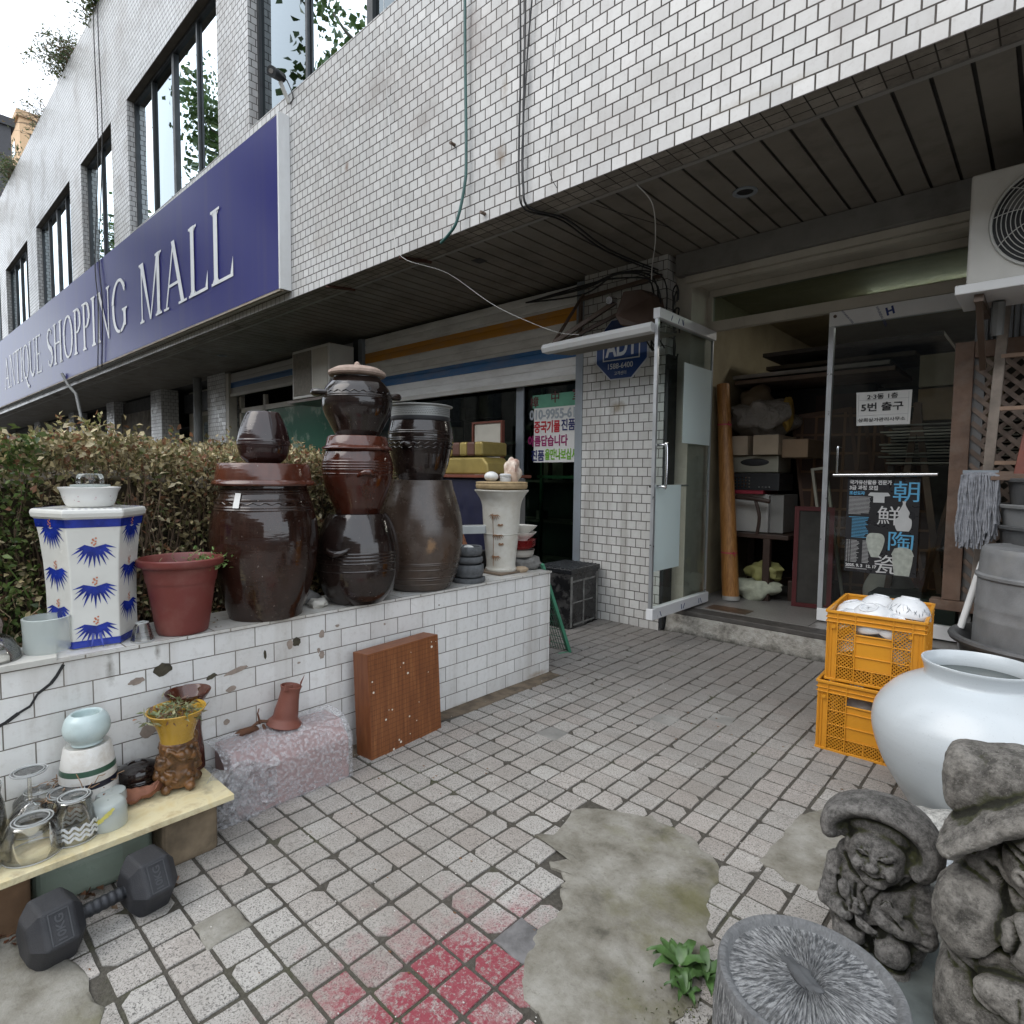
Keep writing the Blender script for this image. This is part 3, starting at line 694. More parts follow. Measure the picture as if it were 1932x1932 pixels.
def text(name, s_, mat, parent, o, xd, yd, size, align='LEFT', width=None, off=(0, 0), sp=1.0, bold=0, ext=.0006, fs=None):
    """flat lettering: origin o, x direction xd, y direction yd"""
    cu = bpy.data.curves.new('tmp', 'FONT'); cu.body = s_; cu.size = size; cu.align_x = align; cu.space_character = sp; cu.extrude = ext; cu.offset = bold; cu.resolution_u = 4
    ob = bpy.data.objects.new('tmp', cu); col.objects.link(ob)
    dg = bpy.context.evaluated_depsgraph_get(); me = bpy.data.meshes.new_from_object(ob.evaluated_get(dg))
    bpy.data.objects.remove(ob); bpy.data.curves.remove(cu)
    xd = Vector(xd).normalized(); yd = Vector(yd).normalized(); zd = xd.cross(yd)
    if width and len(me.vertices):
        xs = [v.co.x for v in me.vertices]; k = width/max(1e-6, max(xs)-min(xs))
        m0 = min(xs)
        for v in me.vertices: v.co.x = (v.co.x-m0)*k
    Mx = Matrix(((xd.x, yd.x, zd.x, o[0]), (xd.y, yd.y, zd.y, o[1]), (xd.z, yd.z, zd.z, o[2]), (0, 0, 0, 1)))
    me.transform(Mx)
    if parent: me.transform(world_mat(parent).inverted())
    me.name = name; me.materials.clear(); me.materials.append(mat)
    ob = bpy.data.objects.new(name, me); col.objects.link(ob); ob.parent = parent
    return ob

# ------------------------------------------------------------------ blue sign
sg = empty('shop_sign', (-12, 2.9, 3.2), 'long navy blue sign with white serif lettering above the arcade', 'sign')
SX0, SX1 = -30.0, -5.82
def sgz(x, top): t = (x-SX1)/(SX0-SX1); return (4.83+.42*t) if top else (3.15+.1*t)
q = NM('navy_sign_face'); pos = q.pos()
c = q.ramp(q.noise(pos, .5, 4), [(.3, (.006, .005, .12)), (.7, (.008, .007, .14))])
c = q.mix(q.ramp(q.noise(q.mapn(pos, (4, 1, .15)), 1.2, 6), [(.5, 0), (.8, .4)]), c, (.05, .045, .10))
q.set(Roughness=.3, IOR=1.24); M['navy'] = q.fin(c)
n = 12; vs = []; fs = []
for k in range(n+1):
    x = SX0+(SX1-SX0)*k/n; vs += [(x, 2.885, sgz(x, 0)), (x, 2.885, sgz(x, 1))]
for k in range(n): fs.append((2*k, 2*k+2, 2*k+3, 2*k+1))
MB().add(vs, fs).build('sign_face', M['navy'], sg, recalc=False)
mb = MB()
mb.add([(SX0, 2.89, sgz(SX0, 0)), (SX1, 2.89, sgz(SX1, 0)), (SX1, 2.89, sgz(SX1, 1)), (SX0, 2.89, sgz(SX0, 1)),
        (SX0, 2.995, sgz(SX0, 0)), (SX1, 2.995, sgz(SX1, 0)), (SX1, 2.995, sgz(SX1, 1)), (SX0, 2.995, sgz(SX0, 1))],
       [(0, 4, 5, 1), (3, 2, 6, 7), (4, 7, 6, 5), (0, 1, 2, 3), (0, 3, 7, 4), (1, 5, 6, 2)])
mb.build('sign_box', M['white'], sg)
mb = MB().box(SX1, SX1+.014, 2.876, 2.997, 3.14, 4.85).box(SX1-.012, SX1, 2.874, 2.886, 3.14, 4.85)
mb.build('end_cap', M['white'], sg, bevel=.002)
MB().bar((SX0, 2.9, 3.235), (SX1, 2.9, 3.135), .03, .02).build('lower_edge', P('rusty_trim', (.30, .26, .2), .5, .3, dirt=.6, dcol=(.2, .1, .04)), sg)
for wd_, x0_, x1_, z_, h_, sl_ in (('MALL', -10.28, -6.88, 3.50, .86, 0), ('SHOPPING', -16.9, -10.85, 3.42, .86, -.010), ('ANTIQUE', -22.9, -17.55, 3.42, .88, -.010), ('IA', -26.2, -24.2, 3.42, .88, -.010)):
  mb = MB(); serif(wd_, x0_, x1_, z_, h_, 2.879, mb, sl_)
  mb.build('lettering', P('sign_letter_silver', (.72, .73, .74), .4, .05, bump=0), sg, recalc=False)

# ------------------------------------------------------------------ hoses, cords and cameras on the facade
tag(MB().tube(cr([(-3.20, 2.965, 9.2), (-3.215, 2.965, 6.5), (-3.212, 2.965, 4.626), (-3.19, 2.965, 3.6), (-3.20, 2.96, 3.35), (-3.255, 2.94, 3.12), (-3.33, 2.93, 3.04), (-3.42, 2.93, 3.0)], 8), .011, 8).build('garden_hose', P('green_hose', (.03, .10, .09), .4, .15, bump=0), smooth=60), 'green hose hanging down the white tiled facade', 'hose')
for k, (x0, x1, lab) in enumerate(((-2.72, -2.685, 'black cable leftmost of the strands hanging before the tiled facade'), (-2.66, -2.65, 'black cable in the middle of the strands on the tiled facade'), (-2.56, -2.655, 'black cable that slants across the other strands on the facade'))):
    pts = cr([(x0, 2.975, 9.0), (x0+.01, 2.975, 5.2), (x1+(.03 if k == 2 else 0), 2.97, 4.0), (x1, 2.965, 3.5), (x1+.01, 2.96, 3.2), (x1+.03, 3.0, 3.045), (x1+.1, 3.3, 3.05), (x1+.05, 3.9, 3.03), (x1+.2, 4.4, 2.97)], 6)
    tag(MB().tube(pts, .0065 if k < 2 else .005, 6).build('hanging_cable', M['wire'], smooth=60), lab, 'cable', 'cables on the facade')
tag(MB().tube(cr([(-2.3, 2.98, 9), (-2.36, 2.98, 5), (-2.42, 2.975, 3.6), (-2.40, 2.97, 3.13), (-2.3, 3.3, 3.07), (-2.1, 3.9, 3.06)], 6), .0022, 5).build('thin_wire', M['wire'], smooth=60), 'thin grey wire hanging right of the black cables', 'wire')
tag(MB().tube(cr([(-4.22, 2.975, 9), (-4.184, 2.975, 5.12), (-4.10, 2.975, 4.0), (-4.05, 2.97, 3.3), (-3.98, 3.0, 3.05), (-3.65, 3.2, 2.90), (-3.3, 3.4, 2.62), (-2.98, 3.7, 2.44), (-2.85, 3.88, 2.42)], 8), .0024, 6).build('hanging_string', P('white_cord', (.7, .7, .68), .5, .05, bump=0), smooth=60), 'white string running down the facade and across to the awning', 'string')
tag(MB().tube(cr([(-1.95, 3.22, 3.06), (-2.0, 3.5, 3.05), (-2.2, 3.9, 3.0), (-2.45, 4.3, 2.95), (-2.52, 4.42, 2.7)], 8), .004, 6).build('hanging_string', P('white_cord', (.7, .7, .68)), smooth=60), 'loose pale string drooping below the soffit to the brick pillar', 'string')
cc = empty('security_camera', (-5.78, 2.95, 5.1), 'black security camera bracketed at the window sill over the blue sign', 'security camera')
MB().tube([(-5.86, 2.95, 5.22), (-5.76, 2.80, 5.16)], [.045, .05], 18).build('camera_body', M['black'], cc, smooth=40)
MB().tube([(-5.7595, 2.7995, 5.1597), (-5.752, 2.788, 5.155)], [.050, .048], 18).build('hood', M['darkframe'], cc, smooth=40)
MB().tube([(-5.7515, 2.787, 5.1548), (-5.749, 2.784, 5.1535)], .022, 14).build('lens', M['steel'], cc, smooth=40)
MB().bar((-5.82, 3.0, 4.98), (-5.84, 2.92, 5.16), .03, .03).build('bracket', M['offwhite'], cc)
MB().tube(cr([(-5.70, 2.85, 5.15), (-5.66, 2.9, 5.08), (-5.72, 2.99, 5.0), (-5.78, 2.99, 4.95)], 5), .005, 6).build('lead', M['wire'], cc, smooth=60)
for (x, z, lb) in ((-3.35, 3.70, 'bolt stub on the facade left of the green hose'), (-3.03, 3.12, 'bolt stub near the lower facade edge right of the green hose')):
    tag(MB().tube([(x, 3.0, z), (x, 2.955, z)], .012, 8).build('wall_bolt', M['brownmetal'], smooth=40), lb, 'bolt')
for (x, lb) in ((-4.02, 'rusty bracket under the facade edge beneath the green hose'), (-5.15, 'rusty bracket under the facade edge right of the blue sign')):
    tag(MB().bar((x, 3.0, 3.055), (x+.12, 3.24, 3.055), .03, .02).build('rusty_bracket', P('rust', (.07, .03, .02), .8, .4)), lb, 'bracket')
tag(MB().tube([(-15.3, 2.84, 3.3), (-15.1, 2.9, 3.05), (-14.72, 2.95, 2.85), (-14.0, 3.0, 1.5)], .03, 8).build('loose_pipe', P('pipe_grey', (.17, .175, .17)), smooth=40), 'thin grey pipe hanging down from the blue sign behind the hedge', 'pipe')
for (x, lb) in ((-12.35, 'dark cable hanging over roof edge down to the sign, right of the pair'), (-12.62, 'dark cable hanging over roof edge down to the sign, left of the pair')):
    tag(MB().tube(cr([(x, 3.15, 9.32), (x, 2.97, 9.25), (x+.05, 2.96, 7), (x, 2.87, 5.0), (x+.15, 2.86, 4.2), (x, 2.86, 3.1)], 6), .009, 6).build('hanging_cable', M['wire'], smooth=60), lb, 'cable')

# bundle of wires beside the awning
wb_ = empty('wire_bundle', (-2.5, 4.4, 2.9), 'tangle of black cables looping beside the pillar top and entrance', 'cables')
for k in range(4):
    a = random.uniform(0, .10); x = -2.35-random.uniform(0, .2)
    pts = cr([(-3.9+a, 4.42, 2.98), (-3.2+a, 4.40, 2.96+random.uniform(-.05, .05)), (-2.8, 4.36, 3.02-a), (x, 4.36, 2.92-a), (x+.05, 4.38, 2.65-a), (x-.04, 4.40, 2.5-a*2), (x+.02, 4.42, 2.35-a)], 5)
    MB().tube(pts, .007, 6).build('cable', M['wire'], wb_, smooth=60)
for k in range(4):
    x = -2.33+random.uniform(-.03, .03); r_ = random.uniform(.07, .11); zc = random.uniform(2.3, 2.7)
    pts = [(x+random.uniform(-.01, .01), 4.5+r_*.5*math.cos(t), zc+r_*2*math.sin(t)) for t in np.linspace(.5, 5.4, 14)]
    MB().tube(cr(pts, 3), .007, 6).build('cable', M['wire'], wb_, smooth=60)

# ------------------------------------------------------------------ air conditioners
def ac(name, x0, x1, y0, y1, z0, z1, lab, fan=True, fx=None):
    t = empty(name, ((x0+x1)/2, y0, z0), lab, 'air conditioner', 'outdoor units of the air conditioners')
    b = MB().box(x0, x1, y0, y1, z0, z1).build('casing', M['offwhite'], t, bevel=.012)
    h = z1-z0; fr_ = h*.43; cx = fx if fx else x0+h*.52; cz = (z0+z1)/2
    if fan:
        MB().lathe(cx, 0, [(fr_, 0), (fr_, .002)], 48, True, True, M=Matrix.Translation((0, y0-.003, cz)) @ Matrix.Translation((cx, 0, 0)) @ Matrix.Rotation(R(90), 4, 'X') @ Matrix.Translation((-cx, 0, 0))).build('fan_opening', M['black'], b)
        mb = MB()
        n_ = 13
        for k in range(n_):
            r_ = fr_*(k+1)/n_
            mb.tube([(cx+r_*math.cos(a), y0-.012-.012*(1-(r_/fr_)**2), cz+r_*math.sin(a)) for a in np.linspace(0, 2*math.pi, 49)], .0022, 5, caps=False)
        for k in range(10):
            a = 2*math.pi*k/10; pts = []
            for j in range(9):
                r_ = fr_*j/8; aa = a+.5*(j/8)
                pts.append((cx+r_*math.cos(aa), y0-.015-.012*(1-(r_/fr_)**2), cz+r_*math.sin(aa)))
            mb.tube(pts, .0022, 5)
        mb.tube([(cx+fr_*1.02*math.cos(a), y0-.006, cz+fr_*1.02*math.sin(a)) for a in np.linspace(0, 2*math.pi, 49)], .008, 6, caps=False)
        mb.build('fan_guard', P('guard_wire', (.5, .5, .47), .4, .05, bump=0), b, smooth=60)
        for k in range(3):
            a = k*2.094
            MB().add([(cx, y0-.006, cz), (cx+fr_*.9*math.cos(a), y0-.009, cz+fr_*.9*math.sin(a)), (cx+fr_*.9*math.cos(a+.7), y0-.005, cz+fr_*.9*math.sin(a+.7))], [(0, 1, 2)]).build('fan_blade', P('fan_blade', (.12, .12, .115), .5), b)
    return t, b
t, b = ac('air_conditioner', -.40, .46, 4.0, 4.32, 2.33, 2.90, 'off white outdoor unit with round fan guard at the upper right', True, -.40+.34)
MB().box(-.44, .5, 3.94, 4.36, 2.275, 2.325).build('tray', M['white'], t, bevel=.006)
mb = MB()
for x in (-.34, .42):
    mb = MB().box(x-.02, x+.02, 3.98, 4.45, 2.235, 2.272).bar((x, 4.0, 2.25), (x, 4.44, 1.95), .03, .03)
    mb.build('bracket_arm', M['brownmetal'], t)
MB().tube([(-.27, 4.2, 2.27), (-.275, 4.25, 2.1)], .03, 8).build('drain_stub', P('pipe_grey', (.17, .175, .17)), t, smooth=40)
t, b = ac('air_conditioner', -7.80, -6.84, 4.02, 4.38, 2.30, 2.95, 'weathered cream outdoor unit hung on the wall behind the jar stacks', False)
MB().box(-7.76, -7.28, 4.012, 4.02, 2.34, 2.91).build('louvre_grille', P('dusty_grille', (.20, .18, .15), .8, .2, sc=20, bump=.6, bsc=200), b)
MB().box(-7.25, -6.88, 4.014, 4.02, 2.34, 2.91).build('front_panel', M['cream'], b)
MB().box(-6.84, -6.832, 4.08, 4.3, 2.6, 2.9).build('side_panel', M['offwhite'], b)
MB().box(-7.9, -6.78, 4.0, 4.46, 2.25, 2.285).build('tray', M['brownmetal'], t)

# ------------------------------------------------------------------ pillar sign and folded awning
ad = empty('security_sign', (-2.82, 4.455, 2.32), 'blue octagonal security company sign with phone number on the tiled pillar', 'sign')
def octa(k): c_ = (-2.815, 2.40); h = .262*k; e = h*.414; return [(c_[0]+x, c_[1]+z) for x, z in ((-h, -e), (-e, -h), (e, -h), (h, -e), (h, e), (e, h), (-e, h), (-h, e))]
MB().prism([(x, 4.455, z) for x, z in octa(1.0)], (0, .007, 0)).build('plate', P('sign_white', (.6, .62, .65), .4), ad)
MB().poly([(x, 4.452, z) for x, z in octa(.96)]).build('blue_face', P('sign_blue', (.01, .05, .20), .35, .1, dirt=.15), ad)
wt = P('sign_lettering_white', (.62, .65, .68), .5, .03, bump=0)
mb = MB()
for (a0, a1) in (((-3.0, 2.305), (-2.63, 2.315)), ((-3.0, 2.53), (-2.63, 2.54)), ((-3.0, 2.315), (-2.99, 2.53)), ((-2.64, 2.315), (-2.63, 2.53))): mb.box(a0[0], a1[0], 4.4495, 4.4515, a0[1], a1[1])
mb.build('border', wt, ad)
text('lettering', 'ADT', wt, ad, (-2.975, 4.4505, 2.345), (1, 0, 0), (0, 0, 1), .22, width=.32, bold=.006)
text('lettering', '1588-6400', wt, ad, (-2.945, 4.4505, 2.235), (1, 0, 0), (0, 0, 1), .065, width=.25, bold=.001)
text('lettering', '고객센터', wt, ad, (-2.88, 4.4505, 2.18), (1, 0, 0), (0, 0, 1), .036, width=.12)

aw = empty('folding_awning', (-2.7, 4.2, 2.5), 'folded brown and white retractable awning hanging askew on the pillar', 'awning')
brn = P('awning_brown', (.11, .075, .055), .4, .2, dirt=.4)
MB().prism([(-3.243, 3.90, 2.40), (-3.243, 3.88, 2.365), (-3.243, 3.9, 2.33), (-3.243, 3.98, 2.33), (-3.243, 3.98, 2.39)], (1.02, .02, .03)).build('front_bar', M['white'], aw, bevel=.004)
MB().prism([(-3.23, 3.985, 2.335), (-3.23, 4.30, 2.37), (-3.23, 4.30, 2.385), (-3.23, 3.985, 2.35)], (1.0, .02, .03)).build('canopy_skin', P('awning_cloth', (.23, .21, .17), .8, .15), aw)
MB().bar((-3.18, 3.98, 2.42), (-2.72, 4.2, 2.72), .045, .035).bar((-3.18, 4.05, 2.42), (-2.68, 4.28, 2.66), .03, .03).build('folding_arm', brn, aw, bevel=.003)
MB().bar((-3.18, 3.96, 2.40), (-3.16, 4.36, 2.9), .02, .02).build('stay', brn, aw)
MB().bar((-3.22, 4.40, 2.88), (-2.42, 4.41, 2.92), .03, .03).bar((-3.2, 4.38, 2.88), (-3.2, 4.38, 2.45), .025, .03).build('back_rail', brn, aw)
MB().tube([(-2.73, 4.2, 2.735), (-2.73, 4.12, 2.72)], .03, 12).build('elbow_joint', M['steel'], aw, smooth=40)
MB().prism([(-2.66, 4.10, 2.58), (-2.62, 4.12, 2.5), (-2.42, 4.2, 2.46), (-2.40, 4.28, 2.62), (-2.44, 4.3, 2.74), (-2.52, 4.25, 2.80), (-2.62, 4.15, 2.78)], (.03, .12, 0)).build('end_housing', P('awning_leather', (.095, .06, .045), .45, .2), aw, bevel=.012)

# ------------------------------------------------------------------ glass doors
film = P('protective_film', (.76, .77, .78), .35, .06, bump=.15, bsc=14)
ink = P('film_ink', (.02, .04, .18), .5, .05, bump=0)
dl = empty('glass_door', (-2.20, 4.95, .22), 'glass door standing wide open beside the tiled pillar', 'door')
MB().poly([(-2.21, 3.99, .29), (-2.205, 4.92, .29), (-2.205, 4.92, 2.47), (-2.21, 3.99, 2.47)]).build('pane', M['doorglass'], dl)
MB().box(-2.235, -2.18, 3.96, 4.94, .215, .30).build('bottom_rail', film, dl, bevel=.003)
MB().box(-2.235, -2.18, 3.96, 4.94, 2.46, 2.535).build('top_rail', film, dl, bevel=.003)
MB().box(-2.222, -2.196, 3.965, 3.99, .30, 2.46).build('edge_strip', M['alu'], dl)
MB().box(-2.218, -2.2, 4.92, 4.935, .30, 2.46).build('hinge_strip', M['alu'], dl)
hb = MB().tube(cr([(-2.205, 4.02, 1.535), (-2.15, 4.02, 1.535), (-2.13, 4.02, 1.52), (-2.13, 4.02, 1.24), (-2.15, 4.02, 1.225), (-2.205, 4.02, 1.225)], 5), .011, 10).build('door_pull', M['steel'], dl, smooth=50)
MB().tube([(-2.25, 4.0, 1.225), (-2.25, 4.62, 1.23)], .010, 10).build('crossbar', M['steel'], dl, smooth=50)
fr_ = glassmat('frosted_film', (.62, .74, .73), (.8, .88, .9), .5, boost=2.5, wavy=0)
fm = NM('frosted_sheet'); fm.set(Base_Color=(.80, .88, .88, 1), Roughness=.5, Alpha=.92); tl_ = fm.n('BsdfTranslucent'); tl_.inputs[0].default_value = (.85, .92, .92, 1); mz = fm.n('MixShader'); mz.inputs[0].default_value = .45; fm.l(fm.b.outputs[0], mz.inputs[1]); fm.l(tl_.outputs[0], mz.inputs[2]); fm.l(mz.outputs[0], fm.o.inputs[0]); fm = fm.m
MB().box(-2.2035, -2.2025, 4.41, 4.915, 1.57, 2.205).build('frosted_sheet', fm, dl)
MB().box(-2.2035, -2.2025, 3.995, 4.41, .58, 1.236).build('frosted_sheet', fm, dl)
mk = MB()
for k in range(9):
    y = random.uniform(4.0, 4.85); z = random.choice([.25, 2.49]); mk.bar((-2.178, y, z-.02), (-2.178, y+random.uniform(-.03, .03), z+.02), .002, .006)
mk.build('film_print', ink, dl)
dr_ = empty('glass_door', (-.4, 4.95, .22), 'closed glass door carrying the paper notice and the black exhibition poster', 'door')
MB().poly([(-1.28, 4.935, .30), (-.42, 4.935, .30), (-.42, 4.935, 2.44), (-1.28, 4.935, 2.44)]).build('pane', M['doorglass'], dr_)
MB().box(-1.30, -.40, 4.91, 4.96, .21, .305).build('bottom_rail', film, dr_, bevel=.003)
MB().box(-1.30, -.40, 4.91, 4.96, 2.43, 2.535).build('top_rail', film, dr_, bevel=.003)
MB().box(-1.30, -1.265, 4.915, 4.955, .305, 2.43).build('edge_strip', M['alu'], dr_)
MB().tube([(-1.26, 4.915, 2.50), (-1.26, 4.905, 2.50)], .012, 12).build('pivot_screw', M['brownmetal'], dr_, smooth=40)
MB().tube([(-1.215, 4.87, 1.325), (-.58, 4.87, 1.335)], .0135, 10).build('crossbar', M['steel'], dr_, smooth=50)
MB().tube(cr([(-1.19, 4.93, 1.53), (-1.19, 4.87, 1.53), (-1.19, 4.86, 1.51), (-1.19, 4.86, 1.34)], 4), .009, 10).build('door_pull', M['steel'], dr_, smooth=50)
text('film_print', 'H', ink, dr_, (-.93, 4.9085, 2.45), (1, -0, .25), (-.25, 0, 1), .075, bold=.003)
text('film_print', 'HYUNDAI STEEL', ink, dr_, (-1.0, 4.9085, 2.52), (.45, 0, -1), (1, 0, .45), .022)
text('film_print', 'HYUNDAI STEEL', ink, dr_, (-1.22, 4.9085, 2.53), (.75, 0, -1), (1, 0, .75), .018)
text('film_print', 'H', ink, dr_, (-.62, 4.9085, .235), (1, 0, -.4), (.4, 0, 1), .06, bold=.003)

# paper notice
pp = P('paper_white', (.68, .68, .66), .6, .03, bump=.05)
nk = P('ink_black', (.02, .02, .022), .6, .05, bump=0)
no_ = empty('paper_notice', (-.92, 4.9, 1.8), 'white paper notice with handwritten exit directions taped to the glass', 'notice')
MB().add([(-1.095, 4.905, 1.925), (-1.085, 4.903, 1.685), (-.757, 4.9, 1.682), (-.752, 4.9, 1.918)], [(0, 1, 2, 3)]).build('sheet', pp, no_)
X_ = (1, 0, .0); Y_ = (0, 0, 1)
text('writing', '2·3동 1층', nk, no_, (-1.025, 4.899, 1.872), X_, Y_, .042, width=.19, bold=.0006)
text('writing', '5번 출구', nk, no_, (-1.06, 4.899, 1.79), X_, Y_, .065, width=.26, bold=.0014)
text('writing', '상회상가관리사무소', nk, no_, (-1.075, 4.899, 1.712), X_, Y_, .03, width=.29, bold=.0004)
mb = MB().box(-1.075, -.77, 4.8995, 4.9, 1.865, 1.8665).box(-1.075, -.77, 4.8995, 4.9, 1.755, 1.7565).box(-1.078, -1.0765, 4.8995, 4.9, 1.70, 1.91).box(-.772, -.7705, 4.8995, 4.9, 1.70, 1.91)
mb.build('rule', P('grey_rule', (.3, .3, .32), .6, 0, bump=0), no_)

# exhibition poster
ps = empty('exhibition_poster', (-.9, 4.9, .95), 'black ceramics exhibition poster with large Chinese characters on the glass door', 'poster')
MB().box(-1.125, -.675, 4.902, 4.904, .615, 1.312).build('sheet', P('poster_black', (.022, .022, .025), .3, .1, bump=0), ps)
pw_ = P('poster_white', (.62, .62, .62), .5, .03, bump=0); pb = P('poster_blue', (.12, .42, .68), .5, .03, bump=0); pg = P('poster_celadon', (.42, .45, .4), .5, .2, sc=30, bump=0)
for (ch, m_, x_, z_, s_) in (('朝', pb, -.835, 1.155, .155), ('鮮', pw_, -.925, .985, .145), ('陶', pb, -.85, .805, .15), ('瓷', pw_, -.93, .635, .145)):
    text('lettering', ch, m_, ps, (x_, 4.9005, z_), X_, Y_, s_, width=s_*1.0)
text('lettering', '국가유산활용 전문가', pw_, ps, (-1.11, 4.9005, 1.262), X_, Y_, .034, width=.265, bold=.0012)
text('lettering', '3급 과정 모집', pw_, ps, (-1.11, 4.9005, 1.222), X_, Y_, .034, width=.18, bold=.0012)
text('lettering', '조선도자', pb, ps, (-1.11, 4.9005, 1.185), X_, Y_, .028, width=.10, bold=.001)
text('lettering', '2025. 9. 3', pw_, ps, (-1.115, 4.9005, .655), X_, Y_, .028, width=.11, bold=.0012)
text('lettering', '12. 17', pw_, ps, (-.98, 4.9005, .655), X_, Y_, .028, width=.065, bold=.0012)
mb = MB(); mc = MB()
for k in range(14): mb.box(-1.11, -.97-random.random()*.012+(-.06 if k == 13 else 0), 4.8995, 4.9005, 1.165-k*.0095, 1.169-k*.0095)
for k in range(15): mc.box(-1.085+(.0 if k else -.02), -.975-random.random()*.03, 4.8995, 4.9005, 1.018-k*.0105, 1.0215-k*.0105)
for k in range(17):
    z = .845-k*.0098
    for (a, b) in ((-1.115, -1.105), (-1.10, -1.09), (-1.085, -1.03-random.random()*.02), (-1.01, -.965-random.random()*.01)): mb.box(a, b, 4.8995, 4.9005, z, z+.0042)
mb.box(-1.115, -.975, 4.8995, 4.9005, .64, .645)
mb.build('small_print', P('poster_grey', (.45, .45, .45), .5, 0, bump=0), ps); mc.build('small_print', pb, ps)
def flatpot(prof, cx, z0, m_):
    n_ = len(prof); pts = [(cx-r_, 4.8992, z0+z) for r_, z in prof]+[(cx+r_, 4.8992, z0+z) for r_, z in prof[::-1]]
    mb = MB()
    for k in range(n_-1): mb.poly([pts[k], pts[k+1], pts[2*n_-2-k], pts[2*n_-1-k]])
    mb.build('vessel_picture', m_, ps)
flatpot(cr([(.022, 0), (.045, .06), (.058, .13), (.045, .165), (.02, .175)], 4), -.93, .735, pg)
flatpot(cr([(.035, 0), (.048, .03), (.048, .08), (.03, .1), (.035, .13), (.02, .16), (.008, .19), (.012, .21)], 4), -.765, .935, P('poster_pale', (.55, .56, .56), .5, .1, bump=0))
flatpot([(.045, 0), (.06, .10), (.062, .14), (.068, .145), (.05, .19), (.02, .2)], -.76, .62, pg)
flatpot([(.035, 0), (.035, .045), (.07, .05), (.055, .072), (.0, .072)], -.92, 1.13, P('poster_pale', (.55, .56, .56), .5, .1, bump=0))

# window lettering of shop two
wl = empty('window_lettering', (-3.66, 4.5, 1.6), 'white sheet with phone number and Korean lettering in the shop window', 'lettering')
MB().box(-3.90, -3.28, 4.578, 4.58, 1.43, 1.99).build('backing_sheet', pp, wl)
MB().box(-3.92, -3.3, 4.576, 4.578, 1.97, 2.1).build('green_backing', P('mint_strip', (.1, .3, .2), .6), wl)
lr = P('letter_red', (.45, .02, .03), .4, 0, bump=0); ln_ = P('letter_navy', (.02, .025, .12), .4, 0, bump=0); lm = P('letter_magenta', (.30, .015, .13), .4, 0, bump=0); lg = P('letter_green', (.17, .42, .03), .4, 0, bump=0)
lw = P('letter_white', (.7, .72, .73), .4, 0, bump=0); lb_ = P('letter_maroon', (.08, .015, .012), .4, 0, bump=0)
def wt_(s_, m_, x, z, h, wd, bold=.002): text('lettering', s_, m_, wl, (x, 4.574, z), X_, Y_, h, width=wd, bold=bold)
wt_('010-9955-6126', P('letter_pale', (.33, .37, .40), .4, 0, bump=0), -3.955, 1.86, .13, .70, .004)
wt_('樟', lb_, -3.95, 1.99, .115, .11); wt_('中', lb_, -3.68, 2.02, .115, .10); wt_('室', lb_, -3.42, 2.03, .115, .11)
wt_('중국기물', lr, -3.895, 1.735, .125, .33, .004); wt_('진품은', ln_, -3.55, 1.745, .12, .25, .003)
wt_('아름답습니다', lm, -3.97, 1.60, .115, .5, .003)
wt_('진품', ln_, -3.93, 1.455, .115, .17, .003); wt_('을만나보십시오', lg, -3.75, 1.465, .115, .46, .003)

# unseen block added opposite: darkens reflections and cuts light from the horizon
t = empty('added_opposite_block', (-12, -22, 0), 'unseen brown block added across the street to darken reflections and low sky', 'building')
MB().box(-60, 30, -24, -15, 0, 9.5).build('walls', P('opposite_wall', (.22, .19, .16), .85, .25, sc=.4, bump=0), t)
for k in range(26): MB().box(-58+k*3.3, -56+k*3.3, -14.99, -14.95, 4.2, 6.0).build('window', M['darkframe'], t)
for k in range(26): MB().box(-58+k*3.3, -55.4+k*3.3, -14.99, -14.95, .2, 2.8).build('shopfront', M['darkgrey'], t)

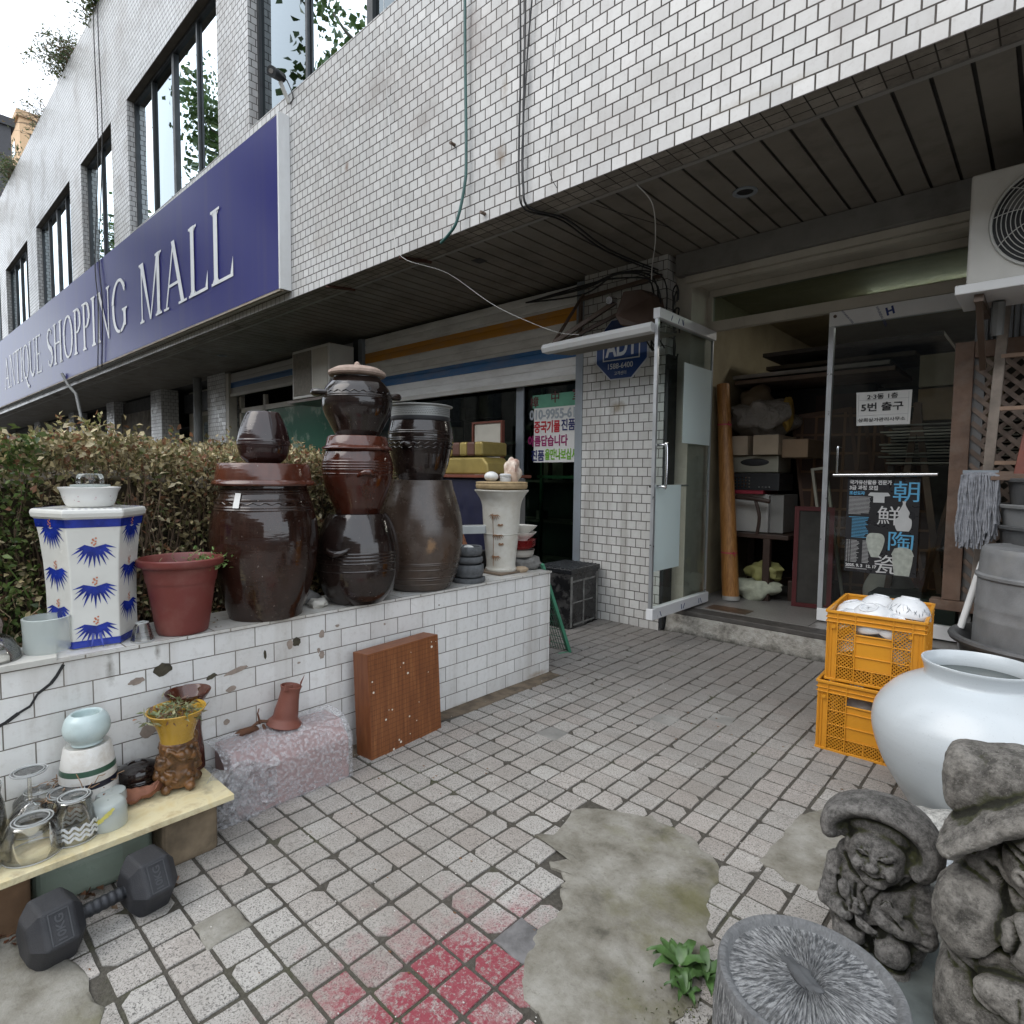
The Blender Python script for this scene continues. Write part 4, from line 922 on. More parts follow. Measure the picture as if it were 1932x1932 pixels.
def remeshed(mb, name, vox, mat, parent, carve=None, rough_amp=.0025, smooth_it=6, world=False):
    me = bpy.data.meshes.new(name); me.from_pydata(mb.v, [], mb.f); me.update()
    o = bpy.data.objects.new(name, me); col.objects.link(o)
    m = o.modifiers.new('r', 'REMESH'); m.mode = 'VOXEL'; m.voxel_size = vox
    s_ = o.modifiers.new('s', 'SMOOTH'); s_.iterations = smooth_it; s_.factor = .5
    dg = bpy.context.evaluated_depsgraph_get(); nm = bpy.data.meshes.new_from_object(o.evaluated_get(dg)); bpy.data.objects.remove(o)
    n = len(nm.vertices); co = np.empty(n*3, np.float32); nm.vertices.foreach_get('co', co); co = co.reshape(-1, 3)
    no = np.empty(n*3, np.float32); nm.vertices.foreach_get('normal', no); no = no.reshape(-1, 3)
    moss = np.zeros(n, np.float32)
    d = np.array([mnoise.noise(Vector(p)*28)*rough_amp+mnoise.noise(Vector(p)*9)*rough_amp*1.5+abs(mnoise.noise(Vector(p)*70))*rough_amp*-.7 for p in co.tolist()], np.float32)
    if carve:
        for (poly_, wd, dep) in carve:          # grooves cut in the front, polyline in x-z
            best = np.full(n, 1e9, np.float32)
            for (a, b_) in zip(poly_, poly_[1:]):
                a = np.array(a); b_ = np.array(b_); ab = b_-a; p = co[:, [0, 2]]-a; tt = np.clip((p@ab)/(ab@ab+1e-12), 0, 1)
                best = np.minimum(best, np.hypot(*(p-tt[:, None]*ab).T))
            g = np.exp(-(best/wd)**2)*(no[:, 1] < .15); d -= g*dep; moss = np.maximum(moss, g*(dep > .006))
    co2 = co+no*d[:, None]
    nm.vertices.foreach_set('co', co2.ravel()); nm.update()
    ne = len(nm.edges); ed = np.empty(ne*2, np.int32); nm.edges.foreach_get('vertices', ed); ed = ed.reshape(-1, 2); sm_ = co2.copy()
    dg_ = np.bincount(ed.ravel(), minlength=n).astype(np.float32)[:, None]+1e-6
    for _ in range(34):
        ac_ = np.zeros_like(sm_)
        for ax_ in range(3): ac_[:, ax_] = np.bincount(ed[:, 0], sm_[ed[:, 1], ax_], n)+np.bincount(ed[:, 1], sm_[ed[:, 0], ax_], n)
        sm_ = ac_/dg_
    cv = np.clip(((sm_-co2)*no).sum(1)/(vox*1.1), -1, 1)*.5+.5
    ca = nm.color_attributes.new('cavity', 'FLOAT_COLOR', 'POINT'); ca.data.foreach_set('color', np.c_[cv, cv, cv, np.ones(n)].astype(np.float32).ravel())  # crease depth, read by the stone colour as painted occlusion
    nm.materials.clear(); nm.materials.append(mat); nm.shade_smooth(); nm.name = name
    if world: nm.transform(world_mat(parent).inverted())
    ob = bpy.data.objects.new(name, nm); col.objects.link(ob); ob.parent = parent
    return ob

# ------------------------------------------------------------------ planter, soil, hedge
pl = empty('planter_wall', (-2.5, 1, 0), 'low planter wall faced in white tiles, cracked and chipped', 'wall')
PT = .665
MB().box(-2.70, -2.40, -1.2, 3.0, 0, PT).build('wall', M['planter'], pl, uvoff=(.06, -.003))
MB().box(-12, -2.70, 2.82, 3.0, 0, PT).build('wall', M['planter'], pl)
MB().box(-2.72, -2.392, .40, 3.006, PT+.001, PT+.012).build('cap_tiles', brickmat('cap_tile', .16, .30, .0025, (.66, .655, .63), (.58, .575, .55), (.2, .18, .15), .35, off=0, dirt=.75, dcol=(.30, .26, .2)), pl)
MB().prism([(-2.56, .27, PT+.004), (-2.385, .25, PT+.004), (-2.385, .40, PT+.004), (-2.56, .43, PT+.004)], (0, 0, .018)).build('broken_cap', P('broken_slab', (.55, .54, .5), .7, .1, dirt=.5), pl)
chip_d = P('chip_dark', (.06, .052, .035), .95, .4, sc=30, bump=.8, bsc=60); chip_b = P('chip_mortar', (.30, .245, .205), .9, .2, sc=30, bump=.5, bsc=80)
def chip(pts, m_, d=.0015): MB().poly([(-2.4+d, y, z) for y, z in pts]).build('chipped_patch', m_, pl)
def blobpts(cy, cz, ry, rz, n=16, j=.25, rot=0):
    o_ = []
    for k in range(n):
        a = 2*math.pi*k/n; q_ = 1+random.uniform(-j, j)*.6; y = ry*q_*math.cos(a); z = rz*q_*math.sin(a)
        o_.append((cy+y*math.cos(rot)-z*math.sin(rot), cz+y*math.sin(rot)+z*math.cos(rot)))
    return o_
for (cy, cz, ry, rz, m_) in ((.715, .567, .032, .024, chip_d), (.63, .545, .026, .012, chip_b), (.66, .352, .026, .026, chip_b), (.885, .498, .022, .010, chip_d), (.96, .43, .02, .012, chip_b), (.98, .50, .05, .010, chip_b), (.94, .30, .012, .012, chip_b), (1.24, .565, .018, .020, chip_d), (1.21, .56, .014, .022, chip_b), (1.36, .575, .014, .018, chip_b), (1.345, .505, .008, .012, chip_b), (1.36, .48, .014, .018, chip_b), (1.10, .54, .006, .02, chip_d), (1.44, .60, .012, .006, chip_b), (1.25, .47, .008, .004, chip_b), (1.7, .56, .006, .006, chip_b), (2.05, .60, .006, .004, chip_b)):
    chip(blobpts(cy, cz, ry, rz, rot=random.uniform(-.3, .3)), m_)
crk = [(.42, .655), (.40, .62), (.385, .60), (.35, .575), (.33, .54), (.30, .525), (.27, .505), (.235, .49), (.215, .44), (.205, .40), (.20, .36), (.188, .34), (.185, .25), (.18, .2)]
mb = MB()
for a, b in zip(crk, crk[1:]): mb.bar((-2.399, a[0], a[1]), (-2.399, b[0], b[1]), .005, random.uniform(.006, .011))
mb.build('crack', M['wire'], pl)
tag(MB().poly([(-12, -3, .60), (-2.70, -3, .60), (-2.70, 2.82, .60), (-12, 2.82, .60)]).build('planter_soil', M['soil']), kind='structure')

def leafmesh(name, P0, D, Nn, Ln, Wd, cols, mat, parent=None):
    """many folded leaves: P0 base, D direction, Nn normal"""
    n = len(P0); Sd = np.cross(D, Nn); Sd /= np.linalg.norm(Sd, axis=1)[:, None]+1e-9
    L = Ln[:, None]; Wd = Wd[:, None]
    v = np.stack([P0, P0+D*L*.45+Sd*Wd+Nn*Wd*.35, P0+D*L-Nn*L*.12, P0+D*L*.45-Sd*Wd+Nn*Wd*.35], 1).reshape(-1, 3)
    idx = np.arange(n)*4
    fc = np.stack([idx, idx+1, idx+2, idx, idx+2, idx+3], 1).reshape(-1, 3)
    me = bpy.data.meshes.new(name); me.vertices.add(len(v)); me.vertices.foreach_set('co', v.astype(np.float32).ravel())
    me.loops.add(fc.size); me.loops.foreach_set('vertex_index', fc.astype(np.int32).ravel())
    me.polygons.add(len(fc)); me.polygons.foreach_set('loop_start', (np.arange(len(fc))*3).astype(np.int32)); me.polygons.foreach_set('loop_total', np.full(len(fc), 3, np.int32))
    me.update(calc_edges=True)
    ca = me.color_attributes.new('leaf', 'FLOAT_COLOR', 'POINT'); c4 = np.c_[cols, np.ones(n)].repeat(4, 0).astype(np.float32); ca.data.foreach_set('color', c4.ravel())
    me.materials.append(mat)
    if parent is not None: me.transform(world_mat(parent).inverted())
    o = bpy.data.objects.new(name, me); col.objects.link(o); o.parent = parent
    return o
q = NM('leaf_surface'); at = q.n('Attribute', attribute_name='leaf'); q.l(at.outputs['Color'], q.b.inputs['Base Color']); q.set(Roughness=.42)
tr = q.n('BsdfTranslucent'); q.l(at.outputs['Color'], tr.inputs[0]); ms = q.n('MixShader'); ms.inputs[0].default_value = .22
q.l(q.b.outputs[0], ms.inputs[1]); q.l(tr.outputs[0], ms.inputs[2]); q.l(ms.outputs[0], q.o.inputs[0]); M['leaf'] = q.m
def unit(a): return a/(np.linalg.norm(a, axis=1)[:, None]+1e-9)
def palette(n, cols, wts, jit=.2):
    c = np.array(cols)[rng.choice(len(cols), n, p=np.array(wts)/sum(wts))]; return np.clip(c*(1+rng.normal(0, jit, (n, 1))), .003, 1)

hg = empty('hedge', (-4, 1, .6), 'clipped hedge of small olive and straw coloured leaves behind the jars', 'hedge')
def htop(x, y): return 1.375+.03*np.sin(x*2.3+y*3)+.03*np.sin(y*7+x)+.02*np.sin(x*9)+np.clip(-(x+3.2)*.03, 0, .16)
n1 = 23000
yy = rng.uniform(-.5, 2.15, n1); zz = rng.uniform(.60, 1.44, n1)**1.0; dep = np.abs(rng.normal(0, .10, n1))
wavex = .05*np.sin(yy*6)+.04*np.sin(zz*9+yy*3)
P0 = np.c_[-2.83+wavex-dep+(zz-1.0)*-.12, yy, np.minimum(zz, htop(-2.9, yy)+rng.normal(0, .03, n1))]
D0 = unit(np.c_[rng.normal(.75, .5, n1), rng.normal(-.15, .6, n1), rng.normal(.35, .55, n1)])
n2 = 52000
r_ = rng.power(.7, n2); xx = -2.80-7.5*rng.uniform(0, 1, n2)**1.7; y2 = rng.uniform(-.9, 2.78, n2)
P1 = np.c_[xx, y2, htop(xx, y2)-np.abs(rng.normal(0, .06, n2))+rng.exponential(.018, n2)]
D1 = unit(np.c_[rng.normal(.2, .7, n2), rng.normal(-.2, .7, n2), rng.normal(.55, .5, n2)])
n3 = 9000
x3 = rng.uniform(-6, -2.9, n3); P2 = np.c_[x3, 2.15+np.abs(rng.normal(0, .05, n3))+.0*x3, rng.uniform(.6, 1.42, n3)]; P2 = P2[:0]
Pp = np.r_[P0, P1]; Dd = np.r_[D0, D1]; n = len(Pp)
Nn = unit(np.cross(Dd, rng.normal(0, 1, (n, 3)))); Nn[:, 2] = np.abs(Nn[:, 2])
far = np.clip((-Pp[:, 0]-2.8)/6, 0, 1)
Ln = rng.uniform(.020, .038, n)*(1+far*.9); Wd = Ln*rng.uniform(.22, .34, n)
cols = palette(n, [(.40, .33, .18), (.24, .20, .10), (.15, .15, .06), (.58, .50, .32), (.26, .13, .07), (.11, .15, .045)], [28, 26, 14, 14, 14, 6], .3)
keep = (Pp[:, 1] < -Pp[:, 0]*.80) & ((np.arange(n) >= n1) | (np.sin(Pp[:, 1]*19+Pp[:, 2]*13)*np.sin(Pp[:, 2]*24-Pp[:, 1]*9+Pp[:, 0]*20) > -.42))
gr = (Pp[:, 1] < .45) & (rng.uniform(0, 1, n) < .65); cols[gr] = palette(int(gr.sum()), [(.09, .14, .035), (.15, .20, .06), (.06, .10, .025)], [4, 3, 3])
leafmesh('leaves', Pp[keep], Dd[keep], Nn[keep], Ln[keep], Wd[keep], cols[keep], M['leaf'], hg)
ns = 2600; xs_ = -2.85-4*rng.uniform(0, 1, 130)**1.5; ysx = rng.uniform(-.5, 2.3, 130); hs_ = rng.uniform(.04, .13, 130); ii = rng.integers(0, 130, ns); tt_ = rng.uniform(0, 1, ns)
P9 = np.c_[xs_[ii]+rng.normal(0, .008, ns), ysx[ii]+rng.normal(0, .008, ns), htop(xs_[ii], ysx[ii])+tt_*hs_[ii]]; P9 = P9[P9[:, 1] < -P9[:, 0]*.78]; ns = len(P9); D9 = unit(np.c_[rng.normal(0, .7, ns), rng.normal(0, .7, ns), rng.uniform(.1, 1, ns)]); leafmesh('stray_shoots', P9, D9, unit(np.cross(D9, rng.normal(0, 1, (ns, 3)))), rng.uniform(.016, .032, ns), rng.uniform(.004, .009, ns), palette(ns, [(.36, .32, .14), (.18, .2, .07), (.3, .16, .08)], [3, 2, 1], .25), M['leaf'], hg)
mb = MB()
for k in range(420):
    y = random.uniform(-.5, 2.15); x = -2.92-abs(random.gauss(0, .12)); z0 = .6; hgt = random.uniform(.5, .85)
    p = Vector((x, y, z0)); pts = [p]
    for j in range(5):
        p = p+Vector((random.uniform(-.01, .035), random.uniform(-.04, .04), hgt/5)); pts.append(p)
    mb.tube(pts, [.004, .0035, .003, .0025, .002, .0012], 4)
for k in range(260):
    x = random.uniform(-7, -2.85); y = random.uniform(-.4, min(2.6, -x*.75)); z = 1.34
    mb.tube([(x, y, z), (x+random.uniform(-.02, .02), y+random.uniform(-.02, .02), z+random.uniform(.05, .12))], [.002, .001], 3)
tag(mb.build('twigs', P('twig_brown', (.12, .08, .05), .8, .3, bump=0), hg), kind='stuff')
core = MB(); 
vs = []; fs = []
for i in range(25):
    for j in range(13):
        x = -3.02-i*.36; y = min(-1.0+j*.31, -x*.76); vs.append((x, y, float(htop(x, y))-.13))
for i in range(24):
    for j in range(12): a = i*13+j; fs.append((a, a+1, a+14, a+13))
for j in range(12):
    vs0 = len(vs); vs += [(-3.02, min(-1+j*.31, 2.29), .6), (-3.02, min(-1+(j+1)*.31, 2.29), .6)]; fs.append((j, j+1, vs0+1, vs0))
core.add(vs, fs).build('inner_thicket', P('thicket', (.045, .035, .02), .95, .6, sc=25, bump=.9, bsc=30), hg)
# long grass blades and seed stalks growing out of the hedge
def blade(mb, p, d, L, w_, droop=.5, n=7):
    p = Vector(p); d = Vector(d).normalized(); side = d.cross(Vector((0, 0, 1))).normalized(); a = len(mb.v)
    for i in range(n+1):
        t = i/n; c = p + d*L*t + Vector((0, 0, -droop*L*t*t)); wd = w_*(1-t)**.6
        mb.v.append(tuple(c-side*wd)); mb.v.append(tuple(c+side*wd))
    for i in range(n): mb.f.append((a+2*i, a+2*i+1, a+2*i+3, a+2*i+2))
gt = empty('grass_clump', (-2.9, .2, .6), 'long green grass blades growing up at the left end of the hedge', 'grass')
mb = MB()
for k in range(70):
    x = random.uniform(-3.2, -2.75); y = random.uniform(-.15, .55)
    blade(mb, (x, y, .62), (random.uniform(-.1, .5), random.uniform(-.5, .6), random.uniform(.7, 1.4)), random.uniform(.25, .75), random.uniform(.003, .007), random.uniform(.2, .7))
for k in range(24):
    y = random.uniform(-.1, .6); blade(mb, (-2.95, y, 1.3), (random.uniform(.1, .5), random.uniform(-.3, .8), random.uniform(.3, 1)), random.uniform(.15, .4), .005, .4)
blade(mb, (-3.3, .35, 1.3), (.1, .9, .55), .55, .007, .15)
mb.build('blades', P('grass_green', (.12, .19, .05), .5, .35, bump=0), gt)
mb = MB()
for k in range(26):
    x = random.uniform(-2.95, -2.74); y = random.uniform(.05, .5); p = Vector((x, y, .64)); pts = [p]
    for j in range(5): p = p+Vector((random.uniform(-.01, .05), random.uniform(-.06, .06), random.uniform(.0, .07))); pts.append(p)
    mb.tube(pts, .0022, 4)
mb.build('dry_stalks', P('dry_stalk', (.30, .22, .13), .8, .3, bump=0), gt)

# ------------------------------------------------------------------ jars on the planter
def glaze(name, c0, c1, rough=.12, dust=.3, dustc=(.14, .12, .10), vs=5, rust=None):
    q = NM(name); v = q.obj(); 
    c = q.ramp(q.noise(q.mapn(v, (1, 1, .45)), vs, 6, .6, .4), [(.35, c0), (.68, c1)])
    streak = q.ramp(q.noise(q.mapn(v, (9, 9, 1.2)), 2.2, 5, .6), [(.45, 0), (.75, .5)])
    c = q.mix(streak, c, tuple(x*.45 for x in c0))
    du = q.ramp(q.noise(v, 9, 8, .72), [(.48, 0), (.74, dust)])
    c = q.mix(du, c, dustc)
    sp = q.ramp(q.noise(v, 75, 2, .6), [(.70, 0), (.76, .5)]); c = q.mix(sp, c, (.3, .27, .24))
    if rust:
        mp = q.n('Mapping'); mp.inputs['Location'].default_value = [-a/b for a, b in zip(rust[0], rust[1])]; mp.inputs['Scale'].default_value = [1/b for b in rust[1]]
        q.l(v, mp.inputs[0]); ln = q.n('VectorMath', operation='LENGTH'); q.l(mp.outputs[0], ln.inputs[0])
        c = q.mix(q.ramp(q.math('ADD', ln.outputs['Value'], q.math('MULTIPLY', q.noise(v, 22, 5, .7), 1.2)), [(.7, .8), (.99, 0)]), c, (.27, .16, .08))
    r = q.mix(du, q.ramp(q.noise(v, 4, 4), [(.3, rough*.7), (.7, rough*1.5)]), .7)
    nb = q.bump(q.noise(q.mapn(v, (1, 1, 6)), 7, 3), .18, .007); nb = q.bump(q.noise(v, 30, 3), .08, .002, nb)
    q.set(IOR=1.6)
    return q.fin(c, r, nb)
ong = [glaze('dark_glaze', (.012, .006, .0045), (.035, .014, .009), .08, dust=.2), glaze('brown_glaze', (.035, .009, .005), (.075, .018, .009), .07, dust=.12),
       glaze('black_glaze', (.008, .0055, .005), (.022, .012, .010), .09, dust=.15), glaze('dull_glaze', (.028, .019, .014), (.075, .050, .037), .24, dust=.45, rust=((.21, -.10, .25), (.08, .10, .10))),
       glaze('plum_glaze', (.015, .007, .007), (.034, .013, .013), .08, dust=.1), glaze('lid_glaze', (.06, .016, .009), (.12, .034, .018), .09, dust=.2)]
def onggi(name, label, cx, cy, prof, mat, rings=(), lip=True, inner=True, group='brown glazed jars', cat='jar', n=72, waves=()):
    t = empty(name, (cx, cy, prof[0][1]), label, cat, group)
    p = cr(prof, 12); o = []
    for r, z in p:
        r2 = r
        for zr in rings: r2 += .0028*math.exp(-((z-zr)/.0035)**2)
        o.append((r2, z))
    # dense resample near the rings so the ridges are real
    dense = []
    for (a, b) in zip(p, p[1:]):
        m_ = 1
        if any(min(a[1], b[1])-.012 < zr < max(a[1], b[1])+.012 for zr in rings): m_ = max(1, int(abs(b[1]-a[1])/.0012))
        for k in range(m_):
            t_ = k/m_; z = a[1]+(b[1]-a[1])*t_; r = a[0]+(b[0]-a[0])*t_
            dense.append((r+sum(.0026*math.exp(-((z-zr)/.0028)**2) for zr in rings), z))
    dense.append(p[-1])
    if inner:
        r, z = prof[-1]; dense += [(r-.004, z+.003), (r-.012, z+.001), (r-.016, z-.02), (r-.01, z-.06)]
    b = MB().lathe(cx, cy, dense, n, True, not inner, wob=.006).build('body', mat, t, smooth=50)
    if inner: MB().lathe(cx, cy, [(.001, prof[-1][1]-.058), (prof[-1][0]-.01, prof[-1][1]-.058)], 32, False, False).build('dark_inside', M['wire'], t)
    for (zw, rw) in waves:
        MB().tube([(cx+(rw+.0005)*math.cos(a), cy+(rw+.0005)*math.sin(a), zw+.004*math.sin(a*26)) for a in np.linspace(0, 2*math.pi, 240)], .0022, 5, caps=False).build('wavy_line', mat, t, smooth=60)
    return t
def handle(t, cx, cy, r, az, z, mat, wd=.35, out=.03, dz=-.02, rad=.011):
    pts = []
    for k in range(9):
        s_ = k/8; a = R(az)+wd*(s_-.5)*2; rr = r-.008+out*math.sin(math.pi*s_); pts.append((cx+rr*math.cos(a), cy+rr*math.sin(a), z+dz*math.sin(math.pi*s_)))
    MB().tube(pts, [rad*(.7+.6*math.sin(math.pi*k/8)) for k in range(9)], 10).build('handle', mat, t, smooth=60)
def lid(t, cx, cy, prof, mat): return MB().lathe(cx, cy, prof, 64, True, True, wob=.004).build('lid', mat, t, smooth=40)

c = (-2.532, 1.17)
t = onggi('glazed_jar', 'big brown glazed jar with flat lid and small white label, left of the stacks', *c, [(.150, PT+.012), (.156, .70), (.18, .768), (.209, .883), (.2215, 1.0), (.216, 1.09), (.197, 1.167), (.178, 1.225), (.175, 1.245)], ong[0], rings=(1.145, 1.155, 1.185, 1.215, 1.225), inner=False, waves=((1.172, .1965),))
lid(t, *c, [(.19, 1.243), (.206, 1.245), (.210, 1.252), (.2065, 1.262), (.197, 1.268), (.188, 1.330), (.184, 1.337), (.178, 1.338), (.17, 1.334), (.02, 1.334)], ong[5])
# label: follows the curved wall of the jar
vs = []; fs = []
for i in range(7):
    a = math.atan2(-1.17, 2.532)-.62+i*.022
    for j in range(7):
        z = 1.155+j*.010; rr = .2065-(z-1.155)*.33; vs.append((c[0]+rr*math.cos(a), c[1]+rr*math.sin(a), z))
for i in range(6):
    for j in range(6): k = i*7+j; fs.append((k, k+7, k+8, k+1))
MB().add(vs, fs).build('paper_label', pp, t)
t = onggi('glazed_jar', 'small plum brown jar standing on the lid of the big jar', *c, [(.066, 1.340), (.074, 1.346), (.093, 1.366), (.103, 1.395), (.1065, 1.425), (.103, 1.455), (.092, 1.495), (.076, 1.535), (.066, 1.556)], ong[4], rings=(1.418, 1.424, 1.430, 1.436))
c = (-2.483, 1.607)
t = onggi('glazed_jar', 'black glazed jar at the bottom of the three high stack, set upside down', *c, [(.118, PT+.013), (.127, .685), (.163, .73), (.189, .80), (.1975, .883), (.194, .95), (.182, 1.01), (.155, 1.08), (.138, 1.108)], ong[2], rings=(.885, .900, .915, .930, .848), inner=False)
handle(t, *c, .194, -62, .955, ong[2], .30, .035, -.022)
t = onggi('glazed_jar', 'reddish brown jar in the middle of the three high stack', *c, [(.102, 1.109), (.108, 1.125), (.137, 1.198), (.158, 1.262), (.1655, 1.325), (.160, 1.37), (.145, 1.412)], ong[1], rings=(1.318, 1.330, 1.342, 1.355, 1.297), inner=False)
handle(t, *c, .160, -18, 1.285, ong[1], .28, .03, .022)
lid(t, *c, [(.14, 1.408), (.160, 1.410), (.166, 1.417), (.160, 1.424), (.148, 1.430), (.140, 1.470), (.134, 1.476), (.02, 1.4765)], ong[5])
t = onggi('glazed_jar', 'round black brown jar with ears on top of the three high stack', *c, [(.098, 1.478), (.106, 1.49), (.130, 1.537), (.153, 1.583), (.1635, 1.635), (.153, 1.690), (.132, 1.723), (.111, 1.745), (.107, 1.755), (.114, 1.762)], ong[2], rings=(1.655, 1.663), inner=False, waves=((1.676, .158),))
handle(t, *c, .162, -112, 1.675, ong[2], .26, .045, .0, .013); handle(t, *c, .162, 68, 1.675, ong[2], .26, .045, .0, .013)
lid(t, *c, [(.11, 1.758), (.130, 1.762), (.136, 1.770), (.133, 1.782), (.10, 1.800), (.05, 1.810), (.015, 1.812), (.012, 1.826), (.004, 1.832)], P('clay_lid', (.36, .27, .22), .75, .25, dirt=.8, dcol=(.1, .07, .05), dsc=8, bump=.4))
c = (-2.553, 2.048)
t = onggi('glazed_jar', 'large dull grey brown jar with a worn tan spot, right of the tall stack', *c, [(.150, PT+.013), (.166, .69), (.198, .758), (.224, .86), (.233, .967), (.226, 1.05), (.208, 1.13), (.180, 1.22), (.170, 1.268)], ong[3], rings=(.72, .745, .757, .800, .826, .834), inner=False)
t = onggi('glazed_jar', 'dark jar with a grey strainer pan, standing on the dull jar', *c, [(.118, 1.270), (.124, 1.285), (.143, 1.33), (.162, 1.405), (.1735, 1.48), (.174, 1.525), (.163, 1.580)], ong[2], rings=(1.478, 1.488, 1.515, 1.525), inner=False, waves=((1.462, .172), (1.44, .1705)))
handle(t, *c, .170, -62, 1.455, ong[2], .22, .04, .0, .011)
sm = P('strainer_grey', (.30, .31, .30), .45, .1, metal=.4)
st_ = MB().lathe(*c, [(.150, 1.583), (.156, 1.60), (.157, 1.605), (.158, 1.655), (.172, 1.660), (.173, 1.665), (.168, 1.667), (.154, 1.664), (.152, 1.60), (.02, 1.60)], 64, True, False).build('strainer', sm, t, smooth=35)
MB().lathe(*c, [(.158, 1.583), (.1605, 1.588), (.1605, 1.604), (.158, 1.606)], 64, False, False).build('rubber_band', M['black'], st_, smooth=40)
mb = MB()
for k in range(110):
    for j in range(4):
        a = 2*math.pi*(k+.5*(j % 2))/110; z = 1.617+j*.009; rr = .1588; d = Vector((math.cos(a), math.sin(a), 0)); s2 = Vector((-d.y, d.x, 0))*.0028
        cc_ = Vector((c[0], c[1], z))+d*rr; mb.poly([cc_-s2, cc_+Vector((0, 0, -.0028)), cc_+s2, cc_+Vector((0, 0, .0028))])
mb.build('perforations', M['darkframe'], st_)

# stacked stone bowls
c = (-2.498, 2.36)
sb = P('stone_bowl', (.10, .105, .11), .85, .3, sc=40, bump=.7, bsc=90)
tag(MB().lathe(*c, [(.05, PT+.013), (.096, PT+.014), (.099, PT+.025), (.097, PT+.038), (.02, PT+.039)], 40, True, True).build('stone_plate', sb, smooth=40), 'flat dark stone plate under the stack of stone bowls', 'plate', 'stone bowls stacked on the planter')
for k, (z, r, h, lb) in enumerate(((PT+.040, .090, .076, 'bottom stone bowl, thickest of the grey stack of three'), (PT+.117, .085, .044, 'middle stone bowl of the grey stack of three'), (PT+.162, .081, .058, 'top stone bowl of the grey stack, holding a white pebble'))):
    tag(MB().lathe(c[0]+random.uniform(-.004, .004), c[1], [(r*.7, z), (r*.9, z+.006), (r, z+h*.45), (r*.97, z+h-.004), (r*.92, z+h), (r*.82, z+h-.003), (r*.7, z+h*.4), (.01, z+h*.35)], 44, True, True, wob=.01).build('stone_bowl', sb, smooth=50), lb, 'bowl', 'stone bowls stacked on the planter')
tag(MB().blob((c[0]+.02, c[1]-.02, PT+.212), (.033, .026, .017), jit=.1).build('white_pebble', P('white_pebble', (.7, .69, .66), .5), smooth=60), 'white pebble lying in the top stone bowl', 'pebble')

# relief vase with slab and odds and ends
c = (-2.594, 2.735)
tag(MB().box(c[0]-.11, c[0]+.11, c[1]-.12, c[1]+.11, PT+.013, PT+.026).build('base_board', P('old_board', (.16, .12, .085), .85, .3), bevel=.003), 'weathered board under the tall white vase', 'board')
vm = NM('crazed_white_glaze'); v = vm.obj(); cc2 = vm.ramp(vm.noise(v, 6, 7, .65), [(.4, (.60, .59, .54)), (.7, (.48, .45, .38))])
cc2 = vm.mix(vm.ramp(vm.noise(v, 16, 6, .7), [(.55, 0), (.75, .4)]), cc2, (.3, .25, .18)); vm.set(Roughness=.3)
vm = vm.fin(cc2, None, vm.bump(vm.noise(v, 30, 5, .6), .4, .006))
t = empty('tall_vase', (*c, PT+.026), 'tall white vase with flared rim and brown relief bamboo', 'vase')
z0 = PT+.026
MB().lathe(*c, cr([(.098, z0), (.100, z0+.012), (.094, z0+.03), (.096, z0+.08), (.108, z0+.19), (.1165, z0+.30), (.121, z0+.39), (.126, z0+.425), (.136, z0+.455), (.158, z0+.49), (.172, z0+.508), (.170, z0+.515), (.155, z0+.505)], 5), 56, True, False).build('body', vm, t, smooth=50)
MB().lathe(*c, [(.115, z0+.235), (.1175, z0+.238), (.1165, z0+.242)], 56, False, False).build('band', vm, t, smooth=50)
mb = MB(); br = P('relief_brown', (.22, .10, .035), .5, .3, bump=0)
az0 = math.atan2(-c[1], -c[0])
def vpt(u, z): rr = .1035+(z-z0-.08)*.085+.0022; a = az0+u/rr; return Vector((c[0]+rr*math.cos(a), c[1]+rr*math.sin(a), z))
for (u, z, s_) in ((-.045, z0+.36, .042), (-.02, z0+.235, .04), (-.035, z0+.10, .036), (-.005, z0+.30, .02), (.0, z0+.18, .02)):
    for k in range(7):
        a = R(-160+k*23); mb.tube([vpt(u, z), vpt(u+s_*.6*math.cos(a), z+s_*.25*math.sin(a)+.006), vpt(u+s_*math.cos(a), z+s_*.8*math.sin(a))], [.0022, .003, .0008], 5)
mb.tube([vpt(-.055, z0+.37), vpt(-.05, z0+.22), vpt(-.05, z0+.04)], .002, 5)
mb.build('bamboo_relief', br, t, smooth=60)
tag(MB().lathe(*c, cr([(.04, z0+.516), (.15, z0+.518), (.168, z0+.535), (.166, z0+.552), (.155, z0+.566), (.02, z0+.568)], 4), 36, True, True, wob=.02).build('wood_slice', P('bark_slice', (.38, .28, .15), .7, .35, sc=18, bump=.4, dirt=.5, dcol=(.12, .07, .03)), smooth=40), 'round wood slice lying on the rim of the white vase', 'wood slice')
zt = z0+.568
MB_ = MB().blob((c[0]+.0, c[1]+.10, zt+.068), (.055, .055, .08), seg=22, rings=16, jit=.35, seed=3)
sh = P('shell_stone', (.58, .50, .42), .6, .25, sc=28, dirt=.8, dcol=(.25, .07, .04), dsc=10, bump=.5)
tag(MB_.build('shell_ornament', sh, smooth=60), 'spiky cream and red shell ornament on the wood slice', 'ornament')
tag(MB().lathe(c[0]+.05, c[1]-.02, [(.034, zt), (.036, zt+.025), (.030, zt+.028), (.036, zt+.03), (.038, zt+.042), (.03, zt+.048), (.01, zt+.05)], 28, True, True).build('lidded_jar', P('pale_tin', (.55, .56, .56), .35, .1), smooth=40), 'small jar with white lid in front on the wood slice', 'jar')
tag(MB().blob((c[0]+.0, c[1]-.095, zt+.03), (.045, .045, .032), seg=18, rings=10).build('white_cup', P('cup_white', (.68, .68, .66), .25), smooth=60), 'white upturned cup leftmost on the wood slice', 'cup')
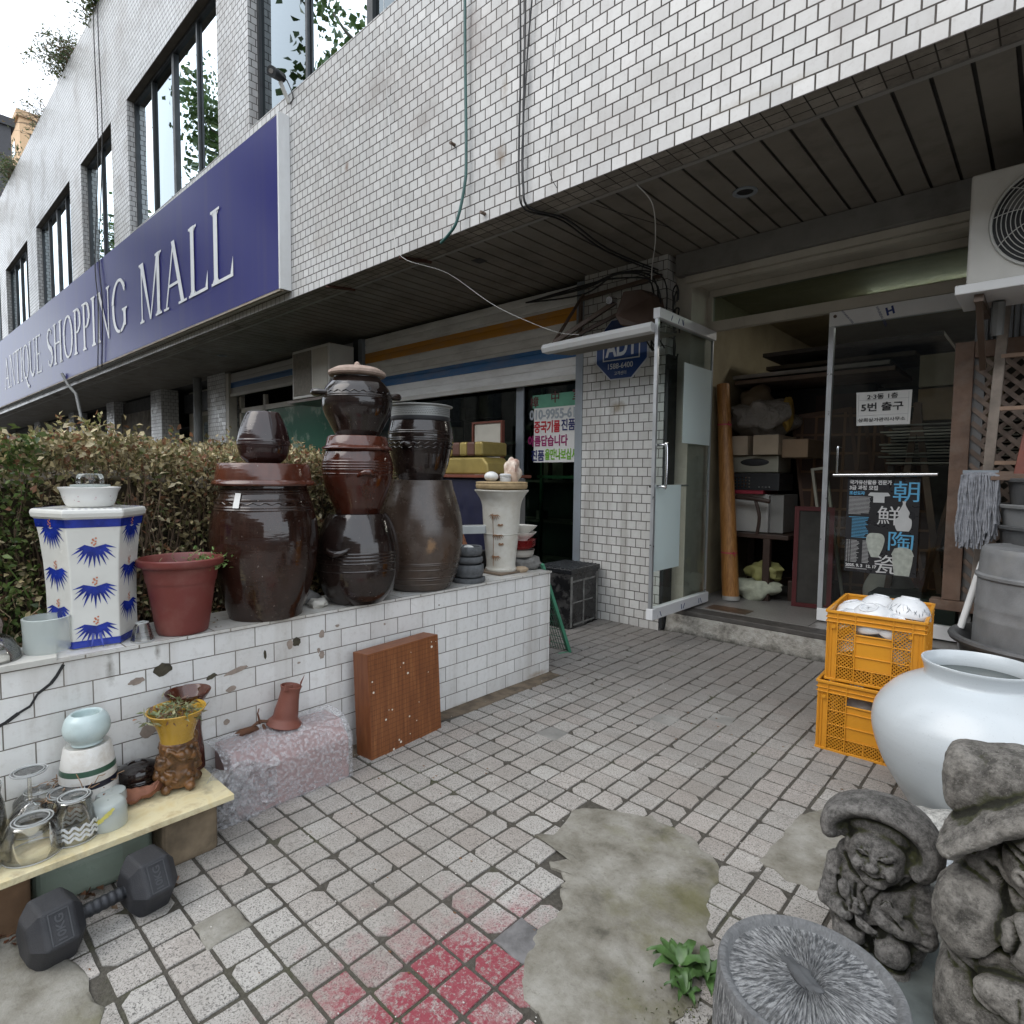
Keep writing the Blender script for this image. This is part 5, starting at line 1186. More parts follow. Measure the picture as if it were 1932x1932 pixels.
tag(MB().lathe(c[0]+.04, c[1]+.055, [(.034, zt), (.036, zt+.02), (.033, zt+.034), (.032, zt+.058), (.01, zt+.06)], 28, True, True).build('wax_jar', P('wax_tan', (.45, .33, .25), .6), smooth=40), 'tan topped jar between the white lidded jar and the shell', 'jar')

# dishes on a rock
c = (-2.574, 3.005)
c = (-2.60, 2.93)
tag(MB().blob((c[0], c[1]+.02, PT+.05), (.12, .11, .05), seg=20, rings=12, jit=.5, seed=9).build('grey_rock', P('rock_grey', (.17, .165, .155), .9, .35, sc=14, bump=.9, bsc=40), smooth=60), 'grey rock at the planter corner carrying the dishes', 'rock')
tag(MB().blob((c[0]+.10, c[1]-.10, PT+.03), (.045, .04, .022), seg=14, rings=8, jit=.3, seed=4).build('tan_pebble', P('pebble_tan', (.42, .32, .22), .8), smooth=60), 'tan pebble between the vase base and the rock', 'pebble')
def dish(name, lb, z, r0, r1, h, m_, grp='dishes piled on the rock', tilt=0, cat='dish', flute=0):
    Mx = Matrix.Translation((c[0], c[1], z)) @ Matrix.Rotation(tilt, 4, 'X')
    p = [(r0, 0), (r0*1.02, h*.1), ((r0+r1)/2, h*.45), (r1*.96, h*.9), (r1, h), (r1*.95, h*.97), (r0*1.1, h*.3), (.01, h*.2)]
    o = MB().lathe(0, 0, p, 44, True, True, M=Mx, wob=flute).build(name, m_, smooth=50)
    return tag(o, lb, cat, grp)
gz = P('dish_grey', (.33, .31, .28), .5, .2, bump=.2); rd = P('dish_red', (.38, .05, .05), .25, .15, bump=.05); wh = P('dish_white', (.66, .64, .59), .25, .08, bump=.05)
dish('grey_dish', 'grey dish at the bottom of the pile on the rock', PT+.098, .08, .095, .046, gz)
z = PT+.146
for k, nm in enumerate(('lowest', 'second lowest', 'second highest', 'highest')):
    dish('red_plate', nm+' red plate of the pile on the rock', z, .06, .100+.001*k, .026, rd); z += .0125
dish('white_bowl', 'white wavy rimmed bowl resting on the red plates', z+.006, .045, .105, .058, wh, flute=.015)
dish('floral_bowl', 'white floral bowl topmost on the dish pile', z+.05, .05, .108, .060, wh, tilt=-.06)
# things tucked between jar and vase
tag(MB().prism([(-2.80, 2.25, .93), (-2.62, 2.62, .93), (-2.64, 2.66, .935), (-2.83, 2.30, .935)], (0, 0, .05)).build('clear_tray', P('tray_clear', (.38, .40, .40), .2, .1), bevel=.004), 'pale plastic tray between the dull jar and the white vase', 'tray')
tag(MB().blob((-2.78, 2.52, .85), (.02, .075, .08), seg=10, rings=8, jit=.6, seed=2).build('clay_shard', P('terracotta', (.33, .14, .075), .85, .25), smooth=30), 'terracotta shard standing behind the stone bowls', 'shard')
tag(MB().box(-3.0, -2.74, 2.2, 2.78, PT-.06, .80).build('dark_box', M['black'], bevel=.01), 'dark box on the soil behind the stone bowls', 'box')

# hexagonal garden stool
c = (-2.586, .549); t = empty('garden_stool', (*c, PT+.012), 'white hexagonal porcelain stool painted with blue bamboo sprays', 'garden stool')
pc = P('porcelain', (.68, .68, .64), .16, .05, sc=8, bump=.04, dirt=.18, dcol=(.35, .3, .24), dsc=12); cb = P('cobalt', (.012, .03, .26), .18, .45, sc=25, bump=0)
A0 = R(-12+30+3); z0 = PT+.013
hp = [(.134, z0), (.137, z0+.004), (.137, z0+.22), (.142, z0+.30), (.156, z0+.44), (.163, z0+.468)]
hp = [(.134, z0), (.137, z0+.004), (.136, z0+.10), (.137, z0+.20), (.142, z0+.30), (.150, z0+.38), (.162, z0+.465)]
def hexr(z):
    for (a, b) in zip(hp, hp[1:]):
        if a[1] <= z <= b[1]: return a[0]+(b[0]-a[0])*(z-a[1])/(b[1]-a[1])
    return hp[-1][0]
b = MB().lathe(*c, hp, 6, True, True, a0=A0).build('body', pc, t, bevel=.004)
MB().lathe(*c, [(.160, z0+.452), (.172, z0+.462), (.175, z0+.475), (.172, z0+.487), (.160, z0+.490), (.02, z0+.4905)], 6, True, True, a0=A0).build('rim', pc, t, bevel=.004)
MB().lathe(*c, [(hexr(z0+.425)+.0015, z0+.425), (hexr(z0+.455)+.0015, z0+.455)], 6, False, False, a0=A0).build('upper_band', cb, t)
MB().lathe(*c, [(.1385, z0+.003), (.1395, z0+.028)], 6, False, False, a0=A0).build('lower_band', cb, t)
def facept(k, u, z, off=.0012):
    r = hexr(z); a = A0+k*math.pi/3; p0 = Vector((c[0]+r*math.cos(a), c[1]+r*math.sin(a), z)); a2 = a+math.pi/3; p1 = Vector((c[0]+r*math.cos(a2), c[1]+r*math.sin(a2), z))
    am = a+math.pi/6; w_ = (p1-p0).length
    return (p0+p1)/2+(p1-p0).normalized()*u+Vector((math.cos(am), math.sin(am), 0))*off
spr_ = P('stem_grey', (.25, .27, .25), .4, .1, bump=0); crl = P('coral', (.5, .18, .10), .3, .2, bump=0)
for k in range(6):
    zs = (.40, .255, .12) if k % 2 == 0 else (.335, .195, .055)
    for i, dz in enumerate(zs):
        z = z0+dz+.02; mb = MB(); mr = MB()
        for j in range(13):
            a = R(-178+j*(176/12)); L = (.048+.020*abs(math.sin(j*1.7+i))); u1 = max(-.0665, min(.0665, L*1.1*math.cos(a))); dz1 = L*math.sin(a)*1.15-.003; wv = .0052
            um, zm = u1*.5, dz1*.42+.007; nx, nz = -(dz1), u1; nn_ = math.hypot(nx, nz); nx /= nn_; nz /= nn_; o_ = .0012+j*.00006
            mb.poly([facept(k, 0, z, o_), facept(k, um+nx*wv, z+zm+nz*wv, o_), facept(k, u1, z+dz1, o_), facept(k, um-nx*wv, z+zm-nz*wv, o_)])
        mb.build('bamboo_spray', cb, b, recalc=False)
        for j in range(7):
            u = .006*math.sin(j*2.4); zz2 = z+.008+j*.004; q_s = .0034
            mr.poly([facept(k, u+q_s*math.cos(q_), zz2+q_s*math.sin(q_), .0022+j*.0001) for q_ in np.linspace(0, 5.2, 6)])
        tag(mr.build('berries', crl, b, recalc=False), kind='stuff')
mb = MB()
for k in range(6):
    for j in range(9):
        a0_ = A0+k*math.pi/3; r = .1735
        def rp(f): 
            p0 = Vector((c[0]+r*math.cos(a0_), c[1]+r*math.sin(a0_), 0)); p1 = Vector((c[0]+r*math.cos(a0_+math.pi/3), c[1]+r*math.sin(a0_+math.pi/3), 0)); return p0.lerp(p1, f)
        for (f0, f1) in (((j+.1)/9, (j+.55)/9),):
            p = rp(f0); p2 = rp(f1); cen = Vector((c[0], c[1], 0)); q1 = p.lerp(cen, .05); q2 = p2.lerp(cen, .05); q3 = p.lerp(cen, .12); q4 = p2.lerp(cen, .12)
            mb.poly([(q1.x, q1.y, z0+.4915), (q2.x, q2.y, z0+.4915), (q4.x, q4.y, z0+.4918), (q3.x, q3.y, z0+.4918)])
mb.build('rim_painting', cb, t)
zt = z0+.491
tag(MB().lathe(*c, cr([(.062, zt), (.070, zt+.004), (.080, zt+.025), (.086, zt+.05), (.095, zt+.068), (.093, zt+.070), (.080, zt+.05), (.05, zt+.012), (.01, zt+.01)], 4), 48, True, True).build('floral_bowl', P('bowl_porcelain', (.68, .68, .66), .12, .04, bump=0), smooth=50), 'white bowl with faint pink flowers on the garden stool', 'bowl')
fb = [o for o in bpy.data.objects if o.name.startswith('floral_bowl')][-1]
mb = MB()
for k in range(9):
    for j in range(5):
        a = k*.7+random.uniform(-.12, .12); z = zt+.03+random.uniform(-.008, .012); rr = .0835+(z-zt-.04)*.25; cx_, cy_ = c[0]+rr*math.cos(a), c[1]+rr*math.sin(a)
        tx_, ty_ = -math.sin(a)*.003, math.cos(a)*.003; mb.poly([(cx_-tx_, cy_-ty_, z), (cx_, cy_, z-.003), (cx_+tx_, cy_+ty_, z), (cx_, cy_, z+.003)])
mb.build('pink_flowers', P('pink_print', (.42, .22, .25), .4, .2, bump=0), fb)
tag(MB().lathe(c[0]+.01, c[1], [(.055, zt+.072), (.060, zt+.074), (.061, zt+.080), (.02, zt+.082)], 40, True, True).build('jar_lid', P('plastic_translucent', (.45, .5, .48), .3, .05), smooth=40), 'translucent plastic lid on the floral bowl', 'lid')
tag(MB().lathe(c[0]+.01, c[1], cr([(.043, zt+.084), (.044, zt+.09), (.043, zt+.105), (.038, zt+.118), (.030, zt+.12), (.003, zt+.12)], 3), 40, False, False).build('glass_cup', M['jarglass'], smooth=50), 'upturned frosted glass cup on top of the stool pile', 'cup')

# red plastic pot
c = (-2.484, .815); z0 = PT+.013
t = empty('red_plant_pot', (*c, z0), 'reddish plastic plant pot with sparse seedlings', 'plant pot')
MB().lathe(*c, cr([(.084, z0), (.091, z0+.012), (.100, z0+.07), (.116, z0+.18), (.126, z0+.245)], 3)+[(.127, z0+.255), (.146, z0+.262), (.1515, z0+.272), (.150, z0+.288), (.143, z0+.292), (.136, z0+.286), (.128, z0+.24), (.122, z0+.20)], 56, True, False).build('pot', P('pot_plastic', (.155, .034, .028), .45, .12, dirt=.35, dcol=(.3, .18, .14), dsc=5, bump=.06), t, smooth=45)
MB().lathe(*c, [(.124, z0+.225), (.08, z0+.232), (.002, z0+.23)], 32, False, False).build('soil', M['soil'], t)
mb = MB()
for (a, L) in ((.3, .09), (2.1, .08), (3.4, .10), (4.0, .06)):
    p = Vector((c[0]+.03*math.cos(a), c[1]+.03*math.sin(a), z0+.23)); pts = [p+Vector((.05*t_*math.cos(a*2), .06*t_*math.sin(a), L*t_))+Vector((0, .015*math.sin(t_*7), 0)) for t_ in np.linspace(0, 1, 7)]
    mb.tube(pts, .0016, 4)
mb.build('dry_stems', P('dry_stalk', (.30, .22, .13)), t)
n = 260; ang = rng.uniform(0, 6.28, n); P0 = np.c_[c[0]+.055+rng.normal(0, .028, n), c[1]+.075+rng.normal(0, .03, n), z0+.24+np.abs(rng.normal(0, .03, n))]
D0 = unit(np.c_[rng.normal(0, .6, n), rng.normal(0, .6, n), rng.uniform(.1, 1, n)]); N0 = unit(np.cross(D0, rng.normal(0, 1, (n, 3))))
leafmesh('seedlings', P0, D0, N0, rng.uniform(.012, .022, n), rng.uniform(.002, .005, n), palette(n, [(.14, .24, .07), (.2, .32, .1)], [1, 1]), M['leaf'], t)

# glasses on the planter and small stones
q = NM('glass_edge'); q.set(Base_Color=(.60, .62, .61, 1), Roughness=.08, Alpha=.55); M['glassedge'] = q.m
def glassjar(name, lb, cx, cy, z, prof, mat=None, cat='glass jar', grp=None):
    p = [(r, z+h) for r, h in prof]
    inner = [(max(.002, r-.0025), zz2+(.003 if i == 0 else 0)) for i, (r, zz2) in enumerate(p)][::-1]
    o = tag(MB().lathe(cx, cy, p+inner, 40, False, False).build(name, mat or M['jarglass'], smooth=50), lb, cat, grp)
    if mat is None:
        for (r, zz3, nm) in ((p[0][0], p[0][1]+.0025, 'rim'), (p[-2][0], p[-2][1]+.001, 'base_ring'), (max(p[-2][0]*.82, .004), p[-2][1]+.002, 'base_ring')):
            MB().tube([(cx+r*math.cos(a), cy+r*math.sin(a), zz3) for a in np.linspace(0, 2*math.pi, 41)], .0022, 6, caps=False).build(nm, M['glassedge'], o, smooth=60)
    return o
glassjar('shot_glass', 'tiny upturned glass between the stool and the red pot', -2.445, .665, PT+.013, [(.038, 0), (.037, .01), (.026, .055), (.020, .066), (.002, .068)], cat='glass')
fg = NM('frosted_glass'); fg.set(Base_Color=(.55, .6, .58, 1), Roughness=.35, Alpha=.5); v = fg.obj(); fg.fin(None, None, fg.bump(fg.noise(v, 60, 3), .2, .002)); fg = fg.m
glassjar('frosted_mug', 'frosted glass mug at the broken end of the planter wall', -2.50, .395, PT+.022, [(.062, .0), (.066, .01), (.064, .06), (.067, .115), (.064, .117)], fg, 'mug')
glassjar('glass_dome', 'upturned glass bowl at the left end of the planter wall', -2.50, .235, PT+.012, [(.095, 0), (.092, .03), (.07, .075), (.035, .098), (.002, .1)], cat='bowl')
tag(MB().blob((-2.72, .25, PT+.075), (.05, .055, .06), seg=18, rings=12, jit=.4, seed=12).build('clay_jug', P('jug_brown', (.16, .12, .10), .4, .4, sc=12), smooth=60), 'brown mottled jug in the weeds at the far left', 'jug')
tag(MB().blob((-2.50, 1.40, PT+.030), (.050, .042, .022), seg=18, rings=12, jit=.5, seed=5).build('white_stone', P('stone_white', (.55, .53, .48), .8, .2, dirt=.6, dcol=(.2, .18, .15), dsc=8), smooth=60), 'white stone beside the foot of the lidded jar', 'stone')
tag(MB().blob((-2.60, 1.415, PT+.035), (.04, .05, .035), seg=16, rings=10, jit=.4, seed=6).build('grey_stone', P('rock_grey', (.17, .165, .155)), smooth=60), 'grey stone wedged between the lidded jar and the stack', 'stone')
n = 90
tag(leafmesh('fallen_leaves', np.c_[rng.uniform(-2.70, -2.42, n), rng.uniform(.2, 3, n), np.full(n, PT+.016)], unit(np.c_[rng.normal(0, 1, n), rng.normal(0, 1, n), rng.normal(0, .15, n)]), unit(np.c_[rng.normal(0, .2, n), rng.normal(0, .2, n), np.ones(n)]), rng.uniform(.008, .02, n), rng.uniform(.002, .005, n), palette(n, [(.2, .12, .06), (.3, .2, .1)], [1, 1]), M['leaf']), 'dry leaves lying on top of the planter wall', 'leaf litter', kind='stuff')

# ------------------------------------------------------------------ plank shelf by the wall
q = NM('marbled_laminate'); v = q.obj(); c_ = q.ramp(q.noise(v, 11, 7, .65, .8), [(.35, (.62, .52, .29)), (.5, (.66, .59, .38)), (.66, (.47, .38, .22))])
c_ = q.mix(q.ramp(q.noise(v, 9, 8, .75), [(.55, 0), (.72, .6)]), c_, (.2, .17, .12)); q.set(Roughness=.4); M['lam'] = q.fin(c_)
tag(MB().box(-2.385, -2.02, -.7, .812, .178, .198).build('shelf_board', M['lam'], bevel=.002), 'yellow marbled board propped as a shelf against the wall', 'shelf board')
rk = P('sandstone', (.17, .13, .085), .95, .4, sc=12, bump=1, bsc=30)
tag(MB().box(-2.30, -2.06, .60, .775, .0, .172).build('stone_block', rk, bevel=.02, segs=3), 'rough brown stone block propping the right end of the shelf', 'stone block')
tag(MB().box(-2.34, -2.07, .05, .27, .0, .176).build('wood_block', P('rotten_wood', (.13, .075, .04), .85, .4, sc=8, bump=.8, bsc=30), bevel=.008), 'dark wooden block under the left part of the shelf', 'wood block')
tag(MB().prism([(-2.36, .28, .004), (-2.12, .28, .004), (-2.10, .50, .004), (-2.14, .60, .004), (-2.36, .60, .004)], (0, 0, .14)).build('celadon_planter', P('celadon_slab', (.22, .27, .22), .3, .15, dirt=.5, dcol=(.1, .09, .06)), bevel=.03, segs=4), 'pale green ceramic trough stored under the shelf', 'trough')
n = 240
tag(leafmesh('leaf_heap', np.c_[rng.uniform(-2.38, -1.98, n), rng.uniform(.1, .62, n), rng.uniform(.006, .03, n)], unit(np.c_[rng.normal(0, 1, n), rng.normal(0, 1, n), rng.normal(0, .3, n)]), unit(np.c_[rng.normal(0, .3, n), rng.normal(0, .3, n), np.ones(n)]), rng.uniform(.015, .045, n), rng.uniform(.004, .012, n), palette(n, [(.16, .06, .03), (.22, .10, .05), (.12, .08, .05)], [1, 1, 1]), M['leaf']), 'rust brown dead leaves gathered under the shelf', 'leaf litter', kind='stuff')
zb = .199
# striped pot and celadon pot
c = (-2.305, .459)
q = NM('striped_pot_glaze'); v = q.pos(); s3 = q.n('SeparateXYZ'); q.l(v, s3.inputs[0]); zc = s3.outputs[2]
g1 = q.math('MULTIPLY', q.math('GREATER_THAN', zc, .322), q.math('LESS_THAN', zc, .340)); g2 = q.math('MULTIPLY', q.math('GREATER_THAN', zc, .278), q.math('LESS_THAN', zc, .297))
c_ = q.ramp(q.noise(v, 22, 7, .7), [(.45, (.64, .63, .60)), (.7, (.5, .46, .4))]); c_ = q.mix(g1, c_, (.035, .085, .055)); c_ = q.mix(g2, c_, (.006, .008, .02)); q.set(Roughness=.3)
tag(MB().lathe(*c, [(.083, zb), (.086, zb+.006), (.082, .275), (.077, .33), (.066, .40), (.060, .406), (.052, .403), (.01, .40)], 56, True, True).build('striped_pot', q.fin(c_), smooth=50), 'upturned white pot with green and black stripes on the shelf', 'pot')
tag(MB().lathe(*c, cr([(.038, .405), (.044, .407), (.044, .415), (.060, .435), (.0665, .46), (.060, .49), (.048, .505), (.043, .508), (.038, .503), (.037, .48), (.01, .47)], 4), 56, True, True).build('celadon_pot', P('pale_celadon', (.50, .60, .60), .18, .08, bump=.05, dirt=.3, dcol=(.25, .2, .14), dsc=9), smooth=50), 'small pale blue bowl sitting on the striped pot', 'bowl')
c = (-2.30, .600)
tag(MB().lathe(*c, [(.055, zb), (.062, zb+.006), (.064, zb+.03), (.0645, zb+.034), (.063, zb+.037), (.0645, zb+.041), (.063, zb+.045), (.0645, zb+.049), (.067, zb+.06), (.062, zb+.075), (.04, zb+.086), (.028, zb+.088), (.026, zb+.084), (.002, zb+.085)], 48, True, True).build('black_lidded_bowl', ong[2], smooth=40), 'shiny black lidded bowl between the striped pot and yellow vase', 'bowl')
# yellow and brown sculpted vase
c = (-2.215, .700); t = empty('sculpted_vase', (*c, zb), 'yellow trumpet vase with knobbly brown figured base and dry plants', 'vase')
yl = P('ochre_glaze', (.45, .27, .04), .22, .2, sc=9, dirt=.3, dcol=(.12, .08, .04)); kb = P('knobbly_brown', (.125, .058, .02), .32, .85, sc=30, bump=.8, bsc=60, dirt=.5, dcol=(.03, .02, .015), dsc=14)
MB().lathe(*c, cr([(.052, zb+.165), (.054, zb+.185), (.062, zb+.215), (.077, zb+.25), (.091, zb+.272), (.093, zb+.277), (.088, zb+.276), (.074, zb+.255), (.055, zb+.22), (.02, zb+.215)], 5), 52, True, True).build('trumpet', yl, t, smooth=50)
mb = MB().lathe(*c, cr([(.050, zb+.012), (.058, zb+.04), (.055, zb+.10), (.056, zb+.16), (.05, zb+.17)], 4), 30, True, True)
for k in range(86):
    a = random.uniform(0, 6.283); z = zb+.025+random.random()*.14; r = .056+random.uniform(-.004, .008); s_ = random.uniform(.008, .019)
    mb.blob((c[0]+r*math.cos(a), c[1]+r*math.sin(a), z), (s_, s_, s_*random.uniform(.6, 1.4)), seg=8, rings=6)
for k in range(5):
    a = 2*math.pi*k/5+.3; mb.blob((c[0]+.062*math.cos(a), c[1]+.062*math.sin(a), zb+.016), (.017, .017, .016), seg=10, rings=8)
for k in range(9):
    a = random.uniform(0, 6.28); z = zb+random.uniform(.05, .15); pts = [(c[0]+.062*math.cos(a+s_*.9), c[1]+.062*math.sin(a+s_*.9), z+.018*math.sin(s_*5)) for s_ in np.linspace(0, 1, 7)]
    mb.tube(pts, .006, 6)
remeshed(mb, 'figured_base', .0030, kb, t, None, .0012, 1, True)
n = 300; P0 = np.c_[c[0]+rng.normal(0, .04, n), c[1]-.01+rng.normal(0, .04, n), zb+.25+np.abs(rng.normal(0, .022, n))]
D0 = unit(np.c_[rng.normal(0, .9, n), rng.normal(0, .9, n), rng.normal(.15, .5, n)]); N0 = unit(np.cross(D0, rng.normal(0, 1, (n, 3))))
leafmesh('dry_plants', P0, D0, N0, rng.uniform(.015, .04, n), rng.uniform(.002, .006, n), palette(n, [(.2, .24, .12), (.28, .27, .15), (.2, .11, .07)], [3, 2, 1]), M['leaf'], t)
c = (-2.325, .775)
tag(MB().lathe(*c, cr([(.052, zb+.0), (.050, zb+.06), (.042, zb+.15), (.05, zb+.24), (.075, zb+.285), (.073, zb+.288), (.05, zb+.25)], 5), 44, True, False).build('brown_vase', ong[5], smooth=50), 'tall reddish brown vase directly behind the yellow vase', 'vase')
# dead leaf, glasses
vs = []; fs = []; 
for i in range(13):
    for j in range(7):
        u = i/12; v_ = (j/6-.5)*2; wdt = .045*math.sin(math.pi*min(1, u*1.02))**.6+.002
        vs.append((-2.20+v_*wdt*.8+.01*math.sin(u*9), .475+u*.17, zb+.022+.022*math.sin(u*6+1)*abs(v_)+.018*math.sin(v_*4+u*5)+.012+.016*mnoise.noise(Vector((u*9, v_*4, 3)))))
for i in range(12):
    for j in range(6): a = i*7+j; fs.append((a, a+1, a+8, a+7))
tag(MB().add(vs, fs).build('curled_leaf', P('leaf_russet', (.23, .095, .055), .75, .25, sc=20, bump=.5, bsc=30), smooth=60), 'big curled russet leaf lying in front of the black bowl', 'leaf')
GRP = 'glass jars upside down on the shelf'
glassjar('glass_jar', 'wide squat upturned glass jar nearest the shelf edge', -2.115, .285, zb, [(.070, 0), (.072, .02), (.069, .06), (.058, .092), (.054, .098), (.048, .1), (.002, .101)], grp=GRP)
zj = glassjar('glass_jar', 'waisted upturned glass jar with white zigzag band', -2.12, .385, zb, [(.058, 0), (.060, .02), (.057, .05), (.044, .085), (.043, .115), (.046, .122), (.040, .126), (.002, .127)], grp=GRP)
mb = MB()
for off in (0, .014, .03):
    pts = [(-2.12+.0605*math.cos(a), .385+.0605*math.sin(a), zb+.022+off+.007*(1 if i % 2 else -1)) for i, a in enumerate(np.linspace(0, 2*math.pi, 29))]
    for p_, q_ in zip(pts, pts[1:]): mb.bar(p_, q_, .0012, .007)
mb.build('zigzag_band', P('band_white', (.6, .62, .62), .5, .05, bump=0), zj)
fz = glassjar('frosted_tumbler', 'frosted upturned tumbler with small yellow flowers', -2.12, .470, zb, [(.050, 0), (.051, .01), (.049, .060), (.044, .074), (.036, .078), (.002, .079)], fg, 'tumbler', GRP)
mb = MB()
for k in range(26):
    a = -1.25+k*.05; z = zb+.018+k*.0019+random.uniform(-.004, .004); rr = .0515; d = Vector((math.cos(a), math.sin(a), 0)); p_ = Vector((-2.12, .47, z))+d*rr; s_ = Vector((-d.y, d.x, 0))*.006
    mb.poly([p_-s_, p_+Vector((0, 0, -.005)), p_+s_, p_+Vector((0, 0, .007))])
mb.build('yellow_flowers', P('flower_yellow', (.55, .5, .12), .6, .4, bump=0), fz)
glassjar('frosted_tumbler', 'grey frosted tumbler behind the flowered one', -2.215, .500, zb, [(.045, 0), (.046, .01), (.044, .045), (.04, .060), (.002, .062)], fg, 'tumbler', GRP)
wg = glassjar('wine_glass', 'upturned wine glass standing on its bowl at the shelf left', -2.25, .30, zb, [(.046, 0), (.054, .03), (.052, .06), (.030, .088), (.006, .096), (.005, .17), (.008, .178), (.045, .186), (.044, .188), (.002, .19)], cat='wine glass', grp=GRP)
glassjar('glass_jar', 'tall cylindrical glass jar at the very left of the shelf', -2.25, .195, zb, [(.052, 0), (.054, .02), (.046, .12), (.038, .15), (.042, .178), (.040, .182)], grp=GRP)
glassjar('glass_jar', 'squat glass jar cut by the left picture edge', -2.13, .165, zb, [(.055, 0), (.057, .02), (.054, .07), (.044, .10), (.002, .105)], grp=GRP)
glassjar('glass_jar', 'round glass jar with brown dregs behind the zigzag jar', -2.235, .385, zb, [(.050, 0), (.058, .03), (.056, .06), (.046, .085), (.048, .095), (.002, .1)], grp=GRP)
tag(MB().lathe(-2.235, .385, [(.046, zb+.003), (.052, zb+.03), (.05, zb+.035), (.002, zb+.036)], 28, True, True).build('dregs', P('dregs_brown', (.12, .055, .02), .6, .4)), 'brown dregs inside the round glass jar', 'dregs')
glassjar('glass_bowl', 'shallow glass bowl with twigs on top behind the wine glass', -2.335, .335, zb, [(.065, 0), (.07, .03), (.066, .06), (.04, .085), (.002, .09)], cat='bowl', grp=GRP)
mb = MB()
for k in range(26):
    p = Vector((-2.30+random.uniform(-.06, .09), .40+random.uniform(-.1, .12), zb+random.uniform(.07, .10))); pts = [p]
    for j in range(4): p = p+Vector((random.uniform(-.02, .02), random.uniform(-.02, .025), random.uniform(-.008, .014))); pts.append(p)
    mb.tube(pts, .0014, 4)
mb.tube([(-2.22, .43, zb+.08), (-2.21, .42, zb+.12), (-2.215, .41, zb+.15)], .0018, 4)
tag(mb.build('dry_twigs', P('twig_tan', (.27, .17, .10), .8, .4, bump=0)), 'dry twigs tangled across the glass jars', 'twigs', kind='stuff')

# hex dumbbell
db = empty('dumbbell', (-1.93, .40, 0), 'black rubber hexagonal dumbbell lying on the paving', 'dumbbell', rz=0)
rub = P('dumbbell_rubber', (.022, .023, .027), .62, .25, bump=.3, bsc=300, dirt=.2, dcol=(.12, .11, .1))
ax = Vector((-.12, .99, 0)).normalized(); ctr = Vector((-1.925, .405, .0))
def hexhead(cen, r, hw):
    mb = MB(); side = Vector((ax.y, -ax.x, 0)); Z = Vector((0, 0, 1)); prof = [(-hw, r*.60), (-hw*.55, r), (hw*.55, r), (hw, r*.60)]; base = 0
    vs = []; fs = []
    for (d, rr) in prof:
        for k in range(6):
            a = math.pi/3*k; vs.append(cen+ax*d+side*rr*math.cos(a)+Z*rr*math.sin(a))
    for i in range(3):
        for k in range(6): a = i*6+k; b_ = i*6+(k+1) % 6; fs.append((a, b_, b_+6, a+6))
    fs.append((5, 4, 3, 2, 1, 0)); fs.append((18, 19, 20, 21, 22, 23))
    return mb.add(vs, fs).build('head', rub, db, bevel=.007, segs=3)
rr = .092; hz = rr*math.sin(math.pi/3)
for s_ in (-1, 1):
    cen = ctr+ax*.118*s_+Vector((0, 0, hz)); h_ = hexhead(cen, rr, .063)
    # embossed weight mark on the facet that faces the viewer
    side = Vector((ax.y, -ax.x, 0)); nrm = (side*math.cos(R(30))+Vector((0, 0, 1))*math.sin(R(30))); upd = (Vector((0, 0, 1))*math.cos(R(30))-side*math.sin(R(30)))
    fc_ = cen+nrm*(rr*math.cos(R(30))+.0008)
    text('weight_mark', '10KG', P('emboss', (.045, .047, .052), .5, .1, bump=0), h_, fc_-upd*.032-ax*(-.009), upd, -ax, .026, width=.062, bold=.0006)
    mb = MB(); 
    for (a, b_) in (((-.038, -.022), (.038, -.022)), ((.038, -.022), (.038, .022)), ((.038, .022), (-.038, .022)), ((-.038, .022), (-.038, -.022))):
        mb.bar(fc_+upd*a[0]+ax*a[1], fc_+upd*b_[0]+ax*b_[1], .003, .003, nrm)
    mb.build('emboss_frame', P('emboss', (.045, .047, .052)), h_)
pts = []; rs = []
for k in range(41):
    s_ = -1+k/20; pts.append(ctr+ax*.062*s_+Vector((0, 0, hz))); rs.append(.0165+.0022*math.cos(s_*math.pi/2)+(.0016 if (k//3) % 2 else 0))
MB().tube(pts, rs, 18).build('handle', P('knurled_grip', (.035, .037, .042), .4, .2, metal=.5, bump=.4, bsc=400), db, smooth=60)

# ------------------------------------------------------------------ board, wrapped box, broken vase
q = NM('game_board_wood'); v = q.obj()
c_ = q.ramp(q.noise(q.mapn(v, (4, 9, .8)), 5, 5, .6, .6), [(.3, (.15, .048, .016)), (.6, (.24, .085, .028)), (.75, (.31, .125, .045))])
b = q.n('TexBrick'); b.offset = 0; b.squash = 1
for k, x in (('Scale', 1), ('Mortar Size', .0009), ('Mortar Smooth', .1), ('Brick Width', .0228), ('Row Height', .0228)): b.inputs[k].default_value = x
b.inputs['Color1'].default_value = (1, 1, 1, 1); b.inputs['Color2'].default_value = (1, 1, 1, 1); b.inputs['Mortar'].default_value = (.3, .3, .3, 1); q.l(q.uv(), b.inputs['Vector'])
M['wood_board'] = q.fin(q.mix(.85, c_, b.outputs['Color'], 'MULTIPLY')); q.set(Roughness=.45)
q = NM('game_board_side'); v = q.obj(); c_ = q.ramp(q.noise(q.mapn(v, (7, 2, 1)), 7, 5, .6, .5), [(.3, (.15, .045, .015)), (.6, (.22, .075, .026)), (.75, (.28, .11, .04))]); q.set(Roughness=.45); M['wood_side'] = q.fin(c_)
t = empty('game_board', (-2.26, 1.68, 0), 'thick brown wooden grid game board leaning against the tiled wall', 'game board')
lean = Matrix.Translation((-2.205, 1.492, 0)) @ Matrix.Rotation(R(5.2), 4, 'Z') @ Matrix.Rotation(R(-3.2), 4, 'Y')
MB().box(-.105, -.0008, 0, .448, 0, .488, M=lean).build('block', M['wood_side'], t, bevel=.002)
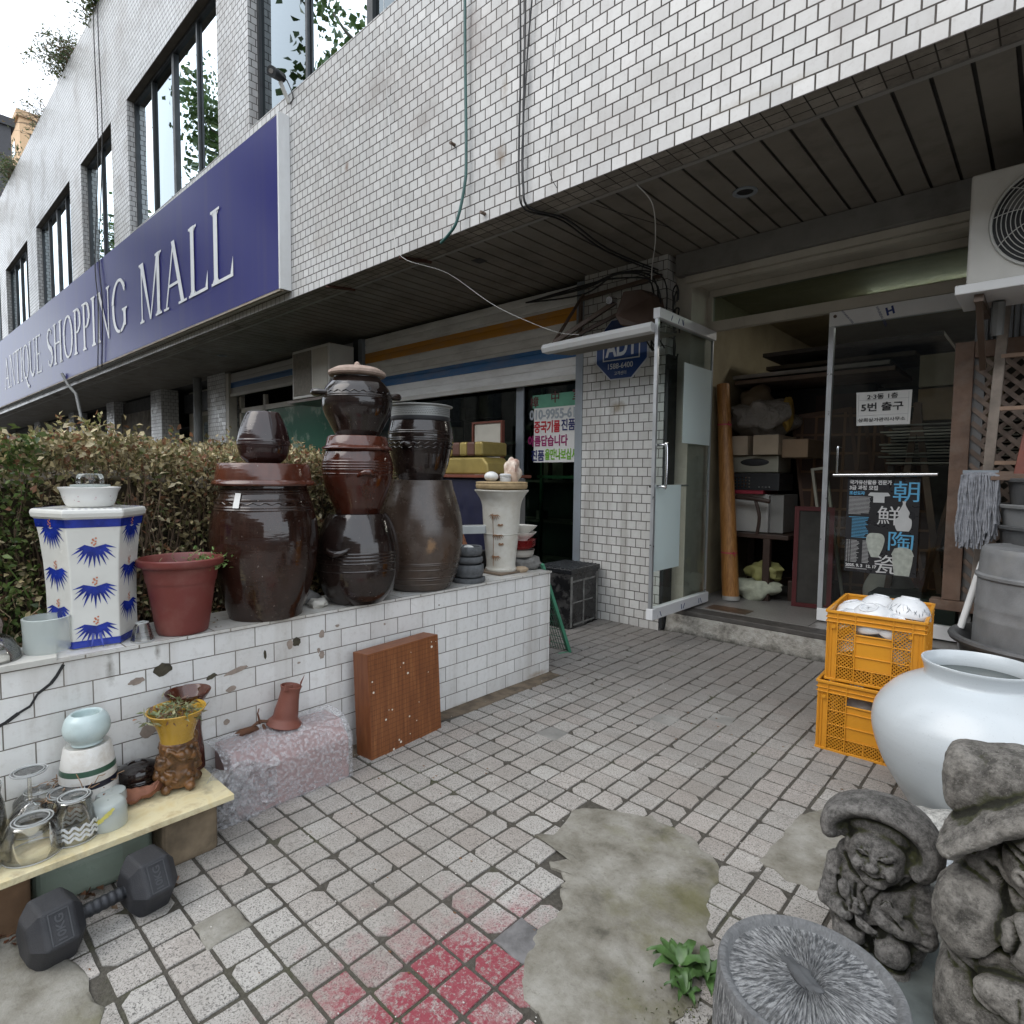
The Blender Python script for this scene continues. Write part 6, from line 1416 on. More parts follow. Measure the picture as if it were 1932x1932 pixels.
fq_ = [lean @ Vector(p) for p in ((0, .003, .003), (0, .445, .003), (0, .445, .485), (0, .003, .485))]
MB().poly(fq_).build('grid_face', M['wood_board'], t)
mb = MB()
for (y, z, s_) in ((.02, .36, .004), (.025, .31, .005), (.21, .40, .0045), (.235, .345, .0055), (.40, .435, .0065), (.13, .20, .004), (.09, .165, .005), (.235, .135, .0045), (.37, .315, .0025), (.28, .10, .003), (.175, .032, .006), (.165, .045, .0045), (.235, .05, .003), (.13, .0125, .0055), (.30, .185, .0025), (.11, .205, .0025), (.40, .46, .003), (.43, .455, .0022), (.19, .385, .002), (.26, .44, .002)):
    mb.blob(lean @ Vector((.0006, y, z)), (.0008, s_, s_), seg=10, rings=6)
mb.build('paint_spots', P('spot_white', (.72, .70, .62), .6, .05, bump=0), t)

bx = empty('wrapped_box', (-2.27, 1.1, 0), 'pinkish box wrapped in crumpled bubble wrap beside the game board', 'wrapped box')
pts = [(-2.175, 0.88, .004), (-2.175, 0.88, .175), (-2.235, .88, .245), (-2.37, .88, .245), (-2.37, .88, .004)]
MB().prism(pts, (.012, .47, 0)).build('box', P('pink_board', (.33, .215, .205), .7, .1), bx, bevel=.006)
q = NM('bubble_wrap'); v = q.obj()
vo = q.n('TexVoronoi', feature='SMOOTH_F1'); vo.inputs['Scale'].default_value = 80; q.l(v, vo.inputs['Vector'])
dome = q.ramp(vo.outputs['Distance'], [(.1, 1), (.55, 0)])
nb = q.bump(dome, .9, .004); nb = q.bump(q.noise(v, 10, 2, .5), .35, .012, nb)
q.set(Base_Color=(.72, .72, .74, 1), Roughness=.12, IOR=1.5)
def wrapmat(q, nb, k0, k1):
    lw_ = q.n('LayerWeight'); lw_.inputs['Blend'].default_value = .35; q.l(nb, lw_.inputs['Normal'])
    al = q.math('ADD', q.math('ADD', q.math('MULTIPLY', dome, k1), k0), q.math('MULTIPLY', lw_.outputs['Facing'], .30), True); q.l(al, q.b.inputs['Alpha']); return q.fin(None, None, nb)
M['wrap'] = wrapmat(q, nb, .03, .30)
q = NM('bubble_wrap_crumpled'); v = q.obj(); vo = q.n('TexVoronoi', feature='SMOOTH_F1'); vo.inputs['Scale'].default_value = 80; q.l(v, vo.inputs['Vector']); dome = q.ramp(vo.outputs['Distance'], [(.1, 1), (.55, 0)])
q.set(Base_Color=(.78, .78, .80, 1), Roughness=.10, IOR=1.5); M['wrapc'] = wrapmat(q, q.bump(dome, .9, .004, q.bump(q.noise(v, 30, 5, .7, .8), 1, .03)), .18, .35)
def wrapsheet(off, M_name='wrap_layer'):
    vs = []; fs = []; prof = [(-2.165, .003), (-2.163, .06), (-2.163, .12), (-2.165, .182), (-2.195, .222), (-2.238, .256), (-2.30, .262), (-2.378, .258)]
    ny = 46
    for i in range(ny+1):
        y = .845+i*(.525/ny)
        for j, (x, z) in enumerate(prof):
            w1 = mnoise.noise(Vector((y*14, j*1.3, off)))*.005+mnoise.noise(Vector((y*40, j*2, off+5)))*.002
            vs.append((x+off*.004+w1+(.0 if i < ny else -.012)+.012*(y-.88), y, max(.002, z+w1*.7)))
    for i in range(ny):
        for j in range(7): a = i*8+j; fs.append((a, a+1, a+9, a+8))
    return MB().add(vs, fs).build(M_name, M['wrap'], bx, smooth=60)
wrapsheet(0); wrapsheet(1.0)
# end flap: folded, crumpled sheets at the left end
for s_ in range(3):
    vs = []; fs = []
    for i in range(17):
        for j in range(17):
            u, v_ = i/16, j/16
            cr_ = mnoise.noise(Vector((u*5+s_*7, v_*5, 1)))*.035+mnoise.noise(Vector((u*13, v_*13, s_)))*.014
            x = -2.155+.0*u - (1-v_)*.0 - .22*max(0, u-.75)*0 + cr_ - .03*s_*0
            y = .80+u*.17-.05*math.sin(v_*3); z = .0+v_*(.235-.03*s_)*(1-.15*u)
            if s_ == 1: x, y = -2.16-u*.21+cr_*.6, .845-.045*math.sin(math.pi*v_)+cr_
            if s_ == 2: x = -2.158+cr_; y = .85+u*.18; z = .22-v_*.17+.0*u+.02*math.sin(u*6)
            vs.append((x, y, max(.002, z)))
    for i in range(16):
        for j in range(16): a = i*17+j; fs.append((a, a+1, a+18, a+17))
    MB().add(vs, fs).build('wrap_flap', M['wrapc'], bx, smooth=60)
Mx = Matrix.Translation((-2.30, 1.13, .262)) @ Matrix.Rotation(R(-10), 4, 'X') @ Matrix.Rotation(R(4), 4, 'Y')
mb = MB().lathe(0, 0, cr([(.070, .0), (.072, .004), (.058, .02), (.050, .03), (.047, .06), (.041, .10), (.038, .135), (.040, .15)], 5)+[(.043, .160), (.039, .162), (.036, .15), (.035, .12)], 48, True, False, M=Mx)
bv = tag(mb.build('broken_vase', P('terracotta_vase', (.19, .065, .045), .55, .15, dirt=.3, dcol=(.06, .03, .02), bump=.1), smooth=50), 'reddish clay vase with a broken rim standing on the wrapped box', 'vase')
mb = MB().prism([Mx @ Vector(p) for p in ((.02, .030, .155), (.0, .052, .20), (-.012, .045, .163))], Mx.to_3x3() @ Vector((-.008, .004, 0))).prism([Mx @ Vector(p) for p in ((.035, -.046, .150), (.03, -.012, .150), (.03, -.010, .172), (.034, -.044, .175))], Mx.to_3x3() @ Vector((-.008, 0, 0)))
mb.build('rim_shard', P('terracotta_vase', (.19, .065, .045)), bv)
mb = MB()
mb.tube(cr([(-2.33, 1.11, .275), (-2.32, 1.07, .285), (-2.33, 1.04, .29), (-2.32, 1.0, .275)], 4), [.006]*13, 6).tube([(-2.32, 1.04, .285), (-2.32, 1.03, .33), (-2.318, 1.035, .35)], [.005, .003, .002], 5).tube([(-2.32, 1.05, .28), (-2.31, 1.055, .262)], .006, 5)
mb.blob((-2.32, .99, .272), (.02, .04, .012), seg=10, rings=6, jit=.6)
tag(mb.build('driftwood', P('drift_brown', (.14, .06, .03), .8, .4), smooth=50), 'dark twisted bit of wood left of the broken vase', 'driftwood')

# black storage box and green rack at the planter corner
t = empty('storage_box', (-3.1, 4.2, 0), 'black taped box with ribbed lid standing by the pillar', 'box')
Mx = Matrix.Translation((-2.94, 3.95, 0)) @ Matrix.Rotation(R(4), 4, 'Z')
kbx = P('black_board', (.008, .008, .009), .22, .3, dirt=.5, dcol=(.16, .155, .15), dsc=9)
MB().box(-.36, 0, 0, .46, 0, .47, M=Mx).build('box', kbx, t, bevel=.006)
MB().box(-.37, .01, -.01, .47, .472, .515, M=Mx).build('lid', P('lid_black', (.012, .013, .015), .25, .3), t, bevel=.006)
mb = MB()
for k in range(9): mb.box(-.35+k*.04, -.345+k*.04, 0, .46, .515, .52, M=Mx)
mb.build('lid_ribs', P('rib_grey', (.08, .085, .09), .4), t)
mb = MB()
for (y0, y1, z0, z1) in ((.0, .03, .02, .45), (.03, .4, .40, .415), (.03, .36, .22, .23), (.2, .22, .02, .4), (.42, .445, .02, .45), (.05, .4, .03, .045)): mb.box(0, .002, y0, y1, z0, z1, M=Mx)
mb.build('peeling_tape', P('tape_grey', (.2, .2, .19), .4, .6, sc=14), t)
t = empty('wire_rack', (-2.62, 3.4, 0), 'green painted net rack leaning at the planter corner', 'rack')
gp = P('rack_green', (.05, .22, .13), .5, .2, dirt=.3)
MB().bar((-2.575, 3.46, 0), (-2.70, 3.28, .66), .055, .02).bar((-2.60, 3.36, .0), (-2.575, 3.46, 0), .02, .012).build('frame', gp, t)
mb = MB()
for k in range(12):
    a_ = Vector((-2.575, 3.46, 0)).lerp(Vector((-2.72, 3.30, .66)), k/12); mb.tube([a_, a_+Vector((-.16, -.02, -.0))], .0025, 4)
for k in range(7): mb.tube([Vector((-2.6-k*.022, 3.455-k*.003, .01)), Vector((-2.74-k*.02, 3.30, .62))], .0025, 4)
mb.build('net', P('net_green', (.03, .12, .07), .5), t)
tag(MB().tube(cr([(-2.60, 3.22, .02), (-2.63, 3.2, .10), (-2.60, 3.24, .15), (-2.58, 3.2, .08), (-2.61, 3.18, .02)], 4), .012, 8).build('coiled_strap', P('strap_red', (.13, .04, .045), .6, .3), smooth=60), 'dark red coiled strap on the ground behind the planter corner', 'strap')

# display cabinet with gold cushion box and framed picture
t = empty('display_cabinet', (-3.9, 3.9, 0), 'navy sided cabinet behind the jars carrying a gold box', 'cabinet')
MB().box(-4.35, -3.72, 3.72, 4.15, .05, 1.27).build('body', P('navy_panel', (.008, .009, .03), .5, .2), t, bevel=.004)
MB().box(-4.40, -3.60, 3.68, 4.2, 1.272, 1.30).build('top', P('red_brown_top', (.16, .05, .03), .4, .2), t, bevel=.004)
MB().box(-3.70, -3.50, 3.80, 4.0, .05, 1.265).build('grey_post', P('post_grey', (.13, .125, .12), .7), t)
t = empty('gold_box', (-4.0, 3.9, 1.30), 'gold brocade casket with a striped cushion lid', 'casket')
gd = P('gold_cloth', (.30, .23, .07), .4, .2, sc=7, metal=.3)
MB().prism([(-4.35, 3.75, 1.302), (-3.72, 3.75, 1.302), (-3.74, 3.75, 1.40), (-3.80, 3.75, 1.46), (-4.28, 3.75, 1.46), (-4.33, 3.75, 1.40)], (0, .3, 0)).build('chest', gd, t, bevel=.02, segs=3)
for k in range(5):
    MB().box(-4.30+k*.1, -4.2+k*.1, 3.74, 4.08, 1.47, 1.60).build('stripe', gd if k % 2 == 0 else P('maroon_cloth', (.10, .045, .03), .5), t, bevel=.02)
t = empty('framed_picture', (-4.2, 4.3, 1.3), 'pale picture in a thin red wood frame behind the gold casket', 'picture')
MB().box(-4.45, -4.08, 4.28, 4.30, 1.25, 1.82).build('sheet', P('aged_paper', (.48, .46, .40), .7, .1, dirt=.3), t)
mb = MB().box(-4.48, -4.46, 4.265, 4.305, 1.23, 1.84).box(-4.07, -4.05, 4.265, 4.305, 1.23, 1.84).box(-4.46, -4.07, 4.265, 4.305, 1.82, 1.84).box(-4.46, -4.07, 4.265, 4.305, 1.23, 1.25)
mb.build('frame', P('frame_red', (.13, .035, .02), .4), t)

# ------------------------------------------------------------------ yellow crates and the bowls in them
cy_ = P('crate_yellow', (.62, .27, .018), .4, .12, sc=5, bump=.05, dirt=.3, dcol=(.25, .12, .03), dsc=5)
def lattice_panel(mb, o, ux, uz, w_, h, step=.0165, t=.0026):
    """diagonal net filling a w x h opening: origin o, axes ux (across) and uz (up)"""
    o = Vector(o); ux = Vector(ux); uz = Vector(uz); n = int((w_+h)/step)
    for sgn in (1, -1):
        for k in range(1, n):
            s_ = k*step; pts = []
            if sgn == 1:      # u+v = s
                a = (min(s_, w_), s_-min(s_, w_)); b_ = (s_-min(s_, h), min(s_, h))
            else:             # (w-u)+v = s
                a = (w_-min(s_, w_), s_-min(s_, w_)); b_ = (w_-(s_-min(s_, h)), min(s_, h))
            p0 = o+ux*a[0]+uz*a[1]; p1 = o+ux*b_[0]+uz*b_[1]
            if (p1-p0).length > .004: mb.bar(p0, p1, t, t*1.3)
def crate(label, x, y, z, rz, W=.365, Dp=.515, H=.325, handle_low=False):
    t = empty('yellow_crate', (x, y, z), label, 'crate', 'yellow plastic crates')
    Mx = Matrix.Translation((x, y, z)) @ Matrix.Rotation(rz, 4, 'Z')
    fr = MB(); net = MB(); pan = MB(); cuts = [0]
    def side(o, ux, W_):
        ux = Vector(ux); n = Vector((ux.y, -ux.x, 0)); o = Vector(o); Z = Vector((0, 0, 1))
        def bar(u0, u1, z0, z1, th=.004, out=0.0, mbx=fr):
            a = o+ux*u0+n*out; vs = [a+Z*z0, a+ux*(u1-u0)+Z*z0, a+ux*(u1-u0)+Z*z1, a+Z*z1]; mbx.prism(vs, n*-th)
        # horizontal rims and ribs
        bar(0, W_, H-.012, H, .014, .008); bar(0, W_, H-.036, H-.032, .008, .006); bar(0, W_, H-.056, H-.051, .008, .006); bar(0, W_, 0, .012, .010, .004)
        bar(0, W_, H-.055, H-.012, .003, .0)
        c0 = .045; inner = W_-2*c0
        cols_ = [c0, c0+inner*.25, c0+inner*.75, W_-c0] if W_ < .45 else [c0, c0+inner*.2, c0+inner*.4, c0+inner*.6, c0+inner*.8, W_-c0]
        for u in cols_: bar(u-.0025, u+.0025, .0, H, .011, .006)
        bar(0, c0, .012, H-.055, .004, -.002); bar(W_-c0, W_, .012, H-.055, .004, -.002)   # solid corners
        for u in (.010, .022, W_-.012, W_-.024): bar(u-.0015, u+.0015, .012, H-.055, .008, .003)
        rows = [.012, .072, .132, .20, H-.055]
        for r_ in rows[1:-1]: bar(c0, W_-c0, r_-.002, r_+.002, .009, .004)
        for i in range(len(cols_)-1):
            u0, u1 = cols_[i]+.0025, cols_[i+1]-.0025
            mid = (i == 1 and W_ < .45) or (i == 2 and W_ >= .45)
            if mid:
                bar(u0, u1, .075, H-.103, .003, -.001, pan)                                 # blank name panel under the hand hole
                bar(u0, u1, H-.105, H-.100, .012, .005)
                lattice_panel(net, o+ux*u0+Z*.012, ux, Z, u1-u0, .060)
                bar((u0+u1)/2-.002, (u0+u1)/2+.002, .012, .072, .009, .004)
            else:
                lattice_panel(net, o+ux*u0+Z*.012, ux, Z, u1-u0, H-.067)
        cuts.append(len(net.v))
    side((0, 0, 0), (1, 0, 0), W); side((W, 0, 0), (0, 1, 0), Dp); side((W, Dp, 0), (-1, 0, 0), W); side((0, Dp, 0), (0, -1, 0), Dp)
    for i_ in range(4):
        q_ = MB(); a_, b_ = cuts[i_], cuts[i_+1]; q_.v = [tuple(Mx @ Vector(v)) for v in net.v[a_:b_]]; q_.f = [tuple(j_-a_ for j_ in f_) for f_ in net.f if a_ <= f_[0] < b_]; tag(q_.build('net', cy_, t), kind='stuff')
    for m_, nm in ((fr, 'frame'),):
        m_.v = [tuple(Mx @ Vector(v)) for v in m_.v]; m_.build(nm, cy_, t, bevel=.0012 if nm == 'frame' else 0)
    for k in range(4):
        q_ = MB(); q_.v = [tuple(Mx @ Vector(v)) for v in pan.v[k*8:k*8+8]]; q_.f = pan.f[:6]; q_.build('name_panel', cy_, t)
    MB().box(.004, W-.004, .004, Dp-.004, .004, .010, M=Mx).build('floor', cy_, t)
    for u in (.03, W-.05):
        c = Mx @ Vector((u, -.008, H-.075)); MB().tube([c, c+Vector((0, -.006, 0))], .008, 12).build('lug', cy_, t, smooth=40)
    return t
crate('lower crate of the yellow pair beside the white jar', -.788, 3.05, .004, R(3), W=.40, Dp=.53, H=.335)
crate('upper crate of the yellow pair, heaped with white bowls', -.765, 3.07, .342, R(4), W=.385, Dp=.515, H=.335)
bw = NM('brushed_white_bowl'); v = bw.obj(); c_ = bw.ramp(bw.noise(v, 9, 4), [(.35, (.62, .64, .66)), (.7, (.70, .71, .72))])
c_ = bw.mix(bw.ramp(bw.noise(bw.mapn(v, (1, 1, 3)), 16, 5, .6, 1.2), [(.60, 0), (.66, .35)]), c_, (.25, .27, .30)); bw.set(Roughness=.22); bw = bw.fin(c_)
def bowl(lb, x, y, z, r, h, rx=0, ry=0, name='white_bowl'):
    Mx = Matrix.Translation((x, y, z)) @ Matrix.Rotation(R(rx), 4, 'X') @ Matrix.Rotation(R(ry), 4, 'Y')
    # upturned: foot up
    p = cr([(r, 0), (r*.985, h*.18), (r*.88, h*.5), (r*.62, h*.82), (r*.42, h*.93)], 5)+[(r*.40, h*.95), (r*.40, h), (r*.34, h), (r*.33, h*.95), (.004, h*.94)]
    inn = [(r*.97, .002), (r*.84, h*.5), (r*.5, h*.85), (.004, h*.9)]
    o = MB().lathe(0, 0, inn[::-1]+p, 44, False, False, M=Mx).build(name, bw, smooth=45)
    return tag(o, lb, 'bowl', 'white bowls in the upper crate'), Mx
o, Mb = bowl('white bowl with grey leaf strokes, highest and rightmost in the crate', -.475, 3.27, .655, .092, .095, -8, 4)
mb = MB(); sk = P('brush_grey', (.13, .15, .17), .4, .2, bump=0)
for k in range(22):
    a = -2.6+k*.12; u0 = random.uniform(.2, .55); L = random.uniform(.18, .32)
    def bp(u, a_): 
        pr_ = cr([(1, 0), (.985, .18), (.88, .5), (.62, .82)], 8); i_ = min(len(pr_)-1, int(u*len(pr_))); return Mb @ Vector((.0925*pr_[i_][0]*math.cos(a_), .0925*pr_[i_][0]*math.sin(a_), .096*pr_[i_][1]))
    d_ = random.uniform(-.25, .25)
    mb.poly([bp(u0, a), bp(u0+L*.5, a+d_*.5-.025), bp(u0+L, a+d_), bp(u0+L*.5, a+d_*.5+.03)])
mb.build('leaf_strokes', sk, o)
bowl('big white bowl leaning at the front of the crate', -.600, 3.18, .625, .098, .085, 24, -8)
bowl('white bowl tucked right of the big leaning bowl', -.525, 3.175, .605, .082, .075, 20, 26)
bowl('white bowl low at the front left of the crate', -.705, 3.16, .610, .082, .06, 10, -22)
bowl('white bowl at the left side of the crate', -.700, 3.29, .635, .085, .06, 4, -16)
bowl('white bowl with a knob foot at the back centre of the crate', -.610, 3.37, .650, .085, .075, -4, 6)
bowl('white bowl hidden at the right rear of the crate', -.50, 3.43, .62, .085, .07, -10, 8)
for k, (x, y, z) in enumerate(((-.66, 3.16, .47), (-.55, 3.2, .46), (-.60, 3.36, .50), (-.5, 3.36, .47), (-.68, 3.35, .45))):
    bowl(('white bowl deep in the crate seen through the hand hole, left', 'white bowl deep in the crate seen through the hand hole, right', 'white bowl buried in the middle of the crate', 'white bowl buried at the right of the crate', 'white bowl buried at the left of the crate')[k], x, y, z, .085, .07, random.uniform(-25, 25), random.uniform(-25, 25))
for k, (x, y, z, lb) in enumerate(((-.62, 3.2, .17, 'grey bowl seen through the net of the lower crate, left'), (-.5, 3.25, .2, 'grey bowl seen through the net of the lower crate, right'), (-.6, 3.4, .12, 'grey bowl at the back of the lower crate'))):
    o, _ = bowl(lb, x, y, z, .09, .07, random.uniform(-30, 30), 10, 'grey_bowl'); o['group'] = 'bowls in the lower crate'; o.data.materials.clear(); o.data.materials.append(P('bowl_grey_stock', (.3, .29, .27), .5, .3))

# ------------------------------------------------------------------ big white jar
c = (-.165, 2.685)
t = empty('moon_jar', (*c, 0), 'huge glossy white moon jar with wide open mouth', 'jar')
q = NM('white_celadon_glaze'); v = q.obj(); c_ = q.ramp(q.noise(v, 2.2, 5, .6), [(.35, (.50, .54, .565)), (.7, (.55, .58, .595))]); c_ = q.mix(q.ramp(q.noise(q.mapn(v, (1, 1, 5)), 3, 5), [(.55, 0), (.8, .2)]), c_, (.5, .52, .53))
q.set(Roughness=.2, IOR=1.5); c_ = q.mix(q.ramp(q.noise(v, 160, 3, .7), [(.62, 0), (.70, .35)]), c_, (.30, .32, .34)); q.fin(c_, None, q.bump(q.noise(v, 160, 2), .12, .002, q.bump(q.noise(q.mapn(v, (.6, .6, 7)), 5, 4), .10, .01))); mj = q.m
pf = cr([(.140, .004), (.158, .03), (.222, .13), (.282, .23), (.315, .32), (.324, .39), (.308, .455), (.255, .525), (.190, .568), (.164, .580)], 10)
pf += [(.162, .590), (.165, .608), (.171, .628), (.1745, .634), (.1735, .640), (.168, .641), (.163, .634), (.157, .61), (.153, .585), (.16, .565)]
MB().lathe(*c, pf, 120, True, False).build('body', mj, t, smooth=60)
MB().lathe(*c, [(.152, .586), (.002, .586)], 48, False, False).build('dark_water', P('jar_inside_dark', (.03, .04, .035), .06, .1, bump=0), t)

# ------------------------------------------------------------------ carved stone figures, millstone, small stones
def stonemat(name, lo, hi, moss=.6, sc=30):  # moss: strength of the painted crease shading, tinted moss green
    q = NM(name); v = q.obj(); c_ = q.ramp(q.noise(v, sc, 10, .8), [(.34, tuple(x*.4 for x in lo)), (.45, lo), (.56, hi), (.68, tuple(min(1, x*1.6) for x in hi))])
    c_ = q.mix(q.ramp(q.noise(v, 150, 4, .75), [(.36, .65), (.47, 0)]), c_, tuple(x*.35 for x in lo)); c_ = q.mix(q.ramp(q.noise(v, 170, 3, .7), [(.58, 0), (.68, .5)]), c_, tuple(min(1, x*1.7) for x in hi))
    c_ = q.mix(q.ramp(q.noise(v, 5, 6, .6), [(.4, 0), (.7, .45)]), c_, tuple(x*.6 for x in lo))
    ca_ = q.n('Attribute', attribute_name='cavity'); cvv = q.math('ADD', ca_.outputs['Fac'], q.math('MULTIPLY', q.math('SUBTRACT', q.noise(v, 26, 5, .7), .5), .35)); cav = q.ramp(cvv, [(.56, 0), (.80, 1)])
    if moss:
        moss_shade = q.math('MULTIPLY', cav, q.ramp(q.noise(v, 7, 4), [(.3, .5), (.6, 1)])); c_ = q.mix(q.math('MULTIPLY', moss_shade, moss), c_, (.050, .055, .012)); c_ = q.mix(q.ramp(cvv, [(.82, 0), (.97, .8)]), c_, (.014, .013, .010))  # creases painted mossy, deepest near black: occlusion shading put into the colour
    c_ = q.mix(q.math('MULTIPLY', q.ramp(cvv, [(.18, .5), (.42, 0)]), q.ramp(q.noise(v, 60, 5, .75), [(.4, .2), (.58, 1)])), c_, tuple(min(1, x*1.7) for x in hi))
    q.set(Roughness=.9); return q.fin(c_, None, q.bump(q.noise(v, 150, 8, .8), 1, .008, q.bump(q.noise(v, 38, 6, .75), .8, .010)))
bs = stonemat('basalt_moss_shade', (.105, .10, .092), (.21, .20, .188), 1.0)
def cap(mb, a, b, r0, r1, n=5):
    for k in range(n):
        t_ = k/(n-1); p = Vector(a).lerp(Vector(b), t_); r = r0+(r1-r0)*t_; mb.blob(p, (r, r, r), seg=14, rings=9)
# small figure
s_ = empty('stone_figure', (-.297, 1.82, 0), 'small carved stone figure of a smiling man in a round hat', 'statue', 'carved stone figures')
mb = MB()
mb.blob((.0, .02, .13), (.122, .080, .150), seg=32, rings=20, e=.72); mb.blob((.0, .02, .235), (.112, .065, .06), seg=28, rings=16, e=.8)
mb.blob((0, .02, .03), (.108, .085, .045), seg=24, rings=12, e=.7)
for k in range(56):                                        # thick round brim arching over the face
    a = R(-34+k*4.05); p = Vector((.116*math.cos(a)+.002, -.02, .080*math.sin(a)+.345)); mb.blob(p, (.030, .066, .028), seg=12, rings=8)
    p = Vector((.088*math.cos(a)+.002, .01, .062*math.sin(a)+.345)); mb.blob(p, (.030, .060, .030), seg=12, rings=8)
mb.blob((.002, .030, .358), (.118, .078, .074), seg=28, rings=16, e=.85); mb.blob((.002, .0, .372), (.095, .065, .060), seg=24, rings=14)
mb.blob((0, -.045, .300), (.066, .050, .076), seg=28, rings=20)      # face
mb.blob((-.001, -.100, .292), (.015, .013, .012)); mb.blob((0, -.094, .306), (.008, .010, .018))
mb.blob((-.032, -.084, .284), (.021, .014, .019)); mb.blob((.031, -.084, .284), (.021, .014, .019)); mb.blob((.0, -.074, .244), (.030, .014, .014))
mb.blob((-.068, -.040, .303), (.011, .014, .022)); mb.blob((.068, -.040, .296), (.012, .015, .024))
mb.blob((-.027, -.084, .326), (.021, .009, .008)); mb.blob((.027, -.084, .326), (.021, .009, .008))
cap(mb, (-.100, -.01, .225), (-.112, -.045, .135), .030, .028); cap(mb, (-.112, -.045, .135), (-.065, -.078, .130), .026, .024)
cap(mb, (.098, -.01, .225), (.108, -.035, .130), .032, .034); cap(mb, (.108, -.035, .13), (.062, -.075, .150), .028, .024)
mb.blob((-.066, -.074, .192), (.019, .018, .026), M=Matrix.Rotation(R(-15), 4, 'Y')); mb.blob((-.036, -.084, .165), (.024, .018, .020))
for k in range(3): mb.bar((-.052, -.100, .176-k*.010), (-.024, -.102, .180-k*.010), .0075, .007)
mb.prism([(.030, -.088, .228), (.072, -.084, .196), (.066, -.082, .176), (.020, -.086, .205)], (0, -.020, 0)); mb.blob((.030, -.088, .160), (.036, .016, .020), M=Matrix.Rotation(R(28), 4, 'Y'))
mb.prism([(-.035, -.085, .145), (.02, -.088, .125), (.01, -.084, .105), (-.03, -.08, .120)], (0, -.016, 0))
mb.blob((-.050, -.062, .078), (.044, .034, .032), e=.9); mb.blob((.046, -.070, .078), (.044, .040, .042), e=.9); mb.blob((.052, -.066, .022), (.040, .040, .028), e=.85); mb.blob((-.045, -.055, .020), (.042, .036, .024), e=.85)
carve = [([(-.042, .312), (-.030, .308), (-.016, .313)], .0030, .012), ([(.014, .313), (.028, .308), (.041, .312)], .0030, .012), ([(-.048, .322), (-.030, .333), (-.014, .322)], .0025, .006), ([(.014, .322), (.028, .333), (.046, .322)], .0025, .006),
         ([(-.024, .268), (-.012, .259), (.0, .256), (.012, .259), (.024, .268)], .0032, .013), ([(-.026, .284), (-.030, .268)], .0028, .006), ([(.026, .284), (.030, .268)], .0028, .006),
         ([(-.012, .225), (-.030, .19), (-.012, .15)], .0035, .010), ([(.05, .235), (.015, .215), (-.005, .18), (-.012, .14)], .0035, .010), ([(-.12, .112), (-.06, .116), (-.01, .100), (.04, .128), (.12, .118)], .005, .018), ([(-.002, .10), (.002, .0)], .0065, .020), ([(-.09, .05), (-.01, .045), (.0, .048), (.09, .045)], .004, .008),
         ([(-.080, .262), (-.06, .235), (-.02, .218), (.02, .218), (.06, .235), (.085, .262)], .006, .014), ([(-.045, .205), (-.045, .16)], .004, .010), ([(-.088, .20), (-.080, .165), (-.055, .15)], .004, .010), ([(.02, .19), (.075, .160)], .003, .010)]
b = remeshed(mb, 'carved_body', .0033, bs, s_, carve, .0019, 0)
# large figure, partly out of the frame
s_ = empty('stone_figure', (.03, 1.68, 0), 'large carved stone figure in a broad hat cut by the right picture edge', 'statue', 'carved stone figures')
mb = MB()
mb.blob((0, .02, .10), (.182, .125, .120), seg=40, rings=24, e=.55); mb.blob((.0, .03, .30), (.175, .115, .15), seg=40, rings=24, e=.62)
mb.blob((-.120, -.045, .335), (.070, .070, .092), seg=28, rings=18, e=.75); mb.blob((.12, -.045, .32), (.075, .070, .10), seg=28, rings=18, e=.75)
mb.blob((-.125, .05, .600), (.068, .090, .082), seg=30, rings=20, e=.62); mb.blob((-.02, .05, .610), (.14, .10, .085), seg=36, rings=22, e=.7); mb.blob((.10, .05, .58), (.10, .10, .085), seg=30, rings=18, e=.7)
for k in range(40):                                        # slanting brim: low at the left tip, rising over the face, down again on the right
    t_ = k/39; x = -.160+t_*.37; zz2 = .475+.185*math.sin(min(1, t_*1.15+.02)*math.pi*.56)-.16*max(0, t_-.62)*1.3
    mb.blob((x, -.055, zz2), (.030, .075, .027), seg=12, rings=8); mb.blob((x+.01, .0, zz2+.012), (.034, .09, .036), seg=12, rings=8)
mb.blob((.01, -.050, .505), (.084, .070, .110), seg=32, rings=22); mb.blob((.01, -.125, .500), (.015, .014, .026)); mb.blob((-.03, -.105, .488), (.028, .018, .026)); mb.blob((.05, -.105, .488), (.028, .018, .026))
mb.blob((.0, .01, .44), (.15, .09, .07), seg=24, rings=14)
mb.blob((-.005, -.105, .350), (.062, .035, .060), seg=24, rings=16, e=.8); mb.blob((-.02, -.10, .215), (.09, .040, .040), seg=24, rings=14, e=.75, M=Matrix.Rotation(R(-8), 4, 'Y'))
carve = [([(-.068, .538), (-.045, .530), (-.020, .534)], .0035, .018), ([(-.070, .518), (-.045, .510), (-.018, .516)], .0035, .018), ([(.035, .534), (.07, .532)], .0035, .018), ([(-.045, .487), (-.028, .472), (.01, .464), (.05, .474)], .0045, .020),
         ([(-.20, .262), (-.150, .250), (-.109, .248), (-.075, .285), (-.052, .315), (-.04, .36), (-.062, .41), (-.085, .46)], .0050, .026), ([(-.20, .235), (-.12, .215), (-.05, .175), (.03, .17), (.2, .19)], .0045, .014), ([(-.06, .30), (.0, .27), (.06, .29)], .004, .016), ([(-.10, .46), (-.06, .43), (.0, .415), (.08, .43)], .006, .020), ([(-.03, .24), (-.025, .19)], .003, .008), ([(.0, .24), (.005, .19)], .003, .008)]
remeshed(mb, 'carved_body', .0042, stonemat('basalt_pale', (.135, .125, .11), (.28, .262, .235), 1.0, 24), s_, carve, .0042, 0)
